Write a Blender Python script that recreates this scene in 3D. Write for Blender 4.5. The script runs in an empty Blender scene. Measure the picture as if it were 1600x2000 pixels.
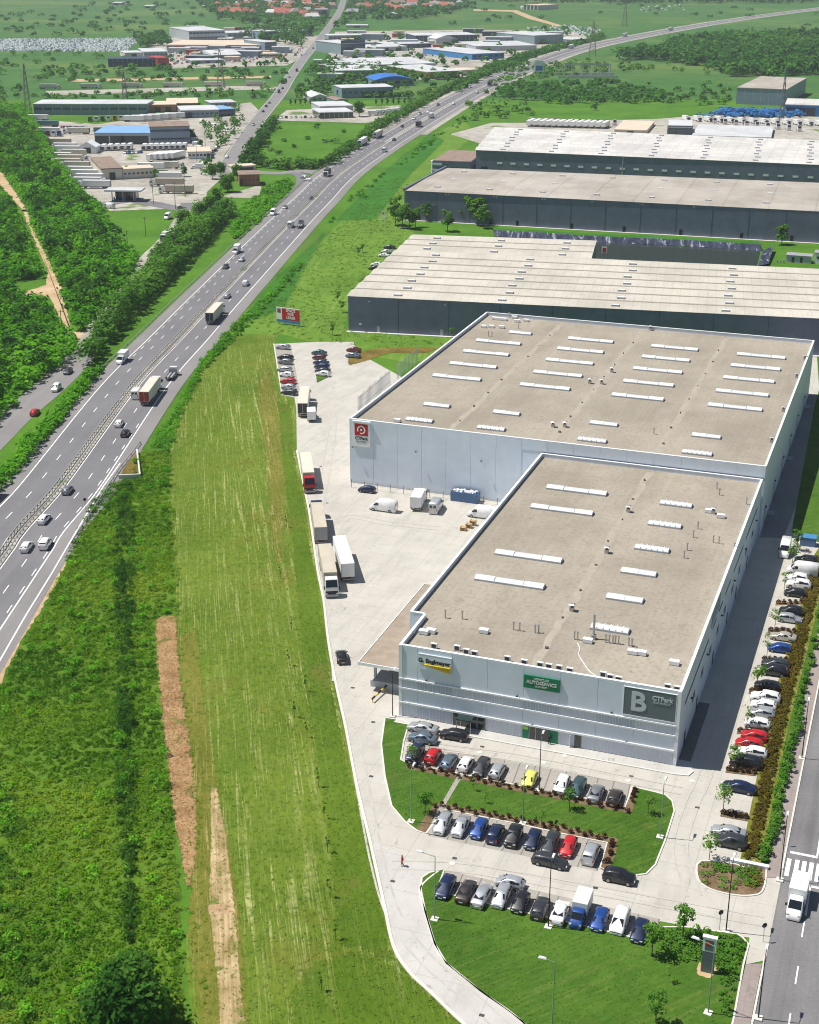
import bpy, math, random
import numpy as np
from mathutils import Vector, Matrix

random.seed(7); rng = np.random.default_rng(7)
R = math.radians
SC = bpy.context.scene
COL = SC.collection

# ------------------------------------------------------------------ camera
F_PX, HORIZON, CAM_H = 2780.0, -120.0, 112.0          # measured on the photograph (1600 x 2000)
PITCH = math.atan((1000 - HORIZON) / F_PX)
cd = bpy.data.cameras.new('camera'); cam = bpy.data.objects.new('camera', cd); COL.objects.link(cam)
cam.location = (0, 0, CAM_H); cam.rotation_euler = (math.pi / 2 - PITCH, 0, 0)
cd.sensor_fit = 'VERTICAL'; cd.sensor_height = 24.0; cd.lens = 24.0 * F_PX / 2000.0
cd.clip_start = 1.0; cd.clip_end = 30000.0
SC.camera = cam

# ------------------------------------------------------------------ sky, sun, exposure
SUN_EL, SUN_TRAVEL = 62.5, -10.0                      # elevation; heading the light travels (deg from +X)
w = bpy.data.worlds.new('World'); SC.world = w; w.use_nodes = True
nt = w.node_tree; bg = nt.nodes['Background']
sky = nt.nodes.new('ShaderNodeTexSky'); sky.sky_type = 'NISHITA'; sky.sun_disc = False
sky.sun_elevation = R(SUN_EL); sky.sun_rotation = R(280.0); sky.air_density = 1.0; sky.dust_density = 0.6
nt.links.new(sky.outputs[0], bg.inputs[0]); bg.inputs[1].default_value = 0.062
sl = bpy.data.lights.new('sun', 'SUN'); sl.energy = 4.9; sl.angle = R(0.5); sl.color = (1.0, 0.955, 0.88)
so = bpy.data.objects.new('sun', sl); COL.objects.link(so); so.location = (-200, 100, 400)
so.rotation_euler = Vector((-math.cos(R(SUN_TRAVEL)) * math.cos(R(SUN_EL)), -math.sin(R(SUN_TRAVEL)) * math.cos(R(SUN_EL)), math.sin(R(SUN_EL)))).to_track_quat('Z', 'Y').to_euler()
SC.view_settings.view_transform = 'Standard'; SC.view_settings.look = 'None'
SC.view_settings.exposure = 0.24; SC.view_settings.gamma = 1.0; SC.view_settings.use_curve_mapping = False
SC.render.engine = 'CYCLES'
SC.cycles.max_bounces = 6; SC.cycles.diffuse_bounces = 3; SC.cycles.transparent_max_bounces = 24
SC.cycles.use_denoising = True; SC.cycles.filter_width = 1.1

# ------------------------------------------------------------------ survey: photo pixel -> point on a level plane of the site
def S(px, py, z=0.0):
    dx = (px - 800) / F_PX; dy = -(py - 1000) / F_PX
    d = (dx, math.cos(PITCH) + dy * math.sin(PITCH), -math.sin(PITCH) + dy * math.cos(PITCH))
    t = (z - CAM_H) / d[2]
    return Vector((d[0] * t, d[1] * t, z))
def SS(pts, z=0.0): return [S(a, b, z) for a, b in pts]
def unS(p):
    c = p[1] * math.cos(PITCH) - (p[2] - CAM_H) * math.sin(PITCH); u = p[1] * math.sin(PITCH) + (p[2] - CAM_H) * math.cos(PITCH)
    return 800 + F_PX * p[0] / c, 1000 - F_PX * u / c
SITE = R(-20.0)                                       # heading of the park's building grid
UX, UY = Vector((math.cos(SITE), math.sin(SITE), 0)), Vector((-math.sin(SITE), math.cos(SITE), 0))
def UV(u, v, z=0.0): return UX * u + UY * v + Vector((0, 0, z))

# ------------------------------------------------------------------ materials
MATS = {}
def nodes(name):
    m = bpy.data.materials.new(name); m.use_nodes = True; MATS[name] = m
    t = m.node_tree; return m, t, t.nodes['Principled BSDF']
def N(t, kind, **kw):
    n = t.nodes.new(kind)
    for k, v in kw.items():
        if k.startswith('i_'): n.inputs[k[2:].replace('_', ' ')].default_value = v
        else: setattr(n, k, v)
    return n
def ramp(t, fac, stops, interp='LINEAR'):
    r = t.nodes.new('ShaderNodeValToRGB'); r.color_ramp.interpolation = interp
    e = r.color_ramp.elements
    while len(e) < len(stops): e.new(0.5)
    for k, (p, c) in enumerate(stops): e[k].position = p; e[k].color = (*c, 1)
    t.links.new(fac, r.inputs[0]); return r
def coords(t, scale=(1, 1, 1), rotz=0.0, src='Object'):
    tc = t.nodes.new('ShaderNodeTexCoord'); mp = t.nodes.new('ShaderNodeMapping')
    mp.vector_type = 'TEXTURE'; mp.inputs['Rotation'].default_value = (0, 0, -rotz); mp.inputs['Scale'].default_value = tuple(1.0 / q for q in scale)
    t.links.new(tc.outputs[src], mp.inputs[0]); return mp.outputs[0]
def noise(t, vec, scale, detail=4, rough=0.55, dist=0.0):
    n = t.nodes.new('ShaderNodeTexNoise'); n.inputs['Scale'].default_value = scale; n.inputs['Detail'].default_value = detail
    n.inputs['Roughness'].default_value = rough; n.inputs['Distortion'].default_value = dist
    t.links.new(vec, n.inputs['Vector']); return n.outputs[0]
def mix(t, fac, a, b, blend='MIX'):
    m = t.nodes.new('ShaderNodeMix'); m.data_type = 'RGBA'; m.blend_type = blend
    for sock, val in ((m.inputs[0], fac), (m.inputs[6], a), (m.inputs[7], b)):
        if hasattr(val, 'links') or hasattr(val, 'is_linked'): t.links.new(val, sock)
        elif isinstance(val, (int, float)): sock.default_value = val
        else: sock.default_value = (*val, 1)
    return m.outputs[2]
def bump(t, bs, h, strength=0.4, dist=0.1):
    b = t.nodes.new('ShaderNodeBump'); b.inputs['Strength'].default_value = strength; b.inputs['Distance'].default_value = dist
    t.links.new(h, b.inputs['Height']); t.links.new(b.outputs[0], bs.inputs['Normal'])
def plain(name, col, rough=0.6, metal=0.0, var=0.12, scale=0.8, spec=0.4, coat=0.0, src='Object'):
    """one colour with faint mottling"""
    m, t, bs = nodes(name)
    v = coords(t, src=src); n = noise(t, v, scale, 5, 0.6)
    r = ramp(t, n, [(0.25, tuple(c * (1 - var) for c in col)), (0.75, tuple(min(1, c * (1 + var)) for c in col))])
    t.links.new(r.outputs[0], bs.inputs['Base Color'])
    bs.inputs['Roughness'].default_value = rough; bs.inputs['Metallic'].default_value = metal
    bs.inputs['Specular IOR Level'].default_value = spec; bs.inputs['Coat Weight'].default_value = coat
    bs.inputs['Coat Roughness'].default_value = 0.08
    return m
def surface(name, lo, mid, hi, scales, rough=0.9, stretch=None, rotz=0.0, bscale=None, bstr=0.3, bdist=0.05, blotch=None):
    """mottled ground surface from two noises; blotch = (colour, scale, lo, hi)"""
    m, t, bs = nodes(name)
    v = coords(t); v2 = coords(t, stretch, rotz) if stretch else v
    a = noise(t, v2, scales[0], 6, 0.62); b = noise(t, v, scales[1], 3, 0.5)
    mx = t.nodes.new('ShaderNodeMath'); mx.operation = 'MULTIPLY_ADD'; mx.inputs[1].default_value = 0.5
    t.links.new(a, mx.inputs[0])
    m2 = t.nodes.new('ShaderNodeMath'); m2.operation = 'MULTIPLY'; m2.inputs[1].default_value = 0.5; t.links.new(b, m2.inputs[0])
    t.links.new(m2.outputs[0], mx.inputs[2])
    r = ramp(t, mx.outputs[0], [(0.36, lo), (0.5, mid), (0.64, hi)])
    c = r.outputs[0]
    if blotch:
        k = noise(t, v, blotch[1], 4, 0.6); kr = ramp(t, k, [(blotch[2], (0, 0, 0)), (blotch[3], (1, 1, 1))])
        c = mix(t, kr.outputs[0], c, blotch[0])
    t.links.new(c, bs.inputs['Base Color']); bs.inputs['Roughness'].default_value = rough; bs.inputs['Specular IOR Level'].default_value = 0.2
    if bscale: bump(t, bs, noise(t, v, bscale, 4, 0.7), bstr, bdist)
    return m

# ------------------------------------------------------------------ mesh builder
class MB:
    def __init__(s): s.v = []; s.f = []; s.m = []; s.sm = []
    def add(s, vs, fs, m=0, smooth=False):
        k = len(s.v); s.v += [tuple(p) for p in vs]
        for f in fs: s.f.append([i + k for i in f]); s.m.append(m); s.sm.append(smooth)
        return s
    def box(s, c, d, m=0, rz=0.0, taper=1.0):
        ca, sa = math.cos(rz), math.sin(rz); vs = []
        for z, k in ((-.5, 1.0), (.5, taper)):
            for x, y in ((-.5, -.5), (.5, -.5), (.5, .5), (-.5, .5)):
                X, Y = x * d[0] * k, y * d[1] * k
                vs.append((c[0] + X * ca - Y * sa, c[1] + X * sa + Y * ca, c[2] + z * d[2]))
        return s.add(vs, [(3, 2, 1, 0), (4, 5, 6, 7), (0, 1, 5, 4), (1, 2, 6, 5), (2, 3, 7, 6), (3, 0, 4, 7)], m)
    def b2(s, lo, hi, m=0):                            # box from two corners
        return s.box([(a + b) / 2 for a, b in zip(lo, hi)], [b - a for a, b in zip(lo, hi)], m)
    def prism(s, poly, z0, z1, m=0, mt=None, bottom=False):
        n = len(poly); vs = [(p[0], p[1], z0) for p in poly] + [(p[0], p[1], z1) for p in poly]
        s.add(vs, [(i, (i + 1) % n, n + (i + 1) % n, n + i) for i in range(n)], m)
        s.add([(p[0], p[1], z1) for p in poly], [tuple(range(n))], m if mt is None else mt)
        return s
    def flat(s, poly, z=None, m=0):
        return s.add([(p[0], p[1], p[2] if z is None else z) for p in poly], [tuple(range(len(poly)))], m)
    def tube(s, a, b, r0, r1=None, n=8, m=0, cap=True):
        a, b = Vector(a), Vector(b); r1 = r0 if r1 is None else r1
        d = (b - a).normalized(); x = d.orthogonal().normalized(); y = d.cross(x)
        vs = [a + (x * math.cos(2 * math.pi * i / n) + y * math.sin(2 * math.pi * i / n)) * r0 for i in range(n)]
        vs += [b + (x * math.cos(2 * math.pi * i / n) + y * math.sin(2 * math.pi * i / n)) * r1 for i in range(n)]
        s.add(vs, [(i, (i + 1) % n, n + (i + 1) % n, n + i) for i in range(n)], m, n > 6)
        if cap: s.add(vs[n:], [tuple(range(n))], m); s.add(vs[:n], [tuple(range(n))[::-1]], m)
        return s
    def ribbon(s, L, Rr, m=0):
        n = len(L); return s.add(list(L) + list(Rr), [(i, n + i, n + i + 1, i + 1) for i in range(n - 1)], m)
    def mesh(s, name, mats):
        me = bpy.data.meshes.new(name); me.from_pydata(s.v, [], s.f)
        for x in (mats if isinstance(mats, (list, tuple)) else [mats]): me.materials.append(MATS[x] if isinstance(x, str) else x)
        me.polygons.foreach_set('material_index', s.m); me.polygons.foreach_set('use_smooth', s.sm)
        me.update(); return me
    def obj(s, name, mats, parent=None, loc=(0, 0, 0), rz=0.0, kind=None):
        return put(name, s.mesh(name, mats), parent, loc, rz, kind)
def put(name, me, parent=None, loc=(0, 0, 0), rz=0.0, kind=None):
    o = bpy.data.objects.new(name, me); COL.objects.link(o); o.parent = parent
    o.location = loc; o.rotation_euler = (0, 0, rz)
    if kind: o['kind'] = kind
    return o
def tag(o, label, cat, group=None):
    o['label'] = label; o['category'] = cat
    if group: o['group'] = group
    return o
def thing(name, label, cat, loc=(0, 0, 0), rz=0.0, group=None):
    o = bpy.data.objects.new(name, None); COL.objects.link(o); o.empty_display_size = 0.2
    o.location = loc; o.rotation_euler = (0, 0, rz)
    return tag(o, label, cat, group)
def copy_tree(src, loc, rz, label, group=None, paint=None, scale=None):
    r = src.copy(); COL.objects.link(r); r.location = loc; r.rotation_euler = (0, 0, rz); r['label'] = label
    if scale: r.scale = scale
    if group: r['group'] = group
    def kids(a, b):
        for ch in a.children:
            c = ch.copy(); COL.objects.link(c); c.parent = b
            if paint and c.type == 'MESH' and c.get('paint'):
                c.material_slots[0].link = 'OBJECT'; c.material_slots[0].material = MATS[paint]
            kids(ch, c)
    kids(src, r); return r
def smooth(pts, n=6, closed=False):
    P = [Vector(p) for p in pts]; out = []; m = len(P)
    for i in range(m if closed else m - 1):
        g = lambda k: P[k % m] if closed else P[max(0, min(m - 1, k))]
        a, b, c, d = g(i - 1), g(i), g(i + 1), g(i + 2)
        for k in range(n):
            t = k / n
            out.append(0.5 * (2 * b + (c - a) * t + (2 * a - 5 * b + 4 * c - d) * t * t + (3 * b - a - 3 * c + d) * t ** 3))
    if not closed: out.append(P[-1])
    return out
def offset(line, o, closed=False):                     # o > 0: to the right of the travel direction
    out = []; n = len(line)
    for i, p in enumerate(line):
        a = line[(i - 1) % n] if closed else line[max(0, i - 1)]; b = line[(i + 1) % n] if closed else line[min(n - 1, i + 1)]
        d = (b - a); d.z = 0; d.normalize(); out.append(p + Vector((d.y, -d.x, 0)) * o)
    return out
def resample(line, step):
    out = [line[0].copy()]; acc = 0.0
    for a, b in zip(line, line[1:]):
        L = (b - a).length; t = step - acc
        while t <= L: out.append(a.lerp(b, t / L)); t += step
        acc = (acc + L) % step if L else acc
    return out
def inside(poly, X, Y):
    r = np.zeros(X.shape, bool); n = len(poly)
    for i in range(n):
        x0, y0 = poly[i][0], poly[i][1]; x1, y1 = poly[i - 1][0], poly[i - 1][1]
        if y0 == y1: continue
        c = ((y0 > Y) != (y1 > Y)) & (X < (x1 - x0) * (Y - y0) / (y1 - y0) + x0); r ^= c
    return r
def fade_patch(name, pts, z, mat, fade=0.8, step=1.0, amp=0.3):
    """a ground sheet whose rim breaks up into the surface around it"""
    g = max(.4, fade * .45); xs = [p.x for p in pts]; ys = [p.y for p in pts]; e = fade
    gx = np.arange(min(xs) - e, max(xs) + e + g, g); gy = np.arange(min(ys) - e, max(ys) + e + g, g); X, Y = np.meshgrid(gx, gy); D = np.full(X.shape, 1e9)
    for a, b in zip(pts, pts[1:] + pts[:1]):
        dx, dy = b.x - a.x, b.y - a.y; tt = np.clip(((X - a.x) * dx + (Y - a.y) * dy) / max(1e-9, dx * dx + dy * dy), 0, 1); D = np.minimum(D, np.hypot(X - a.x - tt * dx, Y - a.y - tt * dy))
    sd = np.where(inside(pts, X, Y), D, -D); E_ = np.clip((sd + .6 * fade) / (1.6 * fade), 0, 1); ny, nx = X.shape; idx = np.full(X.shape, -1); vs, fs, ev = [], [], []
    live = E_ > 0; cell = live[:-1, :-1] | live[1:, :-1] | live[:-1, 1:] | live[1:, 1:]
    def vid(r, c):
        if idx[r, c] < 0: idx[r, c] = len(vs); vs.append((X[r, c], Y[r, c], z)); ev.append(float(E_[r, c]))
        return int(idx[r, c])
    for r, c in zip(*np.nonzero(cell)): fs.append((vid(r, c), vid(r, c + 1), vid(r + 1, c + 1), vid(r + 1, c)))
    me = bpy.data.meshes.new(name); me.from_pydata(vs, [], fs); me.update(); a = me.attributes.new('edge', 'FLOAT', 'POINT'); a.data.foreach_set('value', ev)
    mn = mat + '_fade'
    if mn not in MATS:
        m = MATS[mat].copy(); m.name = mn; MATS[mn] = m; t = m.node_tree; bs = t.nodes['Principled BSDF']
        at = t.nodes.new('ShaderNodeAttribute'); at.attribute_name = 'edge'; nz = noise(t, coords(t), 0.9, 7, .75)
        ad = t.nodes.new('ShaderNodeMath'); ad.operation = 'ADD'; t.links.new(at.outputs['Fac'], ad.inputs[0]); t.links.new(nz, ad.inputs[1])
        gt = t.nodes.new('ShaderNodeMath'); gt.operation = 'GREATER_THAN'; gt.inputs[1].default_value = 0.95; t.links.new(ad.outputs[0], gt.inputs[0])
        t.links.new(gt.outputs[0], bs.inputs['Alpha'])
    me.materials.append(MATS[mn]); return put(name, me, kind='structure')
def structure(name, mb, mats): return mb.obj(name, mats, kind='structure')
ORD = ['first', 'second', 'third', 'fourth', 'fifth', 'sixth', 'seventh', 'eighth', 'ninth', 'tenth', 'eleventh', 'twelfth',
       'thirteenth', 'fourteenth', 'fifteenth', 'sixteenth', 'seventeenth', 'eighteenth', 'nineteenth', 'twentieth', 'twenty-first', 'twenty-second', 'twenty-third', 'twenty-fourth']
# ------------------------------------------------------------------ surface materials
def grassy(name, dark, mid, light, straw=None, rot=0.0, streak=0.0, blotch=None, fine_s=2.6):
    """grass sheet: blades, patches, and optional straw streaks along one heading"""
    m, t, bs = nodes(name)
    v = coords(t); vs = coords(t, (1, 0.22, 1), rot)
    fine = noise(t, vs if streak else v, fine_s, 8, 0.78); mid_n = noise(t, v, 0.3, 6, 0.68); big = noise(t, v, 0.04, 3, 0.5)
    a = ramp(t, fine, [(0.36, tuple(x * .7 for x in dark)), (0.5, mid), (0.62, light)])
    b = ramp(t, mid_n, [(0.36, dark), (0.5, mid), (0.64, light)])
    c = mix(t, 0.45, a.outputs[0], b.outputs[0])
    d = ramp(t, big, [(0.36, tuple(x * 0.75 for x in mid)), (0.64, tuple(min(1, x * 1.15) for x in light))])
    c = mix(t, 0.3, c, d.outputs[0])
    if streak:
        s2 = noise(t, v, 0.8, 5, 0.75); area = noise(t, v, 0.035, 3, 0.5)
        k2 = ramp(t, s2, [(0.38, (0.1,) * 3), (0.6, (1, 1, 1))]); k3 = ramp(t, area, [(0.38, (0.2,) * 3), (0.58, (1, 1, 1))])
        for sc, lo, hi, dst, amt in ((0.9, .57, .63, 1.6, 1.0), (2.6, .555, .66, 1.0, .7), (6.0, .55, .68, .6, .45)):
            v3 = coords(t, (1, 0.022, 1), rot); s1 = noise(t, v3, sc, 4, 0.6, dst)
            k = ramp(t, s1, [(lo, (0, 0, 0)), (hi, (1, 1, 1))])
            f = mix(t, 1.0, k.outputs[0], k2.outputs[0], 'MULTIPLY'); f = mix(t, 1.0, f, k3.outputs[0], 'MULTIPLY')
            f = mix(t, 1.0, f, (streak * amt,) * 3, 'MULTIPLY'); c = mix(t, f, c, straw)
    if blotch:
        k = noise(t, v, blotch[1], 5, 0.65); kr = ramp(t, k, [(blotch[2], (0, 0, 0)), (blotch[3], (1, 1, 1))])
        c = mix(t, kr.outputs[0], c, blotch[0])
    t.links.new(c, bs.inputs['Base Color']); bs.inputs['Roughness'].default_value = 0.95; bs.inputs['Specular IOR Level'].default_value = 0.1
    bump(t, bs, noise(t, v, 3.0, 5, 0.75), 0.5, 0.2)
    return m
grassy('field_grass', (0.035, 0.11, 0.010), (0.065, 0.175, 0.014), (0.11, 0.23, 0.022), blotch=((0.10, 0.16, 0.03), 0.012, 0.55, 0.7))
grassy('far_grass', (0.03, 0.10, 0.025), (0.05, 0.14, 0.032), (0.08, 0.18, 0.042), blotch=((0.11, 0.18, 0.045), 0.004, 0.5, 0.62), fine_s=.5)
grassy('mown_grass', (0.05, 0.115, 0.008), (0.095, 0.165, 0.012), (0.17, 0.225, 0.03), (0.42, 0.42, 0.17), R(-8.5), 0.95, blotch=((0.15, 0.145, 0.02), 0.05, 0.56, 0.78))
grassy('stubble_grass', (0.08, 0.115, 0.010), (0.135, 0.155, 0.018), (0.22, 0.205, 0.045), (0.46, 0.36, 0.16), R(-8.5), 0.9)
grassy('margin_grass', (0.045, 0.10, 0.006), (0.075, 0.145, 0.009), (0.12, 0.185, 0.018), (0.26, 0.28, 0.09), R(-8.5), 0.45, blotch=((0.15, 0.14, 0.03), 0.09, 0.58, 0.75))
grassy('verge_grass', (0.06, 0.15, 0.014), (0.10, 0.21, 0.022), (0.15, 0.26, 0.035), (0.33, 0.38, 0.10), R(6), 0.6)
grassy('lush_grass', (0.02, 0.09, 0.012), (0.04, 0.15, 0.016), (0.06, 0.20, 0.024))
grassy('lawn_grass', (0.028, 0.082, 0.008), (0.05, 0.125, 0.012), (0.09, 0.175, 0.022), (0.22, 0.23, 0.07), R(60), 0.35, blotch=((0.10, 0.13, 0.03), 0.12, 0.58, 0.74))
grassy('weed_ground', (0.035, 0.10, 0.008), (0.075, 0.165, 0.013), (0.15, 0.235, 0.026))
surface('bare_soil', (0.22, 0.13, 0.055), (0.37, 0.23, 0.105), (0.46, 0.31, 0.155), (1.6, 0.35), bscale=4.0, bstr=0.8, bdist=0.2, blotch=((0.14, 0.17, 0.03), 0.3, 0.6, 0.68))
surface('track_soil', (0.20, 0.16, 0.05), (0.38, 0.28, 0.14), (0.55, 0.42, 0.25), (3.0, 0.3), stretch=(1, 0.03, 1), rotz=R(-8.5), bscale=3.0, blotch=((0.14, 0.17, 0.03), 0.5, 0.56, 0.66))
surface('dirt_path', (0.36, 0.24, 0.13), (0.48, 0.34, 0.2), (0.58, 0.44, 0.28), (0.6, 0.1), bscale=1.5)
surface('gravel_yard', (0.25, 0.23, 0.20), (0.38, 0.355, 0.31), (0.50, 0.47, 0.42), (0.25, 0.03), bscale=1.0, blotch=((0.13, 0.19, 0.06), 0.03, 0.6, 0.66))
surface('mulch', (0.10, 0.065, 0.035), (0.17, 0.115, 0.065), (0.25, 0.18, 0.11), (3.0, 0.6), bscale=6.0, bstr=0.8)
surface('dry_grass', (0.10, 0.075, 0.015), (0.17, 0.125, 0.025), (0.24, 0.17, 0.04), (1.2, 0.2), bscale=4.0, bstr=0.8, bdist=0.2)
def asphalt(name, a, b, rot, w=3.6):
    m, t, bs = nodes(name)
    v = coords(t); vs = coords(t, (1, 0.012, 1), rot)
    n1 = noise(t, vs, 0.55, 5, 0.6); n2 = noise(t, v, 3.0, 5, 0.7); n3 = noise(t, v, 0.05, 4, 0.6)
    c = ramp(t, n1, [(0.3, a), (0.7, b)]).outputs[0]
    c = mix(t, 0.35, c, ramp(t, n2, [(0.3, tuple(x * 0.75 for x in a)), (0.7, tuple(x * 1.15 for x in b))]).outputs[0])
    c = mix(t, 0.3, c, ramp(t, n3, [(0.35, a), (0.65, tuple(x * 1.2 for x in b))]).outputs[0])
    t.links.new(c, bs.inputs['Base Color']); bs.inputs['Roughness'].default_value = 0.85; bs.inputs['Specular IOR Level'].default_value = 0.3
    bump(t, bs, n2, 0.15, 0.02)
asphalt('asphalt', (0.139, 0.137, 0.147), (0.189, 0.185, 0.193), R(5))
asphalt('asphalt_street', (0.10, 0.097, 0.10), (0.235, 0.23, 0.232), R(20))
asphalt('asphalt_old', (0.185, 0.176, 0.176), (0.252, 0.239, 0.235), R(5))
def concrete(name, a, b, rot, slab=(6.0, 4.5), joint=0.55, stain=(0.33, 0.31, 0.28)):
    m, t, bs = nodes(name)
    v = coords(t, (1, 1, 1), rot); vb = coords(t)
    br = t.nodes.new('ShaderNodeTexBrick'); t.links.new(v, br.inputs['Vector'])
    br.offset = 0.0; br.inputs['Scale'].default_value = 1.0; br.inputs['Brick Width'].default_value = slab[0]; br.inputs['Row Height'].default_value = slab[1]
    br.inputs['Mortar Size'].default_value = 0.055; br.inputs['Mortar Smooth'].default_value = 0.3
    br.inputs['Color1'].default_value = (*a, 1); br.inputs['Color2'].default_value = (*b, 1)
    br.inputs['Mortar'].default_value = (*[x * joint for x in a], 1)
    n1 = noise(t, vb, 0.18, 6, 0.65); n2 = noise(t, vb, 2.5, 5, 0.7); n3 = noise(t, coords(t, (1, 0.15, 1), rot), 0.5, 5, 0.65)
    c = mix(t, 0.5, br.outputs[0], ramp(t, n1, [(0.36, tuple(x * 0.80 for x in a)), (0.7, tuple(min(1, x * 1.05) for x in b))]).outputs[0], 'MIX')
    c = mix(t, ramp(t, n3, [(0.5, (0, 0, 0)), (0.74, (0.6,) * 3)]).outputs[0], c, stain)
    c = mix(t, 0.15, c, ramp(t, n2, [(0.3, stain), (0.7, b)]).outputs[0])
    sp = noise(t, vb, 0.7, 5, 0.6, 1.2); c = mix(t, ramp(t, sp, [(0.62, (0, 0, 0)), (0.72, (0.55,) * 3)]).outputs[0], c, tuple(x * .55 for x in stain))
    t.links.new(c, bs.inputs['Base Color']); bs.inputs['Roughness'].default_value = 0.85; bs.inputs['Specular IOR Level'].default_value = 0.25
    bump(t, bs, n2, 0.1, 0.02)
concrete('yard_concrete', (0.49, 0.465, 0.415), (0.53, 0.505, 0.455), R(20), stain=(0.33, 0.31, 0.275))
concrete('road_concrete', (0.50, 0.485, 0.455), (0.545, 0.53, 0.50), R(20), (9, 7), stain=(0.36, 0.345, 0.32))
concrete('slot_paving', (0.340, 0.319, 0.281), (0.383, 0.357, 0.319), R(20), (0.6, 0.6), 0.85)
concrete('sidewalk_paving', (0.281, 0.230, 0.212), (0.323, 0.272, 0.251), R(19.5), (0.8, 0.8), 0.85)
plain('kerb', (0.62, 0.60, 0.55), 0.8, var=0.1, scale=1.0)
plain('white_line', (0.78, 0.78, 0.76), 0.6, var=0.12, scale=2.0)
plain('joint_dark', (0.17, 0.16, 0.145), 0.9, var=0.2)
plain('iron', (0.06, 0.06, 0.06), 0.7, var=0.2)
plain('guard_steel', (0.55, 0.55, 0.53), 0.45, 0.6, var=0.1)
plain('guard_post', (0.20, 0.20, 0.19), 0.6, 0.4, var=0.1)

# ------------------------------------------------------------------ ground sheets, each a little above the one below
BIG = 14000
structure('ground', MB().flat([(-BIG, -2000), (BIG, -2000), (BIG, 1100), (-BIG, 1100)], 0.0), 'field_grass')
structure('far_fields', MB().flat([(-BIG, 1100), (BIG, 1100), (BIG, 22000), (-BIG, 22000)], 0.0), 'far_grass')
def rough(pts, step=1.5, amp=0.5, z=0.0):
    P = SS(pts, z); out = []
    for a, b in zip(P, P[1:] + P[:1]):
        n = max(1, int((b - a).length / step))
        for k in range(n):
            p = a.lerp(b, k / n); out.append(p + Vector((random.uniform(-amp, amp), random.uniform(-amp, amp), 0)))
    return out
YARD_LEFT = [(535, 672), (551, 772), (575, 776), (579, 798), (580, 880), (593, 947), (605, 1007), (620, 1112), (632, 1172), (641, 1250), (655, 1330), (675, 1420),
             (690, 1500), (705, 1570), (722, 1640), (750, 1766), (769, 1850), (800, 1900), (841, 1939), (905, 2000), (1010, 2090)]
structure('mown_field', MB().flat(rough([(440, 655), (400, 700), (352, 800), (330, 900), (335, 1050), (342, 1200), (352, 1300), (372, 1500), (385, 1620), (380, 1750), (360, 1850), (370, 1950), (380, 2090)] +
    [(1010, 2090), (905, 2000), (841, 1939), (800, 1900), (769, 1850), (750, 1766), (722, 1640), (690, 1500), (655, 1330), (632, 1172), (605, 1007), (580, 880), (578, 772), (550, 771), (536, 672), (545, 652)], 2.0, 0.3), 0.02), 'mown_grass')
structure('verge_field', MB().flat(SS([(545, 652), (430, 655), (445, 640), (520, 570), (650, 450), (745, 345), (830, 270), (905, 235), (930, 262), (830, 345), (795, 372), (788, 440), (810, 455), (690, 575), (672, 640), (900, 662), (860, 720), (700, 690)]), 0.015), 'verge_grass')
fade_patch('green_verge', rough([(520, 560), (650, 435), (755, 330), (840, 260), (870, 275), (800, 345), (735, 430), (655, 432), (600, 520), (560, 600), (500, 625), (470, 620)], 6, 0), 0.035, 'lush_grass', 6.0)
fade_patch('lower_lawn', rough([(575, 1890), (640, 1872), (700, 1850), (790, 1897), (841, 1939), (905, 2000), (1010, 2090), (560, 2090), (568, 1960)], 2.5, 0), 0.04, 'margin_grass', 4.5)
structure('weed_bank', MB().flat(rough([(330, 880), (275, 880), (235, 915), (170, 990), (130, 1110), (60, 1240), (-20, 1360), (-300, 1700), (-300, 2090), (375, 2090), (365, 1950), (352, 1850), (350, 1730), (335, 1560), (315, 1400), (303, 1250), (305, 1205), (345, 1200), (338, 1050)], 2, 0.4), 0.03), 'weed_ground')
fade_patch('stubble_strip', rough([(345, 1240), (385, 1230), (405, 1400), (440, 1600), (470, 1760), (485, 1950), (500, 2090), (395, 2090), (385, 1960), (365, 1830), (372, 1700), (380, 1580), (362, 1400)], 3, 0), 0.03, 'stubble_grass', 2.2)
fade_patch('stubble_strip', rough([(520, 700), (552, 800), (560, 950), (556, 1100), (530, 1100), (518, 900), (500, 760)], 4, 0), 0.03, 'stubble_grass', 4)
fade_patch('margin_strip', rough([(540, 780), (572, 800), (574, 880), (600, 1010), (625, 1170), (648, 1340), (685, 1505), (716, 1640), (745, 1768), (765, 1856), (795, 1902), (700, 1850), (660, 1850), (640, 1640), (605, 1420), (585, 1230), (570, 1060), (552, 900)], 4, 0), 0.032, 'margin_grass', 2.0)
fade_patch('bare_soil', rough([(303, 1210), (320, 1202), (345, 1203), (350, 1290), (364, 1400), (377, 1490), (386, 1590), (384, 1680), (376, 1730), (364, 1735), (350, 1660), (338, 1590), (328, 1510), (318, 1420), (306, 1300)], 2.0, 0), 0.05, 'bare_soil', 1.5)
fade_patch('vehicle_track', rough([(410, 1540), (424, 1538), (440, 1620), (458, 1765), (466, 1860), (474, 1960), (490, 2090), (430, 2090), (428, 1960), (418, 1860), (408, 1770), (412, 1620)], 2.0, 0), 0.05, 'track_soil', 0.6)
fade_patch('bare_patch', rough([(405, 1768), (456, 1764), (458, 1784), (408, 1788)], 1.0, 0), 0.06, 'dirt_path', 0.4)
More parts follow.
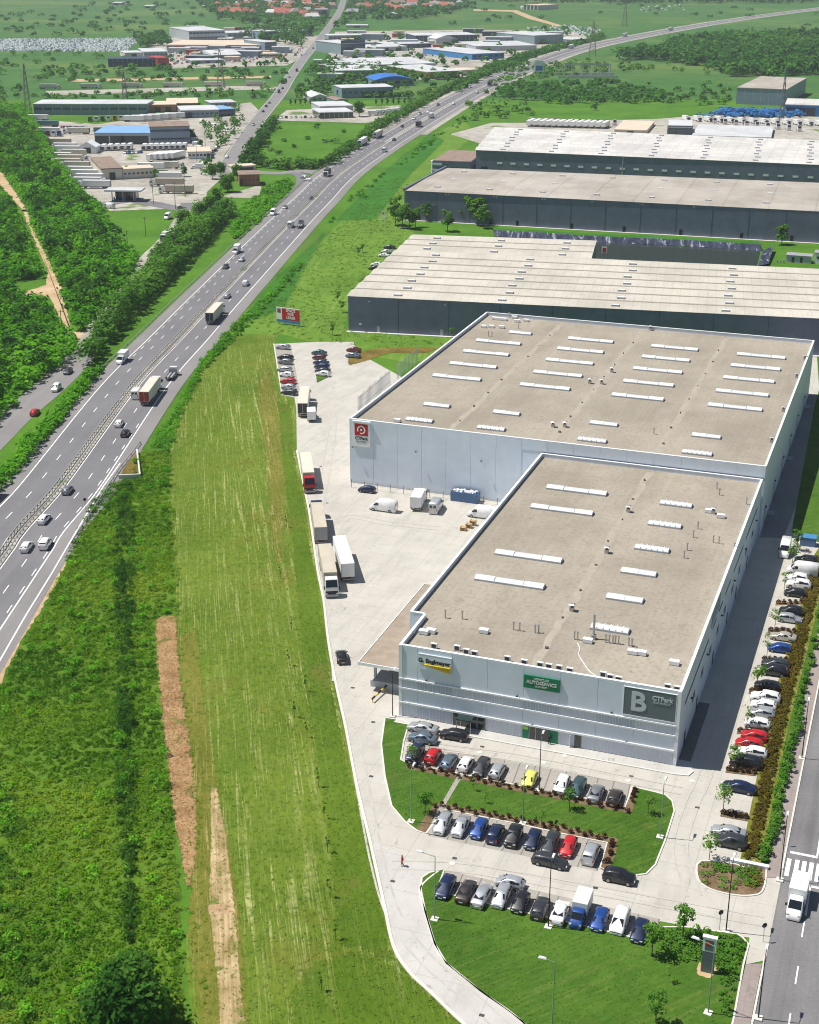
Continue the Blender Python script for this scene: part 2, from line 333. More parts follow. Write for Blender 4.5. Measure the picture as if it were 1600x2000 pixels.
structure('dirt_path', MB().flat(rough([(160, 690), (150, 655), (128, 640), (112, 610), (98, 580), (60, 578), (46, 572), (90, 556), (94, 530), (82, 500), (68, 470), (56, 440), (42, 408), (22, 385), (0, 360), (-25, 330), (-20, 320), (6, 340), (30, 375), (52, 410), (64, 445), (80, 480), (94, 505), (108, 535), (118, 560), (128, 600), (140, 648), (168, 650), (170, 680)], 2.5, 0.4), 0.04), 'dirt_path')
structure('field_path', MB().flat(rough([(-5, 411), (60, 409), (150, 404), (150, 407), (60, 413), (-5, 415)], 8, 0.4), 0.04), 'verge_grass')
structure('truck_yard', MB().flat(SS([(40, 262), (60, 232), (190, 243), (330, 222), (490, 200), (505, 215), (470, 262), (440, 300), (424, 330), (405, 365), (402, 398), (330, 408), (215, 412), (150, 362), (105, 300)]), 0.05), 'gravel_yard')
structure('side_yard', MB().flat(SS([(430, 385), (512, 360), (505, 388)]), 0.05), 'gravel_yard')
structure('back_yard', MB().flat(SS([(880, 262), (960, 240), (1030, 240), (1290, 232), (1600, 205), (1700, 200), (1700, 300), (1000, 300)]), 0.03), 'gravel_yard')
structure('trade_estate_ground', MB().flat(SS([(265, 112), (300, 85), (380, 60), (560, 62), (625, 70), (600, 108), (560, 128), (330, 134)]), 0.05), 'gravel_yard')
structure('estate_yard', MB().flat(SS([(640, 110), (655, 62), (930, 58), (1130, 62), (1150, 75), (1010, 108), (930, 150), (800, 158), (650, 145)]), 0.05), 'gravel_yard')
structure('showroom_yard', MB().flat(SS([(535, 235), (560, 215), (800, 205), (790, 238), (700, 240)]), 0.05), 'gravel_yard')
structure('far_track', MB().flat(SS([(90, 178), (470, 168), (560, 170), (560, 174), (470, 176), (90, 186)]), 0.05), 'gravel_yard')
structure('field_track', MB().flat(SS([(128, 155), (530, 148), (530, 152), (140, 160)]), 0.05), 'dirt_path')
structure('country_lane', MB().flat(SS([(925, 18), (1010, 20), (1040, 32), (1098, 50), (1090, 52), (1030, 36), (1000, 23), (925, 21)]), 0.05), 'dirt_path')
# irrigation ponds / reservoir tops
# ------------------------------------------------------------------ motorway
MED = smooth(SS([(30, 1700), (15, 1300), (8, 1090), (120, 946), (262, 754), (350, 660), (444, 560), (600, 400), (700, 313), (900, 192), (1005, 142), (1155, 90), (1400, 44), (1600, 17), (1800, -5)], 0.08), 8)
MED[0:17] = [MED[16] + (MED[16] - MED[26]).normalized() * d for d in (160, 120, 80, 40)]
mw = structure('motorway', MB().ribbon(offset(MED, -12.7), offset(MED, 13.0)), 'asphalt')
MB().ribbon([p + Vector((0, 0, .02)) for p in offset(MED, -12.7)], [p + Vector((0, 0, .02)) for p in offset(MED, -9.2)]).obj('hard_shoulder', 'asphalt_old', mw)
MB().ribbon([p + Vector((0, 0, .02)) for p in offset(MED, 9.2)], [p + Vector((0, 0, .02)) for p in offset(MED, 13.0)]).obj('hard_shoulder', 'asphalt_old', mw)
FARM = [p - Vector((0, 0, .03)) for p in MED if p.y > 900]; structure('motorway_verge', MB().ribbon(offset(FARM, -17), offset(FARM, 17)), 'gravel_yard')
MB().ribbon([p + Vector((0, 0, .025)) for p in offset(MED, -1.1)], [p + Vector((0, 0, .025)) for p in offset(MED, 1.1)]).obj('median_strip', 'gravel_yard', mw)
def strip(line, o, wid, dz=0.04): return MB().ribbon([p + Vector((0, 0, dz)) for p in offset(line, o - wid / 2)], [p + Vector((0, 0, dz)) for p in offset(line, o + wid / 2)])
for o in (-8.95, -1.35, 1.35, 9.0): strip(MED, o, 0.3).obj('edge_line', 'white_line', mw)
def dashes(line, o, period, length, wid, parent, z0, near, kindname='lane_dash', mat='white_line', y0=100, y1=2500):
    L = resample(offset(line, o), 0.5); n = int(period / 0.5); far = MB(); k = 0
    me = MB().b2((-length / 2, -wid / 2, 0), (length / 2, wid / 2, 0.006)).mesh(kindname, mat)
    for i in range(0, len(L) - n, n):
        a, b = L[i], L[i + 2]; d = b - a; p = a + d.normalized() * (length / 2)
        if p.y < y0 or p.y > y1: continue
        if p.y < near: put(kindname, me, parent, (p.x, p.y, z0), math.atan2(d.y, d.x))
        else: far.box((p.x, p.y, z0), (length, wid, 0.006), 0, math.atan2(d.y, d.x))
    if far.v: far.obj(kindname, mat, parent, kind='stuff')
dashes(MED, -5.2, 12, 3.6, 0.22, mw, 0.12, 560)
dashes(MED, 5.2, 12, 3.6, 0.22, mw, 0.12, 560)
dashes(MED, -8.0, 8, 3.2, 0.22, mw, 0.125, 760, y0=395, y1=760)
dashes(MED, 8.3, 8, 3.2, 0.22, mw, 0.125, 560, y0=180, y1=340)
# widening of the carriageway by the culvert
structure('motorway_widening', MB().flat(SS([(235, 912), (205, 960), (140, 1068), (105, 1135), (60, 1215), (0, 1318), (-120, 1520), (-220, 1520), (-20, 1180), (120, 1000)]), 0.075), 'asphalt_old')
structure('edge_line', strip([S(*q, 0.10) for q in [(235, 905), (202, 950), (138, 1057), (100, 1122), (50, 1203), (0, 1290), (-100, 1460)]], 0, 0.3), 'white_line')
structure('gravel_verge', MB().flat(rough([(140, 1062), (112, 1120), (60, 1212), (0, 1315), (-60, 1420), (-30, 1420), (8, 1318), (40, 1255), (75, 1200), (108, 1145), (128, 1105)], 1.0, 0.25), 0.06), 'dirt_path')
# median barrier: two steel rails on posts
bar = thing('median_barrier', 'twin steel crash barrier running along the middle of the motorway', 'barrier')
NEARM = [p for p in MED if p.y < 900]
for o in (-0.75, 0.75):
    L = [p + Vector((0, 0, .62)) for p in offset(MED, o)]
    m = MB(); A, B = offset(L, -0.06), offset(L, 0.06)
    m.ribbon([p + Vector((0, 0, .3)) for p in A], [p + Vector((0, 0, .3)) for p in B]); m.ribbon(A, [p + Vector((0, 0, .3)) for p in A]); m.ribbon([p + Vector((0, 0, .3)) for p in B], B)
    m.obj('rail', 'guard_steel', bar)
pm, cm = MB(), MB()
for p in resample(NEARM, 2.0):
    i = min(range(len(NEARM) - 1), key=lambda k: (NEARM[k] - p).length_squared); d = (NEARM[i + 1] - NEARM[i]).normalized(); n = Vector((d.y, -d.x, 0)); rz = math.atan2(d.y, d.x)
    for o in (-0.65, 0.65): pm.box((p.x + n.x * o, p.y + n.y * o, 0.5), (0.15, 0.1, 0.85), 0, rz)
    cm.box((p.x, p.y, 0.8), (0.22, 1.3, 0.08), 0, rz)
pm.obj('post', 'guard_post', bar, kind='stuff'); cm.obj('crossbar', 'guard_post', bar, kind='stuff')
def guard(line, label, dz=0.0):
    g = thing('guard_rail', label, 'guard rail')
    L = [p + Vector((0, 0, .5 + dz)) for p in line]; up = Vector((0, 0, .3)); B = offset(L, 0.08)
    m = MB(); m.ribbon(L, [p + up for p in L]); m.ribbon([p + up for p in L], [p + up for p in B]); m.ribbon([p + up for p in B], B); m.obj('rail', 'guard_steel', g)
    m = MB()
    for p in resample(line, 4.0): m.box((p.x, p.y, 0.35 + dz), (0.12, 0.12, 0.7))
    m.obj('post', 'guard_post', g, kind='stuff')
guard([p for p in offset(MED, -13.1) if 150 < p.y < 1000], 'steel guard rail along the hedge side of the motorway')
guard(SS([(275, 868), (235, 918), (205, 965), (140, 1065)]), 'short steel guard rail above the concrete culvert')

# ------------------------------------------------------------------ other roads
def road(name, px, wid, mat, z=0.07, n=6, line=False, edges=False):
    L = smooth(SS(px, z), n); o = structure(name, MB().ribbon(offset(L, -wid / 2), offset(L, wid / 2)), mat)
    if line: dashes(L, 0, 12, 4, 0.2, o, z + 0.02, 900, y1=1800)
    if edges:
        for k in (-1, 1): strip(L, k * (wid / 2 - 0.5), 0.2, 0.03).obj('edge_line', 'white_line', o)
    return L
VILLAGE = road('village_road', [(425, 345), (452, 312), (500, 240), (545, 185), (567, 150), (590, 118), (620, 82), (645, 50), (662, 24), (668, 10), (672, -4)], 10.5, 'asphalt_old', edges=True)
SERVICE = road('service_road', [(-160, 985), (-60, 900), (30, 812), (90, 762), (138, 716), (158, 690)], 9.5, 'asphalt_old', 0.065)
road('slip_road', [(648, 350), (622, 338), (590, 334), (550, 338), (500, 336), (440, 330)], 9, 'asphalt_old', 0.085)
road('slip_road', [(548, 412), (572, 385), (592, 360), (588, 342), (565, 338)], 7, 'asphalt', 0.095)
road('narrow_lane', [(160, 690), (185, 640), (225, 590), (268, 540), (285, 505), (312, 478), (335, 452), (352, 428), (370, 400), (410, 360), (440, 335)], 5.0, 'gravel_yard', 0.06)
road('access_road', [(200, 400), (260, 392), (330, 404), (360, 408), (375, 396)], 9, 'asphalt', 0.08)
# street on the right with its kerb, pavement, crossing and lines
KERB = [S(*q) for q in [(1471, 2000), (1485, 1920), (1497, 1876), (1532, 1694), (1546, 1618), (1576, 1486), (1598, 1350)]]
d0 = (KERB[-1] - KERB[0]).normalized(); K0 = KERB[0] - d0 * 60; K1 = KERB[-1] + d0 * 400
STREET = math.atan2(d0.y, d0.x); sn = Vector((d0.y, -d0.x, 0))
KL = [K0 + d0 * k * 10 for k in range(0, 55)]
st = structure('street', MB().ribbon([p + Vector((0, 0, .06)) for p in KL], [p + sn * 16 + Vector((0, 0, .06)) for p in KL]), 'asphalt_street')
def on_street(px, py): q = S(px, py); return (q - K0).dot(d0), (q - K0).dot(sn)
def mark(a0, a1, o0, o1, name='road_marking'):
    c = K0 + d0 * ((a0 + a1) / 2) + sn * ((o0 + o1) / 2)
    return MB().b2((-abs(a1 - a0) / 2, -abs(o1 - o0) / 2, 0), (abs(a1 - a0) / 2, abs(o1 - o0) / 2, .006)).obj(name, 'white_line', st, (c.x, c.y, 0.08), STREET)
for q0, q1 in (((1571, 1800), (1568, 1832)), ((1559, 1888), (1553, 1923)), ((1544, 1980), (1540, 2015))):
    a, o = on_street(*q0); b, o2 = on_street(*q1); mark(a, b, o - 0.08, o + 0.1)
for k, x in enumerate((1540, 1556, 1570, 1584, 1598, 1612, 1626)):
    a, o = on_street(x + 2, 1678 + k * 2.6); b, _ = on_street(x - 3, 1712 + k * 2.8)
    mark(a, b, o - 0.28, o + 0.28, 'crossing_stripe')
a, o = on_street(1544, 1663); b, o2 = on_street(1594, 1674); mark(a, a - 0.5, o, o2 + .2)
a, o = on_street(1596, 1674); mark(a, a + 40, o - 0.12, o + 0.12)
a, o = on_street(1583, 1730); b, o2 = on_street(1578, 1790); mark(a, b, o - .12, o + .12); mark(a, a - .45, o, o + 6)
kb = MB(); KN = [K0 + d0 * k * 2 for k in range(0, 270)]
a_m0, _ = on_street(1500, 1868); a_m1, _ = on_street(1530, 1708)
for i, p in enumerate(KN[:-1]):
    t0 = (p - K0).dot(d0)
    if not (a_m0 - 1 < t0 < a_m1): kb.box(p + d0 * 1.0 - sn * 0.12 + Vector((0, 0, .08)), (1.96, 0.24, 0.2), 0, STREET)
kb.obj('street_kerb', 'kerb', kind='structure')
pl = SS([(1574, 1350), (1556, 1430), (1520, 1596), (1497, 1715)])
structure('sidewalk', MB().prism(list(pl) + [S(1529, 1717) - sn * 0.3, KERB[3] - sn * 0.3, KERB[4] - sn * .3, KERB[5] - sn * .3, KERB[6] - sn * .3, K1 - sn * 0.3, K1 - sn * 3.5], 0.0, 0.11), 'sidewalk_paving')
structure('sidewalk', MB().prism(SS([(1457, 1884), (1430, 2000), (1405, 2110)]) + [K0 - sn * .3, KERB[0] - sn * 0.3, S(1490, 1884) - sn * 0.1], 0.0, 0.11), 'sidewalk_paving')

# ------------------------------------------------------------------ concrete of the logistics park
YARD_RIGHT = [(1110, 2090), (1019, 1996), (937, 1936), (872, 1883), (850, 1846), (831, 1783), (821, 1736), (860, 1700)]
yard = structure('yard', MB().flat(SS([(535, 672), (551, 772), (575, 776), (579, 798), (580, 880), (593, 947), (605, 1007), (620, 1112), (632, 1172), (641, 1250), (655, 1330), (675, 1420),
    (690, 1500), (705, 1570), (722, 1640), (748, 1745), (840, 1720), (1200, 1830), (1290, 1800), (1450, 1830), (1464, 1832), (1457, 1884), (1497, 1876), (1530, 1712), (1560, 1560), (1620, 1240), (1700, 960), (1640, 640), (1590, 640), (1300, 900),
    (900, 800), (700, 690), (690, 668), (620, 668)]), 0.05), 'yard_concrete')
dr = SS(YARD_LEFT[14:], 0.06); dr2 = SS(YARD_RIGHT, 0.06)
structure('entrance_drive', MB().flat(list(dr) + list(dr2), 0.065), 'road_concrete')
def kerb_line(px, name='kerb', wid=0.22, h=0.17, z=0.0, n=5, closed=False, w=True):
    L = smooth(SS(px) if w else px, n, closed)
    if closed: L.append(L[0])
    A, B = offset(L, -wid / 2), offset(L, wid / 2); m = MB(); up = Vector((0, 0, h + z)); dn = Vector((0, 0, z - 0.02))
    m.ribbon([p + up for p in A], [p + up for p in B]); m.ribbon([p + dn for p in A], [p + up for p in A]); m.ribbon([p + up for p in B], [p + dn for p in B])
    return structure(name, m, 'kerb')
kerb_line(YARD_LEFT[4:], n=4, wid=0.4)
kerb_line([(535, 672), (551, 772), (575, 776)], n=1, wid=.3)
kerb_line(YARD_RIGHT, n=5)
# lawns and islands
def island(px, mat='lawn_grass', name='lawn', n=4, h=0.14, kerbs=True, smoothit=True):
    L = smooth(SS(px), n, True) if smoothit else SS(px)
    o = structure(name, MB().flat([(p.x, p.y) for p in L], h), mat)
    if kerbs: kerb_line([p for p in L], n=1, closed=True, w=False, h=h + 0.03)
    return o
ISL = [(752, 1403), (745, 1455), (752, 1517), (765, 1575), (790, 1605), (815, 1624), (832, 1629), (850, 1605), (868, 1582), (1000, 1608), (1100, 1630), (1186, 1647), (1172, 1696),
       (1215, 1708), (1240, 1711), (1262, 1708), (1280, 1690), (1300, 1640), (1317, 1585), (1313, 1566), (1300, 1554), (1282, 1549), (1245, 1540), (1236, 1538), (1221, 1577), (1150, 1562), (990, 1531), (900, 1513), (800, 1494),
       (783, 1485), (789, 1448), (799, 1414), (788, 1408)]
lawn1 = island(ISL, n=1)
island([(838, 1706), (868, 1700), (852, 1742), (1000, 1778), (1150, 1812), (1275, 1842), (1283, 1812), (1340, 1812), (1440, 1826), (1450, 1832), (1462, 1846), (1452, 1885), (1433, 1990), (1405, 2110),
        (1130, 2110), (1019, 1996), (937, 1936), (872, 1883), (850, 1846), (831, 1783), (822, 1738), (824, 1716)], n=1)
island([(1369, 1683), (1440, 1690), (1445, 1696), (1492, 1690), (1495, 1720), (1487, 1744), (1468, 1750), (1440, 1750), (1400, 1742), (1374, 1730), (1362, 1712)], 'mulch', 'planting_bed', n=3)
structure('mulch_bed', MB().flat(SS([(795, 1494), (902, 1514), (990, 1533), (1150, 1563), (1222, 1578), (1236, 1540), (1246, 1543), (1234, 1592), (1150, 1575), (990, 1543), (896, 1524), (793, 1502)]), 0.155), 'mulch')
structure('mulch_bed', MB().flat(SS([(1186, 1648), (1207, 1640), (1203, 1670), (1186, 1705), (1172, 1697)]), 0.155), 'mulch')
structure('mulch_bed', MB().flat(SS([(868, 1582), (1000, 1608), (1186, 1647), (1207, 1640), (1100, 1615), (1000, 1596), (868, 1572), (850, 1570), (828, 1600), (812, 1624), (832, 1629), (850, 1605)]), 0.153), 'mulch')
structure('garden_path', MB().flat(SS([(896, 1513), (905, 1515), (866, 1581), (845, 1632), (833, 1629), (855, 1584)]), 0.165), 'slot_paving')
structure('stone_ring', MB().flat(rough([(1362, 1885), (1365, 1882), (1398, 1886), (1400, 1900), (1385, 1913), (1362, 1905)], .3, .08), 0.16), 'dirt_path')
# right-hand strip: dry grass, shrubs bed
structure('dry_strip', MB().flat(SS([(1445, 1684), (1486, 1686), (1540, 1420), (1585, 1240), (1612, 1120), (1600, 1070), (1580, 1100), (1560, 1200), (1520, 1330), (1492, 1450), (1470, 1560)]), 0.10), 'stubble_grass')
structure('green_strip', MB().flat(SS([(1486, 1686), (1501, 1688), (1520, 1596), (1556, 1430), (1574, 1350), (1640, 1080), (1700, 800), (1680, 640), (1592, 640), (1600, 760), (1590, 800), (1546, 1040), (1600, 1060), (1612, 1120), (1585, 1240), (1540, 1420)]), 0.105), 'lawn_grass')
structure('service_lane', MB().flat(SS([(1530, 1052), (1485, 1050), (1560, 770), (1640, 770)]), 0.07), 'asphalt_old')
# parking bays: paved slots with dark dividing joints
def bays(name, a, b, depth_px, n, name2='bay_line'):
    """a-b: the kerb-side ends of the row; depth_px: the lane-side end above/below a"""
    A, B, D = S(*a), S(*b), S(*depth_px); off = D - A
    bay = structure(name, MB().flat([A, B, B + off, A + off], 0.06), 'slot_paving')
    L = off.length; ang = math.atan2(off.y, off.x)
    me = MB().b2((-L / 2, -0.07, 0), (L / 2, 0.07, 0.006)).mesh(name2, 'joint_dark')
    for i in range(n + 1):
        p = A.lerp(B, i / n) + off / 2; put(name2, me, bay, (p.x, p.y, 0.068), ang)
    return A, B, off
bays('parking_bays', (791, 1492), (1220, 1577), (812, 1452), 14)
bays('parking_bays', (867, 1583), (1186, 1648), (838, 1633), 9)
bays('parking_bays', (848, 1742), (1277, 1843), (868, 1699), 11)
bays('parking_bays', (787, 1447), (800, 1412), (850, 1458), 2)
bays('parking_bays', (537, 674), (552, 770), (568, 674), 9)
structure('bay_island', MB().prism(SS([(618, 735), (646, 735), (619, 748)]), 0, 0.15), 'lawn_grass')
fade_patch('soil_mound', rough([(700, 690), (720, 682), (800, 678), (860, 680), (835, 690), (760, 690), (715, 706), (680, 716), (678, 700)], 3, 0), 0.09, 'dry_grass', 2.0)
# manhole covers and drain lids of the yard
lid = MB().tube((0, 0, 0), (0, 0, .015), 0.42, n=12).mesh('manhole_cover', 'kerb'); dl = MB().b2((-.3, -.22, 0), (.3, .22, .015)).mesh('drain_grate', 'iron')
for q in [(963, 1446), (937, 1470), (1103, 1477), (1227, 1525), (1352, 1526), (883, 1687), (1062, 1490)]: p = S(*q); put('manhole_cover', lid, yard, (p.x, p.y, .075))
for q in [(942, 1459), (1233, 1517), (1362, 1578), (888, 1677), (1163, 1735), (689, 1344), (729, 1411), (725, 1517), (767, 1722), (941, 1984), (627, 912), (639, 983)]: p = S(*q); put('drain_grate', dl, yard, (p.x, p.y, .075), SITE)

plain('tyre_wear', (0.455, 0.433, 0.39), .9, var=.14, scale=.5)
for kz, px in enumerate(([(690, 1440), (712, 1560), (738, 1690), (770, 1790), (830, 1872), (920, 1950), (1030, 2050)], [(655, 1330), (648, 1200), (640, 1080), (672, 1010), (760, 1020), (860, 1030)], [(765, 1690), (900, 1695), (1100, 1728), (1300, 1765), (1490, 1800)], [(1350, 1750), (1322, 1660), (1345, 1570), (1372, 1510), (1420, 1350)],
           [(850, 1462), (1000, 1482), (1200, 1522), (1330, 1548)], [(622, 1000), (640, 900), (650, 820), (640, 740), (625, 690)])):
    L = smooth(SS(px, .078 + .003 * kz), 8); k = random.uniform(-.6, .6)
    for o_ in (-.9, .9): MB().ribbon(offset(L, o_ + k - .14), offset(L, o_ + k + .14)).obj('tyre_mark', 'tyre_wear', yard)
# ------------------------------------------------------------------ building materials
def cladding(name, col, pitch=0.33, depth=0.25, rough=0.45, var=0.06, horiz=False):
    m, t, bs = nodes(name)
    v = coords(t); n = noise(t, v, 0.25, 5, 0.6)
    c = ramp(t, n, [(0.3, tuple(x * (1 - var) for x in col)), (0.7, tuple(min(1, x * (1 + var)) for x in col))]).outputs[0]
    t.links.new(c, bs.inputs['Base Color']); bs.inputs['Roughness'].default_value = rough; bs.inputs['Specular IOR Level'].default_value = 0.35
    wv = t.nodes.new('ShaderNodeTexWave'); wv.bands_direction = 'Z' if horiz else 'X'; wv.inputs['Scale'].default_value = 0.314 / pitch
    t.links.new(v, wv.inputs['Vector']); depth and bump(t, bs, wv.outputs[1], depth * .3, 0.03)
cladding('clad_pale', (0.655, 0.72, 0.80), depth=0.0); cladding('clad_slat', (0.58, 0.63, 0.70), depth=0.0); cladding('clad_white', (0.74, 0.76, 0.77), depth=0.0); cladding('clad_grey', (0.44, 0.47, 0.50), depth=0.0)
cladding('clad_dark', (0.165, 0.175, 0.265), 0.5, 0.15, 0.6, var=.14); cladding('clad_blue', (0.22, 0.29, 0.37)); cladding('clad_slat_dark', (0.44, 0.50, 0.58), depth=0.0); plain('gutter_tan', (0.27, 0.245, 0.20), .8, var=.2); plain('canopy_felt', (0.31, 0.25, 0.195), .9, var=.2, scale=.5); cladding('clad_red', (0.45, 0.06, 0.05)); cladding('clad_navy', (0.04, 0.06, 0.11))
cladding('brick_wall', (0.36, 0.15, 0.11), 0.2, 0.1, 0.9, horiz=True); cladding('plaster', (0.62, 0.58, 0.50), 2, 0.0, 0.9); cladding('clad_teal', (0.25, 0.33, 0.35)); cladding('clad_yellow', (0.45, 0.38, 0.05))
cladding('clad_azure', (0.05, 0.22, 0.50)); cladding('clad_orange', (0.48, 0.20, 0.10))
def roofing(name, a, b, rot, sheet, seam=0.8, rough=0.85, stain=None, metal=0.0, sw=0.09):
    m, t, bs = nodes(name)
    v = coords(t, (1, 1, 1), rot); vb = coords(t)
    br = t.nodes.new('ShaderNodeTexBrick'); t.links.new(v, br.inputs['Vector']); br.offset = 0.0
    br.inputs['Scale'].default_value = 1.0; br.inputs['Brick Width'].default_value = sheet[0]; br.inputs['Row Height'].default_value = sheet[1]
    br.inputs['Mortar Size'].default_value = sw; br.inputs['Mortar Smooth'].default_value = 0.4
    br.inputs['Color1'].default_value = (*a, 1); br.inputs['Color2'].default_value = (*b, 1); br.inputs['Mortar'].default_value = (*[x * seam for x in a], 1)
    n1 = noise(t, coords(t, (1, 0.25, 1), rot), 0.12, 6, 0.65); n2 = noise(t, vb, 1.5, 6, 0.7); n3 = noise(t, vb, 0.05, 4, 0.6)
    c = mix(t, 0.38, br.outputs[0], ramp(t, n1, [(0.36, tuple(x * 0.78 for x in a)), (0.64, tuple(min(1, x * 1.14) for x in b))]).outputs[0])
    c = mix(t, 0.42, c, ramp(t, n3, [(0.38, tuple(x * 0.74 for x in a)), (0.62, tuple(min(1, x * 1.14) for x in b))]).outputs[0])
    n4 = noise(t, vb, 0.45, 6, 0.7, 0.6); c = mix(t, ramp(t, n4, [(0.55, (0, 0, 0)), (0.75, (0.4,) * 3)]).outputs[0], c, tuple(x * .62 for x in a))
    if stain: c = mix(t, ramp(t, n2, [(0.5, (0, 0, 0)), (0.72, (0.75,) * 3)]).outputs[0], c, stain)
    t.links.new(c, bs.inputs['Base Color']); bs.inputs['Roughness'].default_value = rough; bs.inputs['Metallic'].default_value = metal; bs.inputs['Specular IOR Level'].default_value = 0.25
    bump(t, bs, n2, 0.15, 0.03)
roofing('roof_felt', (0.32, 0.28, 0.222), (0.365, 0.325, 0.265), 0.0, (1.05, 20), 0.93, stain=(0.205, 0.17, 0.13))
roofing('roof_sheet', (0.50, 0.47, 0.40), (0.56, 0.53, 0.465), 0.0, (2.7, 60), 0.74, stain=(0.36, 0.33, 0.27), sw=.16)
roofing('roof_white', (0.54, 0.52, 0.495), (0.62, 0.60, 0.575), 0.0, (6.0, 60), 0.7, stain=(0.42, 0.40, 0.37), sw=.35)
roofing('roof_tan', (0.361, 0.323, 0.275), (0.447, 0.413, 0.370), 0.0, (18, 200), 0.55, stain=(0.310, 0.267, 0.224), sw=.4)
roofing('roof_metal', (0.568, 0.576, 0.585), (0.619, 0.628, 0.636), 0.0, (1.2, 60), 0.85, 0.5)
plain('roof_blue', (0.20, 0.38, 0.62), 0.6, var=0.1, scale=0.1); plain('roof_azure', (0.03, 0.16, 0.52), 0.5, var=0.1, scale=0.1); plain('roof_red', (0.42, 0.13, 0.09), 0.9, var=0.25, scale=0.3)
plain('roof_brown', (0.26, 0.19, 0.15), 0.9, var=0.25, scale=0.3); plain('roof_cream', (0.62, 0.52, 0.40), 0.8, var=0.1, scale=0.1); plain('roof_grey', (0.30, 0.30, 0.32), 0.8, var=0.15, scale=0.2)
plain('trim_white', (0.78, 0.80, 0.81), 0.5, var=0.05); plain('trim_grey', (0.42, 0.44, 0.46), 0.6, var=0.1); plain('trim_dark', (0.05, 0.055, 0.06), 0.5, var=0.1)
plain('dome_white', (0.80, 0.81, 0.80), 0.25, var=0.06, scale=0.5, spec=0.6); plain('dome_grey', (0.62, 0.64, 0.66), 0.3, var=0.12, scale=2.0, spec=0.6)
plain('galvanised', (0.48, 0.48, 0.47), 0.4, 0.6, var=0.15); plain('rust_pipe', (0.22, 0.19, 0.17), 0.7, 0.3, var=0.2)
plain('glass_dark', (0.015, 0.022, 0.028), 0.06, var=0.1, spec=0.8); plain('glass_green', (0.02, 0.04, 0.035), 0.08, var=0.2, spec=0.8); plain('glass_blue', (0.04, 0.07, 0.10), 0.08, var=0.2, spec=0.8)
plain('sign_red', (0.50, 0.015, 0.025), 0.45, var=0.04); plain('sign_white', (0.80, 0.80, 0.80), 0.45, var=0.03); plain('sign_green', (0.0, 0.19, 0.085), 0.45, var=0.05); plain('sign_slate', (0.12, 0.155, 0.17), 0.5, var=0.06)
plain('sign_black', (0.012, 0.012, 0.014), 0.5); plain('sign_yellow', (0.62, 0.43, 0.01), 0.45, var=0.04); plain('sign_silver', (0.52, 0.57, 0.60), 0.5, var=0.03); plain('sign_blue', (0.06, 0.22, 0.45), 0.5, var=0.15)
plain('lime', (0.35, 0.62, 0.05), 0.5); plain('safety_yellow', (0.72, 0.52, 0.02), 0.5); plain('wood', (0.42, 0.28, 0.13), 0.8, var=0.25, scale=3)

def text(body, size, parent, loc, mat, bold=0.0, name='lettering', align='CENTER', ext=0.02):
    c = bpy.data.curves.new(name, 'FONT'); c.body = body; c.size = size; c.align_x = align; c.align_y = 'CENTER'; c.offset = bold; c.extrude = ext
    c.resolution_u = 3; c.materials.append(MATS[mat])
    tmp = bpy.data.objects.new(name, c); COL.objects.link(tmp); me = bpy.data.meshes.new_from_object(tmp.evaluated_get(bpy.context.evaluated_depsgraph_get())); bpy.data.objects.remove(tmp); bpy.data.curves.remove(c)
    if not me.materials: me.materials.append(MATS[mat])
    o = put(name, me, parent, loc); o.rotation_euler = (math.pi / 2, 0, 0); return o

# parts shared by the roofs -----------------------------------------------------------
def dome_mesh(length, width, h, mat):
    m = MB(); n = 6; A, B = [], []
    for i in range(n + 1):
        a = math.pi * i / n; A.append((-length / 2, -math.cos(a) * width / 2, math.sin(a) * h)); B.append((length / 2, -math.cos(a) * width / 2, math.sin(a) * h))
    m.add(A + B, [(i, i + 1, n + 2 + i, n + 1 + i) for i in range(n)], 0, True); m.add(A, [tuple(range(n + 1))[::-1]]); m.add(B, [tuple(range(n + 1))])
    return m.mesh('dome', mat)
DW, DG, DS = dome_mesh(3.35, 1.75, .38, 'dome_white'), dome_mesh(4.9, 1.75, .30, 'dome_grey'), dome_mesh(2.95, 1.75, .34, 'dome_white')
DGS = dome_mesh(2.95, 1.75, .30, 'dome_grey'); DLONG = dome_mesh(6.0, 1.75, .32, 'dome_grey')
KB12, KB6 = MB().b2((-6, -.95, -.02), (6, .95, .32)).mesh('skylight', 'trim_grey'), MB().b2((-3.05, -.95, -.02), (3.05, .95, .32)).mesh('skylight', 'trim_grey')
RIB = MB().b2((-.05, -.9, 0), (.05, .9, .34)).mesh('glazing_bar', 'trim_white')
def skylight(parent, x, y, z, kind):
    if kind == 3:
        s = put('skylight', KB12, parent, (x, y, z))
        for me, dx in ((DW, -4.27), (DG, 0), (DW, 4.27)): put('dome', me, s, (dx, 0, .32))
    elif kind == 2:
        s = put('skylight', KB6, parent, (x, y, z)); put('dome', DS, s, (-1.5, 0, .32)); put('dome', DGS, s, (1.5, 0, .32))
    else:
        s = put('skylight', KB6, parent, (x, y, z)); put('dome', DLONG, s, (0, 0, .32))
        for dx in (-2, -1, 0, 1, 2): put('glazing_bar', RIB, s, (dx, 0, .24))
PIPE = MB().tube((0, 0, 0), (0, 0, 1.3), .12, m=0).tube((0, 0, 1.3), (0, 0, 1.45), .2, .2).mesh('vent_pipe', ['galvanised'])
CAPV = MB().box((0, 0, .35), (.7, .7, .7), 0).box((0, 0, .95), (.35, .35, .5), 1).box((0, 0, 1.25), (1.0, 1.0, .14), 0, 0, .6).mesh('roof_fan', ['galvanised', 'rust_pipe'])
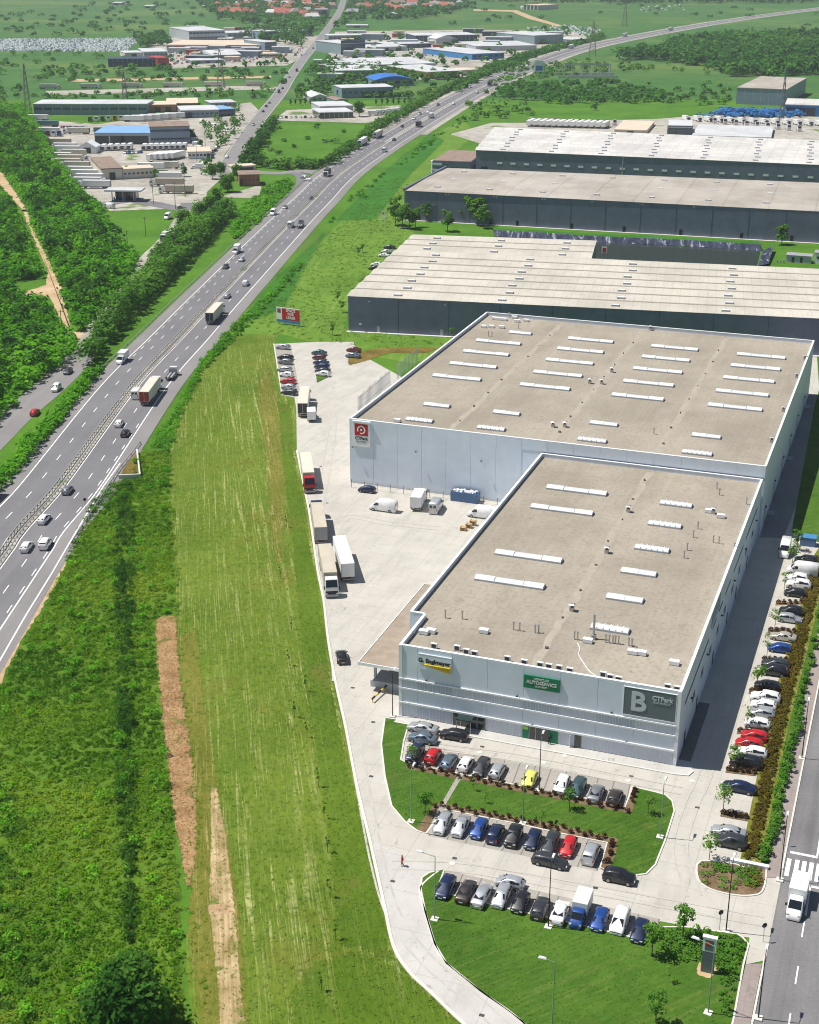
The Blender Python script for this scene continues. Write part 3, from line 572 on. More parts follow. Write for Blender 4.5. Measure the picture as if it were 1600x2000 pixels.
ACM = MB().box((0, 0, .55), (1.15, .5, .9), 0).box((0, -.26, .55), (.8, .03, .7), 1).box((-.4, 0, .05), (.1, .6, .1), 1).box((.4, 0, .05), (.1, .6, .1), 1).mesh('air_conditioner', ['trim_white', 'trim_dark'])
ROOFBOX = MB().box((0, 0, .4), (1.5, .9, .6), 0).box((0, 0, .05), (1.2, .7, .1), 1).mesh('plant_box', ['trim_white', 'trim_dark'])

def rot_local(o0, px, z):                       # photo pixel at height z -> local coordinates of a building on the site grid
    p = S(px[0], px[1], z) - o0; return p.dot(UX), p.dot(UY)
def parapet(parent, poly, z0, z1, th=0.35, mat='clad_pale', cap='trim_white'):
    n = len(poly)
    for i in range(n):
        a, b = Vector((*poly[i], 0)), Vector((*poly[(i + 1) % n], 0)); d = (b - a).normalized(); nn = Vector((-d.y, d.x, 0))
        q = [a + d * 0.004, b - d * .004, b - d * .004 + nn * th, a + d * .004 + nn * th]
        # mitre by trimming the start so that walls butt end to end
        p = poly[i - 1]; pa = Vector((*p, 0)); turn = (a - pa).normalized().cross(d).z
        if turn > 0: q[0] = a + d * th; q[3] = a + nn * th + d * th
        else: q[0] = a; q[3] = a + nn * th
        MB().prism(q, z0, z1).obj('parapet', mat, parent)
        e = 0.05
        k = [q[0] - nn * e, q[1] - nn * e, q[2] + nn * e, q[3] + nn * e]
        if turn > 0: k[0] = k[0] + d * (e + .004); k[3] = k[3] + d * (e + .004)
        MB().prism(k, z1, z1 + 0.09).obj('coping', cap, parent)

# ------------------------------------------------------------------ front hall (B)
o0 = UV(-70.0, 181.2); HB, DB = 12.4, 11.55
B = thing('warehouse', 'pale grey front hall with the big letter B on its facade', 'warehouse', o0, SITE)
polyB = [(2.4, 0), (45.4, 0), (45.4, 91.6), (0, 91.6), (0, 11.3), (2.4, 11.3)]
MB().prism(polyB, 0, DB - .02).obj('wall', 'clad_pale', B)
MB().flat([(2.7, .3), (45.1, .3), (45.1, 91.3), (.3, 91.3), (.3, 11.6), (2.7, 11.6)], DB).obj('roof', 'roof_felt', B)
parapet(B, polyB, DB - .015, HB - .09)
BAYS = [2.4, 5.4, 10.95, 16.5, 22.1, 27.7, 33.3, 38.9, 45.4]
for i, (a, b) in enumerate(zip(BAYS, BAYS[1:])):
    MB().b2((a + .03, -.07, 6.85), (b - .03, -.004, 12.25)).obj('wall_panel', 'clad_pale', B)
    MB().b2((a + .03, -.07, 2.72), (b - .03, -.004, 4.95)).obj('wall_panel', 'clad_pale', B)
    m = MB()                                     # upper ribbon window behind vertical fins
    m.b2((a + .05, -.05, 5.2), (b - .05, -.005, 6.6), 1)
    k = a + .3
    while k < b - .2: m.b2((k, -.11, 5.2), (k + .05, -.06, 6.6), 0); k += .42
    m.obj('louvre_strip', ['clad_white', 'clad_slat' if i not in (1, 4, 6) else 'clad_slat_dark'], B)  # a few bays have a darker backing colour
    if i not in (2, 4):
        m = MB(); m.b2((a + .05, -.05, .25), (b - .05, -.005, 2.4), 1); k = a + .3
        while k < b - .2: m.b2((k, -.11, .25), (k + .05, -.06, 2.4), 0); k += .55
        m.obj('louvre_strip', ['clad_white', 'clad_slat' if i not in (1,) else 'clad_slat_dark'], B)
for z0, z1 in ((6.6, 6.84), (4.96, 5.19), (2.41, 2.7)): MB().b2((2.38, -.28, z0), (45.0, -.003, z1)).obj('sill_band', 'trim_white', B)
MB().b2((44.95, -.2, 0), (45.42, -.29 + .28, HB)).obj('corner_trim', 'trim_white', B)
MB().b2((2.36, -.2, 0), (2.9, -.01, HB)).obj('corner_trim', 'clad_white', B)
# entrances
e1 = MB().b2((11.1, -.1, .1), (16.4, -.02, 2.36)).obj('entrance_glazing', 'glass_green', B)
for k in (11.1, 12.4, 13.7, 15.0, 16.3): MB().b2((k, -.16, .1), (k + .08, -.11, 2.36)).obj('mullion', 'trim_grey', e1)
MB().b2((12.2, -1.9, 2.2), (14.6, -.2, 2.38)).obj('canopy', 'glass_green', B)
for k in (12.25, 14.45): MB().b2((k, -1.85, .1), (k + .1, -1.75, 2.2)).obj('canopy_post', 'trim_grey', B)
e2 = MB().b2((23.2, -.1, .1), (26.2, -.02, 2.36)).obj('entrance_glazing', 'glass_dark', B)
for k in (23.2, 24.2, 25.2): MB().b2((k, -.15, .1), (k + .07, -.11, 2.36)).obj('mullion', 'trim_grey', e2)
gp = MB().b2((22.2, -.14, .1), (23.15, -.02, 2.36)).obj('green_panel', 'sign_green', B); MB().b2((22.3, -.17, 1.7), (23.05, -.15, 2.2)).obj('notice', 'lime', gp)
MB().b2((26.25, -.14, .1), (27.65, -.02, 2.36)).obj('green_panel', 'sign_green', B)
MB().b2((24.0, -1.1, .06), (26.8, -.2, .12)).obj('door_mat', 'joint_dark', B)
dd = MB().b2((30.2, -.19, .1), (31.2, -.165, 2.3)).obj('door', 'glass_dark', B); MB().b2((29.55, -.45, .1), (29.62, -.17, 2.2)).obj('door_leaf', 'trim_white', dd); MB().b2((29.4, -1.1, .06), (31.6, -.2, .13)).obj('doorstep', 'trim_grey', dd)
# floodlights on brackets
for x in (7.0, 21.3, 35.6):
    f = MB().b2((x - .03, -.55, 7.3), (x + .03, -.072, 7.36)).obj('floodlight', 'trim_dark', B); MB().b2((x - .16, -.62, 7.2), (x + .16, -.5, 7.42)).obj('lamp_head', 'trim_dark', f)
# signs of the front
sg = MB().b2((5.55, -.32, 9.0), (10.85, -.075, 11.55)).obj('sign_board', 'clad_pale', B)
text('G. Englmayer', 0.95, sg, (8.15, -.36, 10.5), 'sign_black', .035)
MB().prism([(6.6, -.62), (10.75, -.62), (10.75, -.325), (6.6, -.325)], 9.9, 9.98).obj('wedge_edge', 'sign_yellow', sg)
MB().add([(6.6, -.55, 9.88), (10.75, -.55, 9.88), (10.75, -.55, 8.95), (6.6, -.325, 9.88), (10.75, -.325, 9.88), (10.75, -.325, 8.95)], [(0, 2, 1), (3, 4, 5), (0, 1, 4, 3), (1, 2, 5, 4), (2, 0, 3, 5)]).obj('wedge', 'sign_yellow', sg)
MB().b2((5.55, -.34, 11.5), (10.85, -.33, 11.6)).obj('sign_rim', 'trim_white', sg)
sg = MB().b2((22.15, -.30, 8.9), (27.65, -.075, 11.0)).obj('sign_board', 'sign_green', B)
text('VEHICULE', 0.5, sg, (24.9, -.33, 10.55), 'sign_white'); text('AUTOSERVICE', 0.72, sg, (24.9, -.33, 9.95), 'sign_white', .012); text('BUCURESTI', 0.36, sg, (24.9, -.33, 9.35), 'sign_white')
sg = MB().b2((37.2, -.17, 7.3), (44.75, -.075, 11.75)).obj('sign_board', 'sign_slate', B)
text('B', 4.3, sg, (39.3, -.2, 9.5), 'sign_silver', .11); text('CTPark', 0.95, sg, (42.75, -.2, 10.65), 'sign_silver', .03); text('BUCHAREST', 0.46, sg, (42.75, -.2, 10.0), 'sign_silver')
for z in (7.22, 11.76): MB().b2((37.1, -.2, z), (44.85, -.073, z + .08)).obj('sign_rim', 'trim_white', sg)
for x in (37.1, 44.76): MB().b2((x, -.2, 7.3), (x + .09, -.073, 11.75)).obj('sign_rim', 'trim_white', sg)
# right side wall: ribbon windows, doors, lamps
for a, b in ((4, 26), (30, 34), (37, 41), (44, 50), (54, 66), (70, 86)): MB().b2((45.402, a, 8.0), (45.44, b, 8.5)).obj('ribbon_window', 'glass_dark', B)
MB().b2((45.402, 28, 9.2), (45.46, 37, 11.6)).obj('louvre_grille', 'clad_blue', B)
for y in (12, 20, 28, 36, 44, 53, 62, 71, 80): MB().b2((45.402, y, 4.1), (45.43, y + 2.2, 5.4)).obj('window', 'glass_blue', B)
for y in (6, 17, 33, 49, 60, 75): MB().b2((45.402, y, .1), (45.45, y + 1.1, 2.3)).obj('side_door', 'trim_dark', B)
for y in (10, 25, 40, 55, 70, 85): MB().b2((45.4, y, 5.9), (45.8, y + .3, 6.1)).obj('wall_lamp', 'trim_dark', B)
MB().b2((45.41, 0.3, 0.0), (47.2, 20, .1)).obj('ramp_strip', 'joint_dark', B)
# canopy over the docks on the left
cp = MB().prism([(-6.5, 5.4), (2.35, 5.4), (2.35, 11.25), (-.05, 11.25), (-.05, 37), (-6.5, 37)], 4.75, 5.0).obj('dock_canopy', 'canopy_felt', B)
MB().b2((-6.62, 5.25, 4.6), (-6.505, 37, 5.12)).obj('fascia', 'trim_white', cp); MB().b2((-6.5, 5.25, 4.6), (2.38, 5.38, 5.12)).obj('fascia', 'trim_white', cp)
for y in (8, 18, 28, 35): MB().b2((-5.0, y, 0), (-4.6, y + .4, 4.74)).obj('canopy_column', 'trim_grey', cp)
MB().b2((-5.2, 7, .05), (2.3, 11.0, 1.2)).obj('loading_ramp', 'trim_grey', B)
for y in (14, 20, 26, 32, 38, 44): MB().b2((-.05, y, 1.2), (-.004, y + 3, 4.4)).obj('dock_door', 'trim_grey', B)
# roof furniture
for px, kd in [((1127, 957), 3), ((1098, 995), 3), ((1033, 1086), 3), ((996, 1136), 3), ((1321, 984), 1), ((1299, 1024), 1), ((1274, 1071), 1), ((1248, 1117), 2), ((1221, 1168), 2), ((1192, 1227), 1)]:
    x, y = rot_local(o0, px, DB + .3); skylight(B, x, y, DB + .02, kd)
for px in [(870, 1207), (903, 1209), (1003, 1230), (1015, 1232), (1045, 1236), (1052, 1236), (1122, 1249), (1128, 1250), (1183, 1255), (1190, 1256), (1197, 1257), (1202, 1257), (1208, 1258), (1228, 1261), (1234, 1263), (1336, 1090), (1342, 1075), (1354, 1050), (1363, 1033), (1400, 955), (1405, 967), (1458, 985), (1434, 1075), (1393, 1060), (1404, 1062)]:
    x, y = rot_local(o0, px, DB); put('vent_pipe', PIPE, B, (x, y, DB))
for px in [(1227, 1000), (1185, 1080), (1117, 1193), (1393, 1003)]:
    x, y = rot_local(o0, px, DB); put('roof_fan', CAPV, B, (x, y, DB))
x, y = rot_local(o0, (1159, 1248), DB); MB().tube((0, 0, 0), (0, 0, 4.2), .2, n=10).tube((0, 0, 0), (0, 0, .8), .45, n=10).obj('chimney', 'galvanised', B, (x, y, DB))
for px in [(848, 1266), (893, 1270), (911, 1277), (927, 1281), (991, 1291), (1024, 1298), (1055, 1303), (1072, 1306), (1092, 1309), (1113, 1314), (1178, 1322), (1192, 1327), (1208, 1331), (1304, 1346), (1322, 1350)]:
    x, y = rot_local(o0, px, DB); put('air_conditioner', ACM, B, (x, max(y, .75), DB)).scale = (.85, .85, .85)
for px in [(828, 1238), (842, 1236), (945, 1236), (1148, 1255), (1235, 1277), (1253, 1279), (1317, 1298), (1385, 1001), (1408, 1011)]:
    x, y = rot_local(o0, px, DB); put('plant_box', ROOFBOX, B, (x, y, DB))
hs = [Vector((*rot_local(o0, q, DB), DB + .06)) for q in [(1128, 1256), (1133, 1268), (1131, 1280), (1143, 1300), (1152, 1312), (1166, 1322)]]
hs = smooth(hs, 5); m = MB()
for a, b in zip(hs, hs[1:]): m.tube(a, b, .07, n=5)
m.obj('roof_hose', 'trim_white', B)
structure('front_walk', MB().prism([UV(-67.6, 179.0), UV(-24.5, 179.0), UV(-22.6, 179.4), UV(-22.2, 181.0), UV(-22.3, 183), UV(-67.6, 183)], 0, .06 + .1), 'road_concrete')
structure('pavement_edge', MB().prism([UV(-67.6, 178.75), UV(-24.4, 178.75), UV(-22.4, 179.1), UV(-21.9, 180.5), UV(-22.2, 181.0), UV(-22.6, 179.4), UV(-24.5, 179.0), UV(-67.6, 179.0)], 0, .2), 'kerb')

# ------------------------------------------------------------------ middle hall (A)
o1 = UV(-113.4, 273.2); HA, DA = 15.0, 14.1
A = thing('warehouse', 'large pale grey hall with the red square sign behind the front hall', 'warehouse', o1, SITE)
WA, LA = 89.2, 101.5
polyA = [(0, 0), (WA, 0), (WA, LA), (0, LA)]
MB().prism(polyA, 0, DA - .02).obj('wall', 'clad_pale', A)
MB().flat([(.3, .3), (WA - .3, .3), (WA - .3, LA - .3), (.3, LA - .3)], DA).obj('roof', 'roof_felt', A)
parapet(A, polyA, DA - .015, HA - .09)
for i in range(16):
    a = i * WA / 16; b = a + WA / 16
    MB().b2((a + .03, -.07, .6 if b < 43.3 else 12.6), (b - .03, -.004, HA - .15)).obj('wall_panel', 'clad_pale', A)
sg = MB().b2((.9, -.32, 8.9), (4.9, -.075, 14.5)).obj('sign_board', 'sign_white', A)
MB().b2((.75, -.5, 14.5), (5.05, -.075, 14.75)).obj('sign_rim', 'trim_white', sg)
MB().b2((1.35, -.36, 11.4), (4.45, -.325, 14.1)).obj('sign_square', 'sign_red', sg)
m = MB(); n = 20                                   # open ring and dot of the emblem
ring = [(math.cos(R(-110 + 320 * i / n)), math.sin(R(-110 + 320 * i / n))) for i in range(n + 1)]
for (c0, s0), (c1, s1) in zip(ring, ring[1:]):
    m.add([(2.9 + c0 * .68, -.39, 12.75 + s0 * .68), (2.9 + c1 * .68, -.39, 12.75 + s1 * .68), (2.9 + c1 * .98, -.39, 12.75 + s1 * .98), (2.9 + c0 * .98, -.39, 12.75 + s0 * .98)], [(0, 1, 2, 3)])
m.obj('emblem_ring', 'sign_white', sg); m = MB(); m.add([(2.9 + math.cos(2 * math.pi * i / 10) * .26, -.39, 12.75 + math.sin(2 * math.pi * i / 10) * .26) for i in range(10)], [tuple(range(10))]); m.obj('emblem_dot', 'sign_white', sg)
text('CTPark', .95, sg, (2.9, -.35, 10.75), 'sign_black', .03); text('BUCHAREST', .45, sg, (2.9, -.35, 10.0), 'sign_slate')
for x, z in ((.9, 8.6), (15.6, 9.3), (30.4, 9.0)):
    f = MB().b2((x - .03, -.6, z), (x + .03, -.072, z + .06)).obj('floodlight', 'trim_dark', A); MB().b2((x - .16, -.68, z - .1), (x + .16, -.55, z + .14)).obj('lamp_head', 'trim_dark', f)
for y in (6, 22, 38, 54, 70, 86): MB().b2((WA + .002, y, 4), (WA + .4, y + .3, 4.25)).obj('wall_lamp', 'trim_dark', A)
for y in (12, 48, 90): MB().b2((WA + .002, y, 0), (WA + 1.6, y + .25, .9)).obj('dock_bumper', 'trim_grey', A)
for i in range(6): MB().b2((WA + .002, 5 + i * 16, .3), (WA + .06, 8.5 + i * 16, 4.2)).obj('dock_door', 'trim_grey', A)
rd = MB().b2((-.06, 4, .2), (-.003, 9, 4.8)).obj('red_door', 'sign_red', A)
for px, kd in [((974, 668), 3), ((950, 689), 3), ((925, 713), 3), ((893, 737), 3), ((1017, 650), 2), ((1154, 664), 3), ((1134, 684), 3), ((1113, 706), 3), ((1090, 730), 3), ((1065, 755), 3),
               ((1318, 679), 3), ((1301, 700), 3), ((1285, 723), 3), ((1267, 748), 3), ((1246, 775), 3), ((1487, 695), 3), ((1476, 717), 3), ((1463, 741), 3), ((1450, 767), 3), ((1436, 795), 3),
               ((990, 806), 2), ((960, 836), 1), ((1180, 827), 2), ((1157, 859), 1), ((1380, 851), 2), ((1362, 884), 1), ((854, 791), 2), ((820, 820), 1)]:
    x, y = rot_local(o1, px, DA + .3); skylight(A, x, y, DA + .02, kd)
for px in [(1195, 727), (1152, 749), (1175, 750), (1080, 834), (1103, 834), (1270, 645), (1572, 703), (1556, 738), (1530, 804), (1507, 864)]:
    x, y = rot_local(o1, px, DA); put('roof_fan', CAPV, A, (x, y, DA))
for px in [(966, 624), (975, 625), (985, 626), (1005, 622), (1010, 629), (1028, 628), (945, 640), (960, 640), (980, 641), (776, 824)]:
    x, y = rot_local(o1, px, DA); put('plant_box', ROOFBOX, A, (x, y, DA))
for px in [(954, 657), (961, 658), (1013, 642), (1005, 612), (1277, 848)]:
    x, y = rot_local(o1, px, DA); put('vent_pipe', PIPE, A, (x, max(.8, min(LA - .8, y)), DA))

plain('roof_strip', (0.36, 0.322, 0.262), .85, var=.14, scale=.6); plain('drain_spot', (0.10, 0.085, 0.07), .9, var=.2)
def valley(parent, x, y0, y1, z, wid=1.3):              # lighter drainage valley with its outlets
    n = int((y1 - y0) / 3); L = [Vector((x + random.uniform(-.25, .25) - wid / 2, y0 + (y1 - y0) * i / n, z + .012)) for i in range(n + 1)]; Rr = [Vector((p.x + wid + random.uniform(-.3, .3), p.y, p.z)) for p in L]
    v = MB().ribbon(L, Rr).obj('roof_valley', 'roof_strip', parent)
    for k in range(int((y1 - y0) / 11)): MB().tube((x + random.uniform(-.5, .5), y0 + 6 + k * 11, z + .02), (x, y0 + 6 + k * 11, z + .05), random.uniform(.2, .4), n=8).obj('drain_outlet', 'drain_spot', v)
valley(B, 23.2, 2, 90, DB)
for x in (22.3, 44.6, 66.9): valley(A, x, 3, LA - 3, DA)
# ------------------------------------------------------------------ dark warehouses behind
def lerp2(q, s, t, z): a = q[0].lerp(q[1], s); b = q[3].lerp(q[2], s); p = a.lerp(b, t); return Vector((p.x, p.y, z))
def dark_hall(label, fl, fr, br, bl, h, rows, rise, mat, roofmat, gutters=1.2, gmat='gutter_tan'):
    """fl..bl: roof corners in the place; the roof is a row of shallow gables parallel to the front"""
    c = (fl + fr) / 2; t = thing('warehouse', label, 'warehouse', (c.x, c.y, 0))
    Q = [p - Vector((c.x, c.y, p.z)) for p in (fl, fr, br, bl)]
    MB().prism(Q, 0, h).obj('wall', mat, t)
    ang = math.atan2((Q[1] - Q[0]).y, (Q[1] - Q[0]).x)
    for i in range(rows):
        t0, t1 = i / rows, (i + 1) / rows; g = 0.06
        a, b, cc, d = lerp2(Q, -.002, t0 + (0 if i else -.004), h + .02), lerp2(Q, 1.002, t0, h + .02), lerp2(Q, 1.002, (t0 + t1) / 2, h + rise), lerp2(Q, -.002, (t0 + t1) / 2, h + rise)
        e, f = lerp2(Q, 1.002, t1, h + .02), lerp2(Q, -.002, t1, h + .02)
        m = MB(); m.add([a, b, cc, d, e, f], [(0, 1, 2, 3), (3, 2, 4, 5), (0, 3, 5), (1, 4, 2)])
        # local frame turned to the building so that the sheet seams run up the slope
        rs = Matrix.Rotation(-ang, 3, 'Z'); m.v = [tuple(rs @ Vector(p)) for p in m.v]
        m.obj('roof_bay', roofmat, t, (0, 0, 0), ang)
        if gutters and i:
            p, q = lerp2(Q, 0, t0, h), lerp2(Q, 1, t0, h); MB().box((p + q) / 2 + Vector((0, 0, .07)), ((q - p).length, gutters, .14), 0, math.atan2((q - p).y, (q - p).x)).obj('gutter', gmat, t)
    return t, Q, ang
HATCH = MB().box((0, 0, .2), (2.4, 1.4, .4), 0).box((0, 0, .43), (2.2, 1.2, .06), 1).mesh('smoke_hatch', ['trim_grey', 'dome_white'])
def hatches(t, Q, ang, h, rows, rise, fr, skip=0.25):
    for i in range(rows):
        for k, s in enumerate(fr):
            p = lerp2(Q, s + (i % 2) * .004, (i + skip) / rows, h + rise * skip * 2); put('smoke_hatch', HATCH, t, p, ang)
def seams(t, Q, h, n, mat='trim_dark', zt=None):      # vertical joints in the front wall
    d = (Q[1] - Q[0]); L = d.length; d = d / L; nn = Vector((d.y, -d.x, 0))
    for i in range(1, n):
        p = Q[0] + d * (L * i / n) + nn * .03; MB().box((p.x, p.y, h / 2), (.12, .06, h - .1), 0, math.atan2(d.y, d.x)).obj('wall_joint', mat, t)
def wall_bits(t, Q, items, mat, name):                # (fraction, z0, width, height)
    d = (Q[1] - Q[0]); L = d.length; d = d / L; nn = Vector((d.y, -d.x, 0))
    for s, z, wd, hh in items:
        p = Q[0] + d * (L * s) + nn * .04; MB().box((p.x, p.y, z + hh / 2), (wd, .09, hh), 0, math.atan2(d.y, d.x)).obj(name, mat, t)
hC = 11.0; fl, fr, br_, bl = S(680, 578, hC), S(1600, 622, hC), S(1600, 525, hC), S(808, 458, hC); nt_, ni = S(1165, 470, hC), S(1155, 505, hC)
mid = fl.lerp(bl, .713); frX, brX = fr + (fr - fl) * .35, br_ + (br_ - ni) * .65
tC, Q, ang = dark_hall('dark grey warehouse with cream ribbed roof just behind the pale hall', fl, frX, brX, mid, hC, 7, .55, 'clad_dark', 'roof_sheet')
hatches(tC, Q, ang, hC, 7, .55, (.08, .25, .43, .6, .76, .9)); seams(tC, Q, hC, 12)
wall_bits(tC, Q, [(.02, 2.2, .8, .5), (.2, 2.2, .8, .5), (.035, 9.5, .4, .3), (.16, 9.5, .4, .3)], 'trim_white', 'wall_lamp'); wall_bits(tC, Q, [(.05, 0, .9, 2.1), (.155, 0, .9, 2.1)], 'trim_grey', 'side_door')
d = (Q[1] - Q[0]).normalized(); MB().box((Q[0] + Q[1]) / 2 + Vector((d.y, -d.x, 0)) * .6, ((Q[1] - Q[0]).length + 1, 1.2, .3), 0, math.atan2(d.y, d.x)).obj('plinth', 'kerb', tC)
tC2, Q, ang = dark_hall('shorter rear wing of the cream-roofed warehouse beside the pond', mid + (bl - mid).normalized() * .05, ni + (nt_ - ni).normalized() * .05, nt_, bl, hC, 3, .55, 'clad_dark', 'roof_sheet')
hatches(tC2, Q, ang, hC, 3, .55, (.15, .5, .85))
hD = 12.5; fl, fr, br_, bl = S(790, 372, hD), S(1600, 413, hD), S(1600, 357, hD), S(872, 328, hD)
tD, Q, ang = dark_hall('long dark grey warehouse with flat tan roof behind the trees and the pond', fl, fr + (fr - fl) * .35, br_ + (br_ - bl) * .35, bl, hD, 1, .5, 'clad_dark', 'roof_tan')
hatches(tD, Q, ang, hD + .2, 3, 0, [.05 + .1 * k for k in range(10)], .5); seams(tD, Q, hD, 16)
wall_bits(tD, Q, [(s, 0, 1.2, 2.4) for s in (.165, .215, .315, .41, .51, .615, .7)], 'sign_black', 'side_door'); wall_bits(tD, Q, [(s, 11.6, .5, .4) for s in (.08, .085, .17, .175, .26, .265, .35, .44, .53)], 'trim_white', 'wall_lamp')
d = (Q[1] - Q[0]).normalized(); MB().box((Q[0] + Q[1]) / 2 + Vector((d.y, -d.x, 0)) * .6, ((Q[1] - Q[0]).length, 1.2, .3), 0, math.atan2(d.y, d.x)).obj('plinth', 'kerb', tD)
MB().prism([Q[0] + Vector((-.6, -.3, 0)), Q[0] + Vector((.1, 0, 0)), Q[3] + Vector((.1, 0, 0)), Q[3] + Vector((-.6, .3, 0))], hD, hD + .9).obj('parapet', 'clad_dark', tD)
hE = 13.0; fl, fr, br_, bl = S(930, 293, hE), S(1600, 322, hE), S(1600, 275, hE), S(968, 249, hE)
tE, Q, ang = dark_hall('rearmost dark grey warehouse with white ribbed roof and a row of small windows', fl, fr + (fr - fl) * .35, br_ + (br_ - bl) * .35, bl, hE, 8, .9, 'clad_dark', 'roof_white', 2.2, 'trim_grey')
wall_bits(tE, Q, [(.055 + .0305 * k, 6.6, 2.6, .9) for k in range(31)], 'trim_white', 'window'); wall_bits(tE, Q, [(.33, 0, .5, 12.8)], 'trim_grey', 'downpipe'); wall_bits(tE, Q, [(.02, 2.0, 3.4, 3.0)], 'sign_black', 'dock_door')
hatches(tE, Q, ang, hE, 8, .9, [.06 + .11 * k for k in range(9)])
oc = S(930, 293, hE); ob = thing('office_block', 'low dark office annex with ribbon windows at the rearmost warehouse', 'office', (oc.x - 22, oc.y + 4, 0), SITE + R(6))
MB().b2((0, 0, 0), (20, 40, 7.2)).obj('wall', 'clad_dark', ob); MB().b2((.3, .3, 7.2), (19.7, 39.7, 7.35)).obj('roof', 'roof_brown', ob)
for z in (2.0, 5.0): MB().b2((-.15, -.15, z), (5, -.003, z + 1.1)).obj('white_band', 'trim_white', ob)
for k in range(7): MB().b2((7 + k * 1.7, -.06, 3.0), (8.1 + k * 1.7, -.003, 4.4)).obj('window', 'glass_blue', ob)
tk = S(880, 350, 0); tn = thing('water_tank', 'round pale steel water tank beside the tan-roofed warehouse', 'tank', (tk.x - 4, tk.y + 22, 0))
MB().tube((0, 0, 0), (0, 0, 6), 5.5, n=24).obj('shell', 'clad_grey', tn); MB().tube((0, 0, 6), (0, 0, 6.9), 5.6, .6, n=24).obj('lid', 'trim_white', tn)
# ------------------------------------------------------------------ vehicles
def paintmat(name, col, metal=0.0, rough=0.35):
    m, t, bs = nodes(name); n = noise(t, coords(t), 1.2, 3, 0.5)
    r = ramp(t, n, [(0.3, tuple(x * .9 for x in col)), (0.7, tuple(min(1, x * 1.08) for x in col))]); t.links.new(r.outputs[0], bs.inputs['Base Color'])
    bs.inputs['Roughness'].default_value = rough; bs.inputs['Metallic'].default_value = metal; bs.inputs['Coat Weight'].default_value = 0.6; bs.inputs['Coat Roughness'].default_value = 0.05
for nm, c, mt in [('white', (.78, .78, .77), 0), ('silver', (.50, .52, .54), .5), ('grey', (.22, .23, .25), .4), ('black', (.012, .012, .014), 0), ('navy', (.012, .022, .07), .2), ('blue', (.012, .06, .26), .2), ('red', (.48, .008, .012), 0),
                  ('darkred', (.13, .01, .012), .1), ('yellow', (.66, .66, .14), 0), ('teal', (.05, .10, .11), .4), ('steel', (.16, .21, .27), .5), ('beige', (.50, .46, .38), .3), ('brown', (.05, .04, .035), .3), ('charcoal', (.05, .055, .06), .4)]:
    paintmat('paint_' + nm, c, mt)
plain('car_glass', (.012, .016, .020), .04, var=.1, spec=.9); plain('tyre', (.02, .02, .02), .8); plain('rim', (.35, .36, .37), .4, .5); plain('lamp_glass', (.65, .66, .66), .1, spec=.8); plain('tail_glass', (.35, .01, .01), .15, spec=.6)
plain('trailer_cream', (.62, .58, .48), .6, var=.08, scale=.3); plain('trailer_white', (.78, .78, .76), .5, var=.05, scale=.3); plain('trailer_tan', (.50, .45, .36), .7, var=.12, scale=.3); plain('trailer_dark', (.05, .055, .065), .6, var=.1); plain('trailer_red', (.36, .05, .035), .6, var=.1)
plain('chassis', (.03, .03, .032), .7); plain('trailer_grey', (.36, .36, .37), .5, var=.1); plain('trailer_blue', (.10, .18, .33), .6, var=.1); plain('trailer_teal', (.10, .20, .21), .6, var=.1)

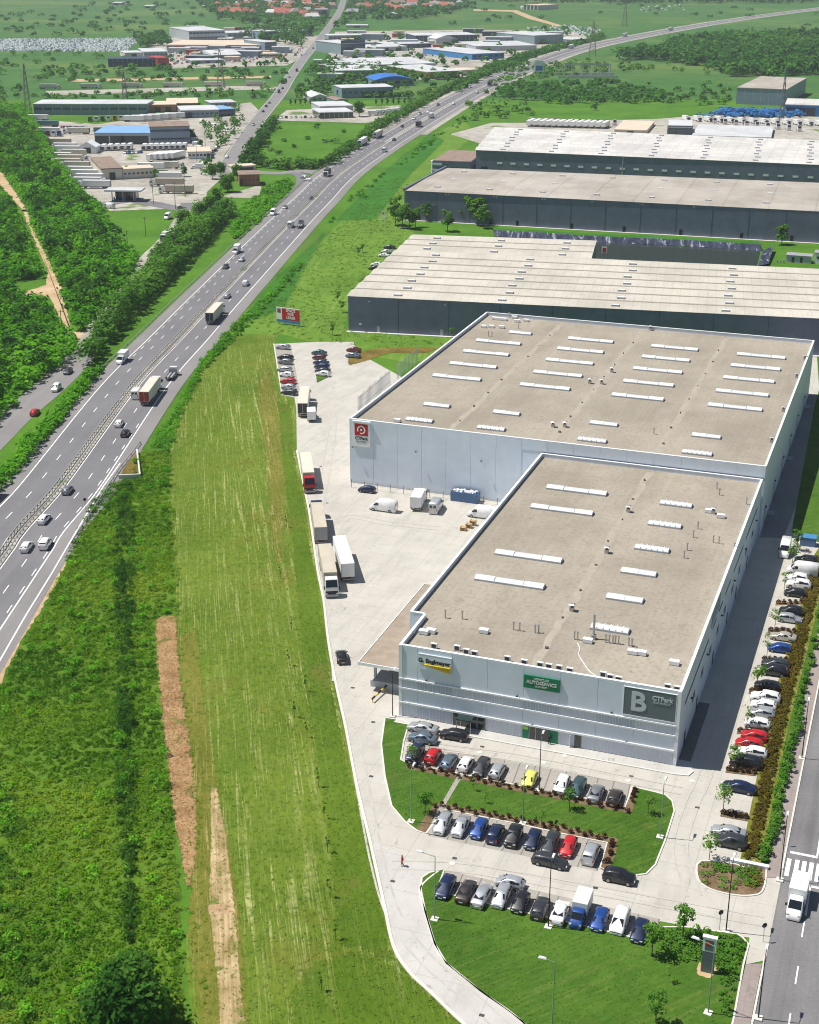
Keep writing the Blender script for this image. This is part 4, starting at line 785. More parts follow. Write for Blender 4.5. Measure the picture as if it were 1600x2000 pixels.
# body stations: x, belt height, top height, half width at belt, half width at top
ST = {
 'hatchback': (dict(r=.31, ax=(-1.25, 1.28)), [(-2.0, .55, .57, .66, .5), (-1.97, .82, .86, .78, .6), (-1.9, .92, 1.0, .83, .62), (-1.5, .95, 1.38, .86, .58), (-.9, .95, 1.46, .87, .62), (0, .94, 1.47, .88, .63), (.5, .92, 1.42, .88, .61), (1.2, .90, .97, .87, .66), (1.75, .80, .86, .83, .6), (1.98, .62, .67, .76, .5), (2.03, .42, .45, .68, .45)], (2, 3, 4, 5, 6, 7)),
 'sedan': (dict(r=.32, ax=(-1.38, 1.42)), [(-2.28, .50, .52, .68, .5), (-2.25, .80, .84, .80, .62), (-2.1, .93, .98, .84, .66), (-1.55, .95, 1.02, .88, .66), (-.85, .95, 1.40, .89, .58), (-.1, .94, 1.45, .90, .62), (.45, .92, 1.40, .90, .60), (1.15, .90, .97, .89, .66), (1.85, .80, .86, .85, .6), (2.2, .62, .67, .77, .5), (2.27, .42, .45, .70, .45)], (3, 4, 4, 5, 6, 7)),
 'estate': (dict(r=.33, ax=(-1.38, 1.42)), [(-2.28, .5, .52, .68, .5), (-2.26, .85, .88, .80, .62), (-2.2, .95, 1.02, .84, .64), (-1.85, .96, 1.40, .88, .58), (-1.0, .96, 1.48, .89, .62), (0, .95, 1.49, .90, .63), (.5, .93, 1.43, .90, .61), (1.2, .90, .97, .89, .66), (1.85, .80, .86, .85, .6), (2.2, .62, .67, .77, .5), (2.27, .42, .45, .70, .45)], (2, 3, 4, 5, 6, 7)),
 'suv': (dict(r=.37, ax=(-1.35, 1.38)), [(-2.25, .6, .62, .72, .55), (-2.22, .98, 1.02, .84, .68), (-2.15, 1.08, 1.18, .88, .70), (-1.8, 1.1, 1.60, .92, .64), (-1.0, 1.1, 1.70, .93, .68), (0, 1.08, 1.71, .94, .69), (.45, 1.06, 1.64, .94, .67), (1.1, 1.04, 1.12, .93, .72), (1.85, .96, 1.03, .90, .66), (2.18, .75, .80, .83, .6), (2.25, .48, .52, .76, .5)], (2, 3, 4, 5, 6, 7)),
 'minivan': (dict(r=.33, ax=(-1.4, 1.4)), [(-2.3, .55, .57, .72, .55), (-2.27, 1.0, 1.04, .84, .68), (-2.22, 1.05, 1.2, .87, .70), (-2.0, 1.06, 1.72, .90, .66), (-1.0, 1.05, 1.80, .91, .70), (.1, 1.03, 1.80, .92, .70), (.75, 1.0, 1.70, .92, .68), (1.6, .95, 1.05, .90, .7), (1.98, .85, .92, .86, .62), (2.22, .62, .67, .79, .5), (2.28, .42, .45, .72, .45)], (2, 3, 4, 5, 6, 7)),
}
def loft(st):
    secs = []
    for x, zb, zt, wb, wt in st:
        mz = min(.55, zb * .82); h = [(wb * .88, .20), (wb, min(.34, zb * .6)), (wb * 1.0, mz), (wb * .985, zb), (wt + .03, zt - .06 if zt - zb > .15 else zt - .02), (wt * .8, zt), (0, zt + .015)]
        secs.append([(x, -y, z) for y, z in h] + [(x, y, z) for y, z in h[-2::-1]])
    n = len(secs[0]); m = MB(); vs = [p for s in secs for p in s]
    fs = [(i * n + k, (i + 1) * n + k, (i + 1) * n + k + 1, i * n + k + 1) for i in range(len(secs) - 1) for k in range(n - 1)]
    fs += [(i * n + n - 1, (i + 1) * n + n - 1, (i + 1) * n, i * n) for i in range(len(secs) - 1)]
    m.add(vs, fs, 0, True); m.add(secs[0], [tuple(range(n))[::-1]]); m.add(secs[-1], [tuple(range(n))]); return m
def panel(pts, out, mat, name):                      # a pane set a little proud of the body
    P = [Vector(p) for p in pts]; nrm = (P[1] - P[0]).cross(P[2] - P[0]).normalized()
    if nrm.dot(Vector(out)) < 0: nrm = -nrm
    return MB().add([p + nrm * .02 for p in P], [tuple(range(len(P)))]).mesh(name, mat)
WHEELS, RIMS = {}, {}
def wheel(r):
    if r not in WHEELS: WHEELS[r] = MB().tube((0, -.1, 0), (0, .1, 0), r, n=14, m=0).mesh('wheel', 'tyre'); RIMS[r] = MB().tube((0, -.115, 0), (0, .115, 0), r * .62, n=10).mesh('rim', 'rim')
    return WHEELS[r]
_put = put
def put(name, me, parent=None, *a, **k):
    o = _put(name, me, parent, *a, **k)
    if name == 'wheel': _put('rim', next(RIMS[r] for r in RIMS if WHEELS[r] == me), o)
    return o
def paintable(o): o['paint'] = True; return o
PROTO = {}
def make_car(kind):
    sp, st = ST[kind][0], ST[kind][1]; i_rb, i_rt, i_a, i_m, i_f, i_w = ST[kind][2]
    t = thing(kind, 'prototype', 'car', (0, 0, -50)); paintable(loft(st).obj('body', 'paint_white', t))
    def at(i, w, z, s): x, zb, zt, wb, wt = st[i]; return (x, s * (wb * (1 - w) + wt * w) * .99, zb + (zt - zb) * z)
    a, b = st[i_f], st[i_w]
    put('windscreen', panel([(a[0] + .05, -a[4] * .9, a[2] - .05), (a[0] + .05, a[4] * .9, a[2] - .05), (b[0] - .05, b[3] * .80, b[2] + .01), (b[0] - .05, -b[3] * .80, b[2] + .01)], (1, 0, .5), 'car_glass', 'windscreen'), t)
    a, b = st[i_rt], st[i_rb]
    put('rear_window', panel([(a[0] - .04, -a[4] * .88, a[2] - .05), (a[0] - .04, a[4] * .88, a[2] - .05), (b[0] + .06, b[3] * .76, b[2] + .03), (b[0] + .06, -b[3] * .76, b[2] + .03)], (-1, 0, .5), 'car_glass', 'rear_window'), t)
    f = st[-1]; put('number_plate', MB().box((0, 0, 0), (.03, .5, .12)).mesh('number_plate', 'lamp_glass'), t, (f[0] + .01, 0, .42)); put('number_plate', MB().box((0, 0, 0), (.03, .5, .12)).mesh('number_plate', 'lamp_glass'), t, (st[0][0] - .01, 0, .5))
    put('grille', MB().box((0, 0, 0), (.06, .9, .14)).mesh('grille', 'chassis'), t, (st[-2][0] + .03, 0, st[-2][1] - .08))
    for s in (-1, 1):
        me_f = panel([at(i_m, .12, .12, s), at(i_m, .95, .84, s), at(i_f, .95, .82, s), (st[i_w][0] - .25, s * st[i_w][3] * .93, st[i_w][1] + .07)], (0, s, .2), 'car_glass', 'side_window')
        put('side_window', me_f, t)
        q0, q1 = st[i_rt], st[i_a]; xm = st[i_m][0] - .09
        ps = [(xm, s * st[i_m][3] * .965, st[i_m][1] + .06), (xm, s * (st[i_m][4] + .05), st[i_m][2] - .09)]
        ps += [at(i_a, .95, .84, s)] if i_a != i_rt else []
        ps += [at(i_rt, .95, .78, s), (q0[0] + .02, s * q0[3] * .95, q0[1] + .08)]
        put('side_window', panel(ps, (0, s, .2), 'car_glass', 'side_window'), t)
        for ax in sp['ax']: put('wheel', wheel(sp['r']), t, (ax, s * (st[5][3] - .06), sp['r']))
        f = st[-2]; put('headlight', MB().box((0, 0, 0), (.16, .34, .13)).mesh('headlight', 'lamp_glass'), t, (f[0] - .02, s * f[3] * .72, f[1] - .02))
        k = st[1]; put('taillight', MB().box((0, 0, 0), (.12, .2, .2)).mesh('taillight', 'tail_glass'), t, (k[0] - .01, s * k[3] * .86, k[1] - .06))
        put('mirror', MB().box((0, 0, 0), (.12, .2, .13)).mesh('mirror', 'chassis'), t, (st[i_w][0] - .35, s * (st[i_w][3] + .06), st[i_w][1] + .1))
    return t
for k in ST: PROTO[k] = make_car(k)
VAN_ST = [(-2.95, 1.1, 2.35, .93, .82), (-2.9, 1.25, 2.5, .98, .86), (-1, 1.25, 2.55, 1.0, .88), (.9, 1.25, 2.52, 1.0, .88), (1.35, 1.22, 2.3, 1.0, .84), (2.1, 1.2, 1.32, .98, .8), (2.75, .95, 1.02, .92, .7), (2.92, .6, .64, .85, .6), (2.95, .4, .43, .8, .55)]
def make_van(mini=False):
    t = thing('minibus' if mini else 'panel_van', 'prototype', 'van', (0, 0, -50)); st = VAN_ST
    paintable(loft(st).obj('body', 'paint_white', t)); a, b = st[4], st[5]
    put('windscreen', panel([(a[0] + .05, -a[4] * .9, a[2] - .05), (a[0] + .05, a[4] * .9, a[2] - .05), (b[0] - .03, b[3] * .84, b[2] + .02), (b[0] - .03, -b[3] * .84, b[2] + .02)], (1, 0, .5), 'car_glass', 'windscreen'), t)
    for s in (-1, 1):
        put('side_window', panel([(.75, s * .99, 1.35), (.75, s * .93, 1.95), (1.35, s * .92, 1.95), (1.85, s * .96, 1.35)], (0, s, .1), 'car_glass', 'side_window'), t)
        if mini:
            for x0 in (-2.5, -1.4, -.3): put('side_window', panel([(x0, s * .99, 1.4), (x0, s * .93, 2.0), (x0 + .9, s * .93, 2.0), (x0 + .9, s * .99, 1.4)], (0, s, .1), 'car_glass', 'side_window'), t)
        put('rear_window', panel([(-2.94, s * .1, 1.5), (-2.93, s * .1, 2.1), (-2.93, s * .7, 2.1), (-2.94, s * .75, 1.5)], (-1, 0, 0), 'car_glass', 'rear_window'), t)
        for ax in (-1.75, 1.95): put('wheel', wheel(.36), t, (ax, s * .92, .36))
        put('headlight', MB().box((0, 0, 0), (.2, .34, .24)).mesh('headlight', 'lamp_glass'), t, (2.78, s * .7, .88))
        put('taillight', MB().box((0, 0, 0), (.06, .14, .5)).mesh('taillight', 'tail_glass'), t, (-2.96, s * .88, 1.1))
        put('mirror', MB().box((0, 0, 0), (.16, .24, .3)).mesh('mirror', 'chassis'), t, (1.65, s * 1.12, 1.5))
    MB().b2((-2.9, -.9, .25), (2.9, .9, .42)).obj('skirt', 'chassis', t)
    return t
PROTO['van'] = make_van(); PROTO['minibus'] = make_van(True)
def cab_mesh(w=2.45, h=3.6, L=2.2, roof=True):
    m = MB(); p = [(-L / 2, .55), (-L / 2, h), (L / 2 - .75, h), (L / 2 - .12, h * .66), (L / 2, h * .5), (L / 2, .4), (L / 2 - .3, .35)]
    n = len(p); ws = [w / 2 if z < h * .7 else w / 2 - .1 for _, z in p]
    m.add([(x, -q, z) for (x, z), q in zip(p, ws)] + [(x, q, z) for (x, z), q in zip(p, ws)], [(i, (i + 1) % n, n + (i + 1) % n, n + i) for i in range(n)] + [tuple(range(n))[::-1], tuple(range(n, 2 * n))]); return m
def make_truck(name, box_mat, L=13.6, W=2.5, z0=1.15, H=2.75, cab='paint_white', rear=None, cabH=3.5, gap=.75, semi=True, rear_gear=None):
    """a lorry with its load box; the front looks along +x, origin under the middle"""
    t = thing(name, 'prototype', 'lorry', (0, 0, -50)); CL = 2.2; total = L + gap + CL; x0 = -total / 2; xb = x0 + L; xc = xb + gap + CL / 2
    if cab:
        paintable(put('cab', cab_mesh(h=cabH).mesh('cab', cab), t, (xc, 0, 0)))
        put('windscreen', MB().add([(xc + CL / 2 - .68, -1.0, cabH - .12), (xc + CL / 2 - .68, 1.0, cabH - .12), (xc + CL / 2 - .06, 1.08, cabH * .62), (xc + CL / 2 - .06, -1.08, cabH * .62)], [(0, 1, 2, 3)]).mesh('windscreen', 'car_glass'), t, (.04, 0, .04))
        MB().b2((xc + CL / 2, -1.1, .85), (xc + CL / 2 + .03, 1.1, 1.5)).obj('grille', 'chassis', t); MB().b2((xc + CL / 2 - .02, -1.2, .4), (xc + CL / 2 + .1, 1.2, .8)).obj('bumper', 'trailer_grey', t)
        for s in (-1, 1):
            MB().b2((xc - .2, s * 1.235 - .01, cabH * .52), (xc + .65, s * 1.235 + .01, cabH * .52 + .75)).obj('side_window', 'car_glass', t)
            MB().b2((xc + .8, s * 1.38 - .1, 1.7), (xc + .95, s * 1.38 + .1, 2.4)).obj('mirror', 'chassis', t)
            MB().b2((xc + CL / 2, s * .95 - .18, .9), (xc + CL / 2 + .05, s * .95 + .18, 1.1)).obj('headlight', 'lamp_glass', t)
            put('wheel', wheel(.5), t, (xc + .1, s * 1.12, .5))
            if semi: put('wheel', wheel(.5), t, (xb - 1.2, s * 1.12, .5))
        if semi: MB().b2((xb - 2.4, -.45, .75), (xc, .45, 1.05)).obj('tractor_frame', 'chassis', t)
    bx = MB().b2((x0, -W / 2, z0), (xb, W / 2, z0 + H)); bx.obj('load_box', box_mat, t)
    MB().b2((x0 + .1, -W / 2 + .1, z0 + H), (xb - .1, W / 2 - .1, z0 + H + .03)).obj('roof_sheet', box_mat, t)
    for s in (-1, 1):
        MB().b2((x0 - .02, s * W / 2 - .05, z0), (x0 + .06, s * W / 2 + .05, z0 + H)).obj('corner_post', 'trailer_grey', t)
        MB().b2((x0 - .03, s * .61 - .56, z0 + .12), (x0 - .005, s * .61 + .56, z0 + H - .12)).obj('rear_door', rear or box_mat, t)
        for ax in ((1.2, 2.5, 3.8) if semi else (1.4,)): put('wheel', wheel(.48), t, (x0 + ax, s * (W / 2 - .15), .48))
        MB().b2((x0 - .04, s * .9 - .2, .95), (x0 - .01, s * .9 + .2, 1.1)).obj('taillight', 'tail_glass', t)
    MB().b2((x0 + .1, -.5, .8), (xb - .1, .5, z0 - .005)).obj('chassis', 'chassis', t); MB().b2((x0 + .05, -1.1, .55), (x0 + .2, 1.1, .7)).obj('underrun_bar', 'trailer_grey', t)
    if semi: 
        for s in (-1, 1): MB().b2((x0 + 5.2, s * 1.15 - .03, .5), (xb - 3.4, s * 1.15 + .03, 1.1)).obj('side_guard', 'trailer_grey', t)
    return t
PROTO['semi_cream'] = make_truck('articulated_lorry', 'trailer_cream'); PROTO['semi_tan'] = make_truck('articulated_lorry', 'trailer_tan', rear='trailer_grey'); PROTO['semi_dark'] = make_truck('articulated_lorry', 'trailer_cream', rear='trailer_dark')
PROTO['semi_red'] = make_truck('articulated_lorry', 'trailer_cream', cab='paint_red'); PROTO['semi_redrear'] = make_truck('articulated_lorry', 'trailer_cream', rear='trailer_red'); PROTO['semi_teal'] = make_truck('articulated_lorry', 'trailer_teal', cab='paint_white')
PROTO['trailer_white'] = make_truck('semi_trailer', 'trailer_white', cab=None, gap=0); PROTO['semi_white'] = make_truck('articulated_lorry', 'trailer_white', rear='trailer_grey')
PROTO['box_truck'] = make_truck('box_truck', 'trailer_white', L=5.4, W=2.3, z0=.9, H=2.4, cabH=2.6, gap=.1, semi=False); PROTO['box_dark'] = make_truck('box_truck', 'trailer_dark', L=6.5, W=2.4, z0=.9, H=2.5, cabH=2.7, gap=.2, semi=False)
PROTO['box_blue'] = make_truck('box_truck', 'trailer_white', L=4.4, W=2.15, z0=.8, H=2.1, cab='paint_blue', cabH=2.3, gap=.05, semi=False)
def make_luton(cab):
    t = thing('box_van', 'prototype', 'van', (0, 0, -50)); st = [(x + .55, zb * .93, zt * .93, w * .97, q * .97) for x, zb, zt, w, q in [(.2, 1.22, 2.2, .98, .84)] + VAN_ST[4:]]
    paintable(loft(st).obj('cab', 'paint_' + cab, t)); a, b = st[1], st[2]
    put('windscreen', panel([(a[0] + .05, -a[4] * .9, a[2] - .05), (a[0] + .05, a[4] * .9, a[2] - .05), (b[0] - .03, b[3] * .84, b[2] + .02), (b[0] - .03, -b[3] * .84, b[2] + .02)], (1, 0, .5), 'car_glass', 'windscreen'), t)
    MB().b2((-3.3, -1.08, .75), (.7, 1.08, 2.85)).obj('load_box', 'trailer_white', t); MB().b2((-3.25, -1.03, 2.85), (.65, 1.03, 2.88)).obj('roof_sheet', 'trailer_white', t); MB().b2((-3.2, -.5, .45), (1.2, .5, .745)).obj('chassis', 'chassis', t)
    for s in (-1, 1):
        put('side_window', panel([(1.0, s * .96, 1.28), (1.0, s * .9, 1.8), (1.8, s * .9, 1.8), (2.25, s * .94, 1.28)], (0, s, .1), 'car_glass', 'side_window'), t)
        for ax in (-1.9, 2.45): put('wheel', wheel(.36), t, (ax, s * .9, .36))
        put('headlight', MB().box((0, 0, 0), (.2, .34, .24)).mesh('headlight', 'lamp_glass'), t, (3.3, s * .68, .84)); put('mirror', MB().box((0, 0, 0), (.16, .24, .3)).mesh('mirror', 'chassis'), t, (2.15, s * 1.1, 1.42))
        MB().b2((-3.33, s * .53 - .5, .85), (-3.305, s * .53 + .5, 2.75)).obj('rear_door', 'trailer_white', t); put('taillight', MB().box((0, 0, 0), (.05, .14, .3)).mesh('taillight', 'tail_glass'), t, (-3.32, s * .95, .6))
    return t
PROTO['luton'] = make_luton('white'); PROTO['luton_blue'] = make_luton('blue')
def make_flatbed():
    t = thing('tow_truck', 'prototype', 'tow truck', (0, 0, -50)); paintable(put('cab', cab_mesh(2.2, 2.4, 2.0).mesh('cab', 'paint_white'), t, (2.6, 0, 0)))
    MB().b2((-3.8, -1.1, .8), (1.4, 1.1, .95)).obj('flat_bed', 'chassis', t); MB().b2((-3.5, -.75, .951), (1.2, -.25, 1.02)).obj('runway', 'trailer_grey', t); MB().b2((-3.5, .25, .951), (1.2, .75, 1.02)).obj('runway', 'trailer_grey', t)
    MB().b2((1.25, -1.05, .95), (1.4, 1.05, 2.0)).obj('headboard', 'trailer_grey', t)
    put('windscreen', MB().add([(3.0, -.9, 2.3), (3.0, .9, 2.3), (3.55, .98, 1.5), (3.55, -.98, 1.5)], [(0, 1, 2, 3)]).mesh('windscreen', 'car_glass'), t, (.03, 0, .03))
    for s in (-1, 1):
        for ax in (-2.4, 2.6): put('wheel', wheel(.42), t, (ax, s * 1.0, .42))
    return t
PROTO['flatbed'] = make_flatbed()
# simpler far vehicles: body and glass only
def make_far(kind):
    sp, st = ST[kind][0], ST[kind][1]; t = thing(kind, 'prototype', 'car', (0, 0, -50)); paintable(loft(st).obj('body', 'paint_white', t)); _, i_rt, _, i_m, i_f, i_w = ST[kind][2]
    a, b = st[i_f], st[i_w]; put('windscreen', panel([(a[0], -a[4] * .9, a[2]), (a[0], a[4] * .9, a[2]), (b[0], b[3] * .85, b[2]), (b[0], -b[3] * .85, b[2])], (1, 0, .5), 'car_glass', 'windscreen'), t)
    m = MB()
    for s in (-1, 1): m.add([(st[i_rt][0], s * .90, st[i_m][1] + .05), (st[i_rt][0] + .1, s * .68, st[i_m][2] - .1), (st[i_f][0], s * .68, st[i_m][2] - .1), (st[i_w][0] - .2, s * .90, st[i_m][1] + .05)], [(0, 1, 2, 3)])
    m.obj('side_window', 'car_glass', t)
    for s in (-1, 1):
        for ax in sp['ax']: put('wheel', wheel(sp['r']), t, (ax, s * .84, sp['r']))
    return t
PROTO['far_car'] = make_far('hatchback')
KINDS = {'hatchback': 'hatchback', 'sedan': 'saloon car', 'estate': 'estate car', 'suv': 'SUV', 'minivan': 'people carrier', 'far_car': 'car'}
COLW = {'white': 'white', 'silver': 'silver', 'grey': 'grey', 'black': 'black', 'navy': 'navy blue', 'blue': 'bright blue', 'red': 'bright red', 'darkred': 'dark red', 'yellow': 'yellow', 'teal': 'dark teal', 'steel': 'blue-grey', 'beige': 'beige', 'brown': 'dark brown', 'charcoal': 'charcoal'}
def car(kind, color, px, head, label, group=None, z=.06, jit=True):
    """px: photo pixel of the middle of the body seen in the photo; it stands at the ground below"""
    hh = .75 if kind in ST else 1.2
    p = S(px[0], px[1], hh) if isinstance(px, tuple) else Vector(px)
    o = copy_tree(PROTO[kind], (p.x, p.y, z), head + (random.uniform(-.025, .025) if jit else 0), label, group, 'paint_' + color if color else None, (random.uniform(.93, 1.06), random.uniform(.97, 1.03), random.uniform(.95, 1.07)) if kind in ST else None)
    return o

# ------------------------------------------------------------------ vegetation
def leafmat(name, dark, mid, light, trans=0.35):
    m = bpy.data.materials.new(name); m.use_nodes = True; MATS[name] = m; t = m.node_tree; t.nodes.clear()
    out = t.nodes.new('ShaderNodeOutputMaterial'); at = t.nodes.new('ShaderNodeAttribute'); at.attribute_name = 'tint'
    r = ramp(t, at.outputs['Fac'], [(0.0, dark), (0.5, mid), (1.0, light)])
    d = t.nodes.new('ShaderNodeBsdfDiffuse'); tr = t.nodes.new('ShaderNodeBsdfTranslucent'); mx = t.nodes.new('ShaderNodeMixShader'); mx.inputs[0].default_value = trans
    t.links.new(r.outputs[0], d.inputs[0]); t.links.new(r.outputs[0], tr.inputs[0]); t.links.new(d.outputs[0], mx.inputs[1]); t.links.new(tr.outputs[0], mx.inputs[2]); t.links.new(mx.outputs[0], out.inputs[0])
leafmat('leaf_weed', (0.04, 0.14, 0.005), (0.11, 0.265, 0.011), (0.26, 0.36, 0.027))
leafmat('leaf_scrub', (0.048, 0.184, 0.013), (0.107, 0.338, 0.018), (0.191, 0.479, 0.027))
leafmat('leaf_dark', (0.021, 0.081, 0.012), (0.044, 0.138, 0.018), (0.089, 0.212, 0.030))
leafmat('leaf_tree', (0.051, 0.160, 0.018), (0.103, 0.255, 0.032), (0.176, 0.358, 0.045))
leafmat('leaf_young', (0.066, 0.176, 0.022), (0.132, 0.275, 0.039), (0.242, 0.363, 0.066))
leafmat('leaf_far', (0.040, 0.142, 0.023), (0.079, 0.223, 0.034), (0.134, 0.313, 0.048))
leafmat('leaf_dry', (0.085, 0.070, 0.012), (0.155, 0.125, 0.022), (0.22, 0.18, 0.04))
leafmat('leaf_mown', (0.07, 0.14, 0.010), (0.14, 0.22, 0.02), (0.40, 0.40, 0.15))
leafmat('leaf_soil', (0.12, 0.065, 0.03), (0.30, 0.17, 0.08), (0.45, 0.28, 0.14), 0.0)
leafmat('leaf_red', (0.042, 0.014, 0.012), (0.084, 0.036, 0.022), (0.072, 0.096, 0.024))
plain('bark', (0.12, 0.09, 0.065), 0.9, var=.25, scale=2)
def unit(a): return a / np.maximum(1e-9, np.linalg.norm(a, axis=1, keepdims=True))
def leaves(name, C, Nn, sz, tint, mat):
    n = len(C); r = unit(rng.normal(size=(n, 3))); t = unit(np.cross(Nn, r)); b = np.cross(Nn, t); s = sz[:, None]
    V = np.stack([C - t * s, C + b * s * .62, C + t * s, C - b * s * .62], 1).reshape(-1, 3)
    me = bpy.data.meshes.new(name); me.vertices.add(4 * n); me.vertices.foreach_set('co', V.astype(np.float32).ravel())
    me.loops.add(4 * n); me.loops.foreach_set('vertex_index', np.arange(4 * n, dtype=np.int32)); me.polygons.add(n)
    me.polygons.foreach_set('loop_start', np.arange(0, 4 * n, 4, dtype=np.int32)); me.polygons.foreach_set('loop_total', np.full(n, 4, np.int32))
    me.update(calc_edges=True); a = me.attributes.new('tint', 'FLOAT', 'POINT'); a.data.foreach_set('value', np.repeat(np.clip(tint, 0, 1), 4).astype(np.float32))
    me.materials.append(MATS[mat]); return me
def clumps(C, rad, k, leaf, base, spread=.16, low=-.35):
    """C (M,3) centres, rad (M,3) radii: k leaves on each clump's outer shell"""
    M = len(C); d = unit(rng.normal(size=(M * k, 3))); d[:, 2] = np.where(d[:, 2] < low, -d[:, 2], d[:, 2])
    rr = rng.uniform(.62, 1.05, size=(M * k, 1)); P = np.repeat(C, k, 0) + d * np.repeat(rad, k, 0) * rr
    Nn = unit(d * .7 + rng.normal(size=d.shape) * .38 + np.array([0, 0, .55])); t = np.repeat(base, k) + rng.normal(size=M * k) * spread
    return P, Nn, leaf * rng.uniform(.65, 1.35, M * k), t
def scatter(poly, step, jitter=.5, excl=()):
    xs = [p[0] for p in poly]; ys = [p[1] for p in poly]
    X, Y = np.meshgrid(np.arange(min(xs), max(xs), step), np.arange(min(ys), max(ys), step)); X = X.ravel(); Y = Y.ravel()
    X = X + rng.uniform(-jitter, jitter, X.shape) * step; Y = Y + rng.uniform(-jitter, jitter, Y.shape) * step
    k = inside(poly, X, Y)
    for e in excl: k &= ~inside(e, X, Y)
    return X[k], Y[k]
def lownoise(X, Y, s, seed=0):                       # smooth 0..1 field for patches of tone and height
    return .5 + .25 * (np.sin(X / s + 1.3 * seed + 1.7 * np.sin(Y / s * .7)) + np.sin(Y / s * 1.3 + seed + 1.2 * np.sin(X / s * .9 + seed)))
def thicket(name, px, step, r, hgt, k, leaf, mat, label, cat, tone=(.2, .8), excl=(), thin=None, world=False, patch=9.0, flat=.75, kind='stuff'):
    poly = px if world else SS(px); X, Y = scatter(poly, step, .5, excl)
    if thin is not None: q = rng.uniform(size=X.shape) < thin(X, Y); X, Y = X[q], Y[q]
    M = len(X); nz = lownoise(X, Y, patch, len(name)); R_ = rng.uniform(r[0], r[1], M) * (.75 + .5 * nz); H = rng.uniform(hgt[0], hgt[1], M) * (.7 + .6 * nz)
    C = np.stack([X, Y, H * .45], 1); rad = np.stack([R_, R_, np.maximum(H * .55, .2)], 1)
    base = tone[0] + (tone[1] - tone[0]) * np.clip(.75 * (lownoise(X, Y, patch * 2.1, 3) * .6 + lownoise(X, Y, patch * .8, 5) * .6 - .1) + .3 * rng.uniform(size=M), 0, 1)
    o = put(name, leaves(name, *clumps(C, rad, k, leaf, base), mat), kind=kind)
    return tag(o, label, cat)
PATH = SS([(160, 690), (150, 655), (128, 640), (108, 610), (94, 582), (60, 582), (40, 572), (86, 556), (90, 530), (78, 500), (64, 470), (52, 440), (38, 408), (18, 385), (-5, 360), (-30, 330), (-20, 315), (10, 340), (34, 375), (56, 410), (68, 445), (84, 480), (98, 505), (112, 535), (122, 560), (132, 600), (144, 648), (172, 650), (174, 680)])
SHIFT = [[q + Vector((0, -k, 0)) for q in PATH] for k in (4, 8, 12)]
CLEAR = SS([(20, 548), (85, 548), (90, 590), (60, 592), (20, 585)]); LANE = SS([(160, 700), (180, 640), (222, 590), (262, 540), (278, 503), (306, 474), (330, 450), (346, 426), (364, 398), (376, 402), (358, 432), (342, 456), (320, 482), (294, 508), (276, 545), (232, 594), (190, 645), (172, 700)])
thicket('scrub_wood', [(-140, 190), (45, 212), (80, 258), (108, 312), (150, 372), (198, 416), (213, 455), (255, 498), (266, 520), (240, 562), (200, 606), (165, 645), (148, 690), (98, 730), (45, 768), (20, 803), (-30, 845), (-190, 930)], 2.7, (1.7, 3.0), (2.6, 5.0), 46, .62, 'leaf_scrub',
        'dense green scrub wood left of the motorway, crossed by the dirt path', 'scrub wood', (.1, .95), (PATH, CLEAR, *SHIFT[:2]), patch=14)
thicket('scrub_wood', [(-140, 225), (30, 222), (70, 270), (100, 330), (140, 380), (190, 425), (250, 505), (190, 600), (140, 660), (90, 720), (20, 780), (-190, 900)], 8.5, (2.2, 3.6), (4.5, 7.5), 70, .7, 'leaf_dark',
        'darker tall bushes standing out of the scrub wood left of the motorway', 'scrub wood', (.1, .8), (PATH, CLEAR, *SHIFT), patch=20)
thicket('roadside_thicket', [(168, 722), (196, 700), (232, 650), (290, 590), (350, 528), (400, 478), (448, 426), (462, 415), (440, 415), (400, 440), (345, 478), (305, 508), (284, 548), (236, 604), (188, 655), (166, 690)], 2.4, (1.8, 2.8), (4.5, 8.0), 60, .6, 'leaf_tree',
        'tall dense thicket between the motorway and the narrow lane', 'thicket', (.05, .8), (LANE, [q + Vector((0, -7, 0)) for q in LANE]), patch=12)
thicket('roadside_hedge', [(-60, 1040), (0, 962), (62, 890), (130, 810), (182, 748), (203, 722), (180, 722), (148, 760), (88, 826), (26, 897), (-20, 950), (-90, 1030)], 1.5, (1.0, 1.5), (1.6, 2.6), 34, .42, 'leaf_scrub', 'clipped roadside hedge between the service road and the motorway', 'hedge', (.1, .9), patch=6)
thicket('roadside_scrub', [(478, 400), (520, 372), (560, 350), (575, 362), (545, 395), (500, 440), (462, 470), (452, 452)], 3.2, (1.2, 2.2), (1.2, 2.4), 34, .6, 'leaf_scrub', 'low scrub on the bank beside the slip road', 'scrub', (.2, .9), patch=8)
thicket('roadside_thicket', [(500, 330), (560, 325), (640, 318), (700, 270), (760, 232), (830, 196), (885, 168), (880, 178), (800, 222), (735, 262), (680, 305), (640, 330), (560, 332)], 4.0, (2.0, 3.4), (2.5, 5.5), 36, .95, 'leaf_tree', 'line of bushes along the far side of the motorway by the fallow field', 'bushes', (.05, .8), patch=20)
thicket('roadside_thicket', [(885, 168), (960, 130), (1060, 98), (1180, 72), (1175, 78), (1060, 106), (975, 142), (890, 182)], 7, (3, 5), (3, 6), 22, 1.7, 'leaf_far', 'bushes along the motorway by the far trading estate', 'bushes', (.05, .8), patch=40)
thicket('roadside_thicket', [(505, 330), (470, 322), (480, 300), (510, 262), (530, 238), (545, 236), (528, 262), (505, 300), (520, 328)], 4.0, (2.0, 3.4), (3, 6), 36, .95, 'leaf_dark', 'bushes along the village road at the edge of the fallow field', 'bushes', (.1, .9), patch=20)
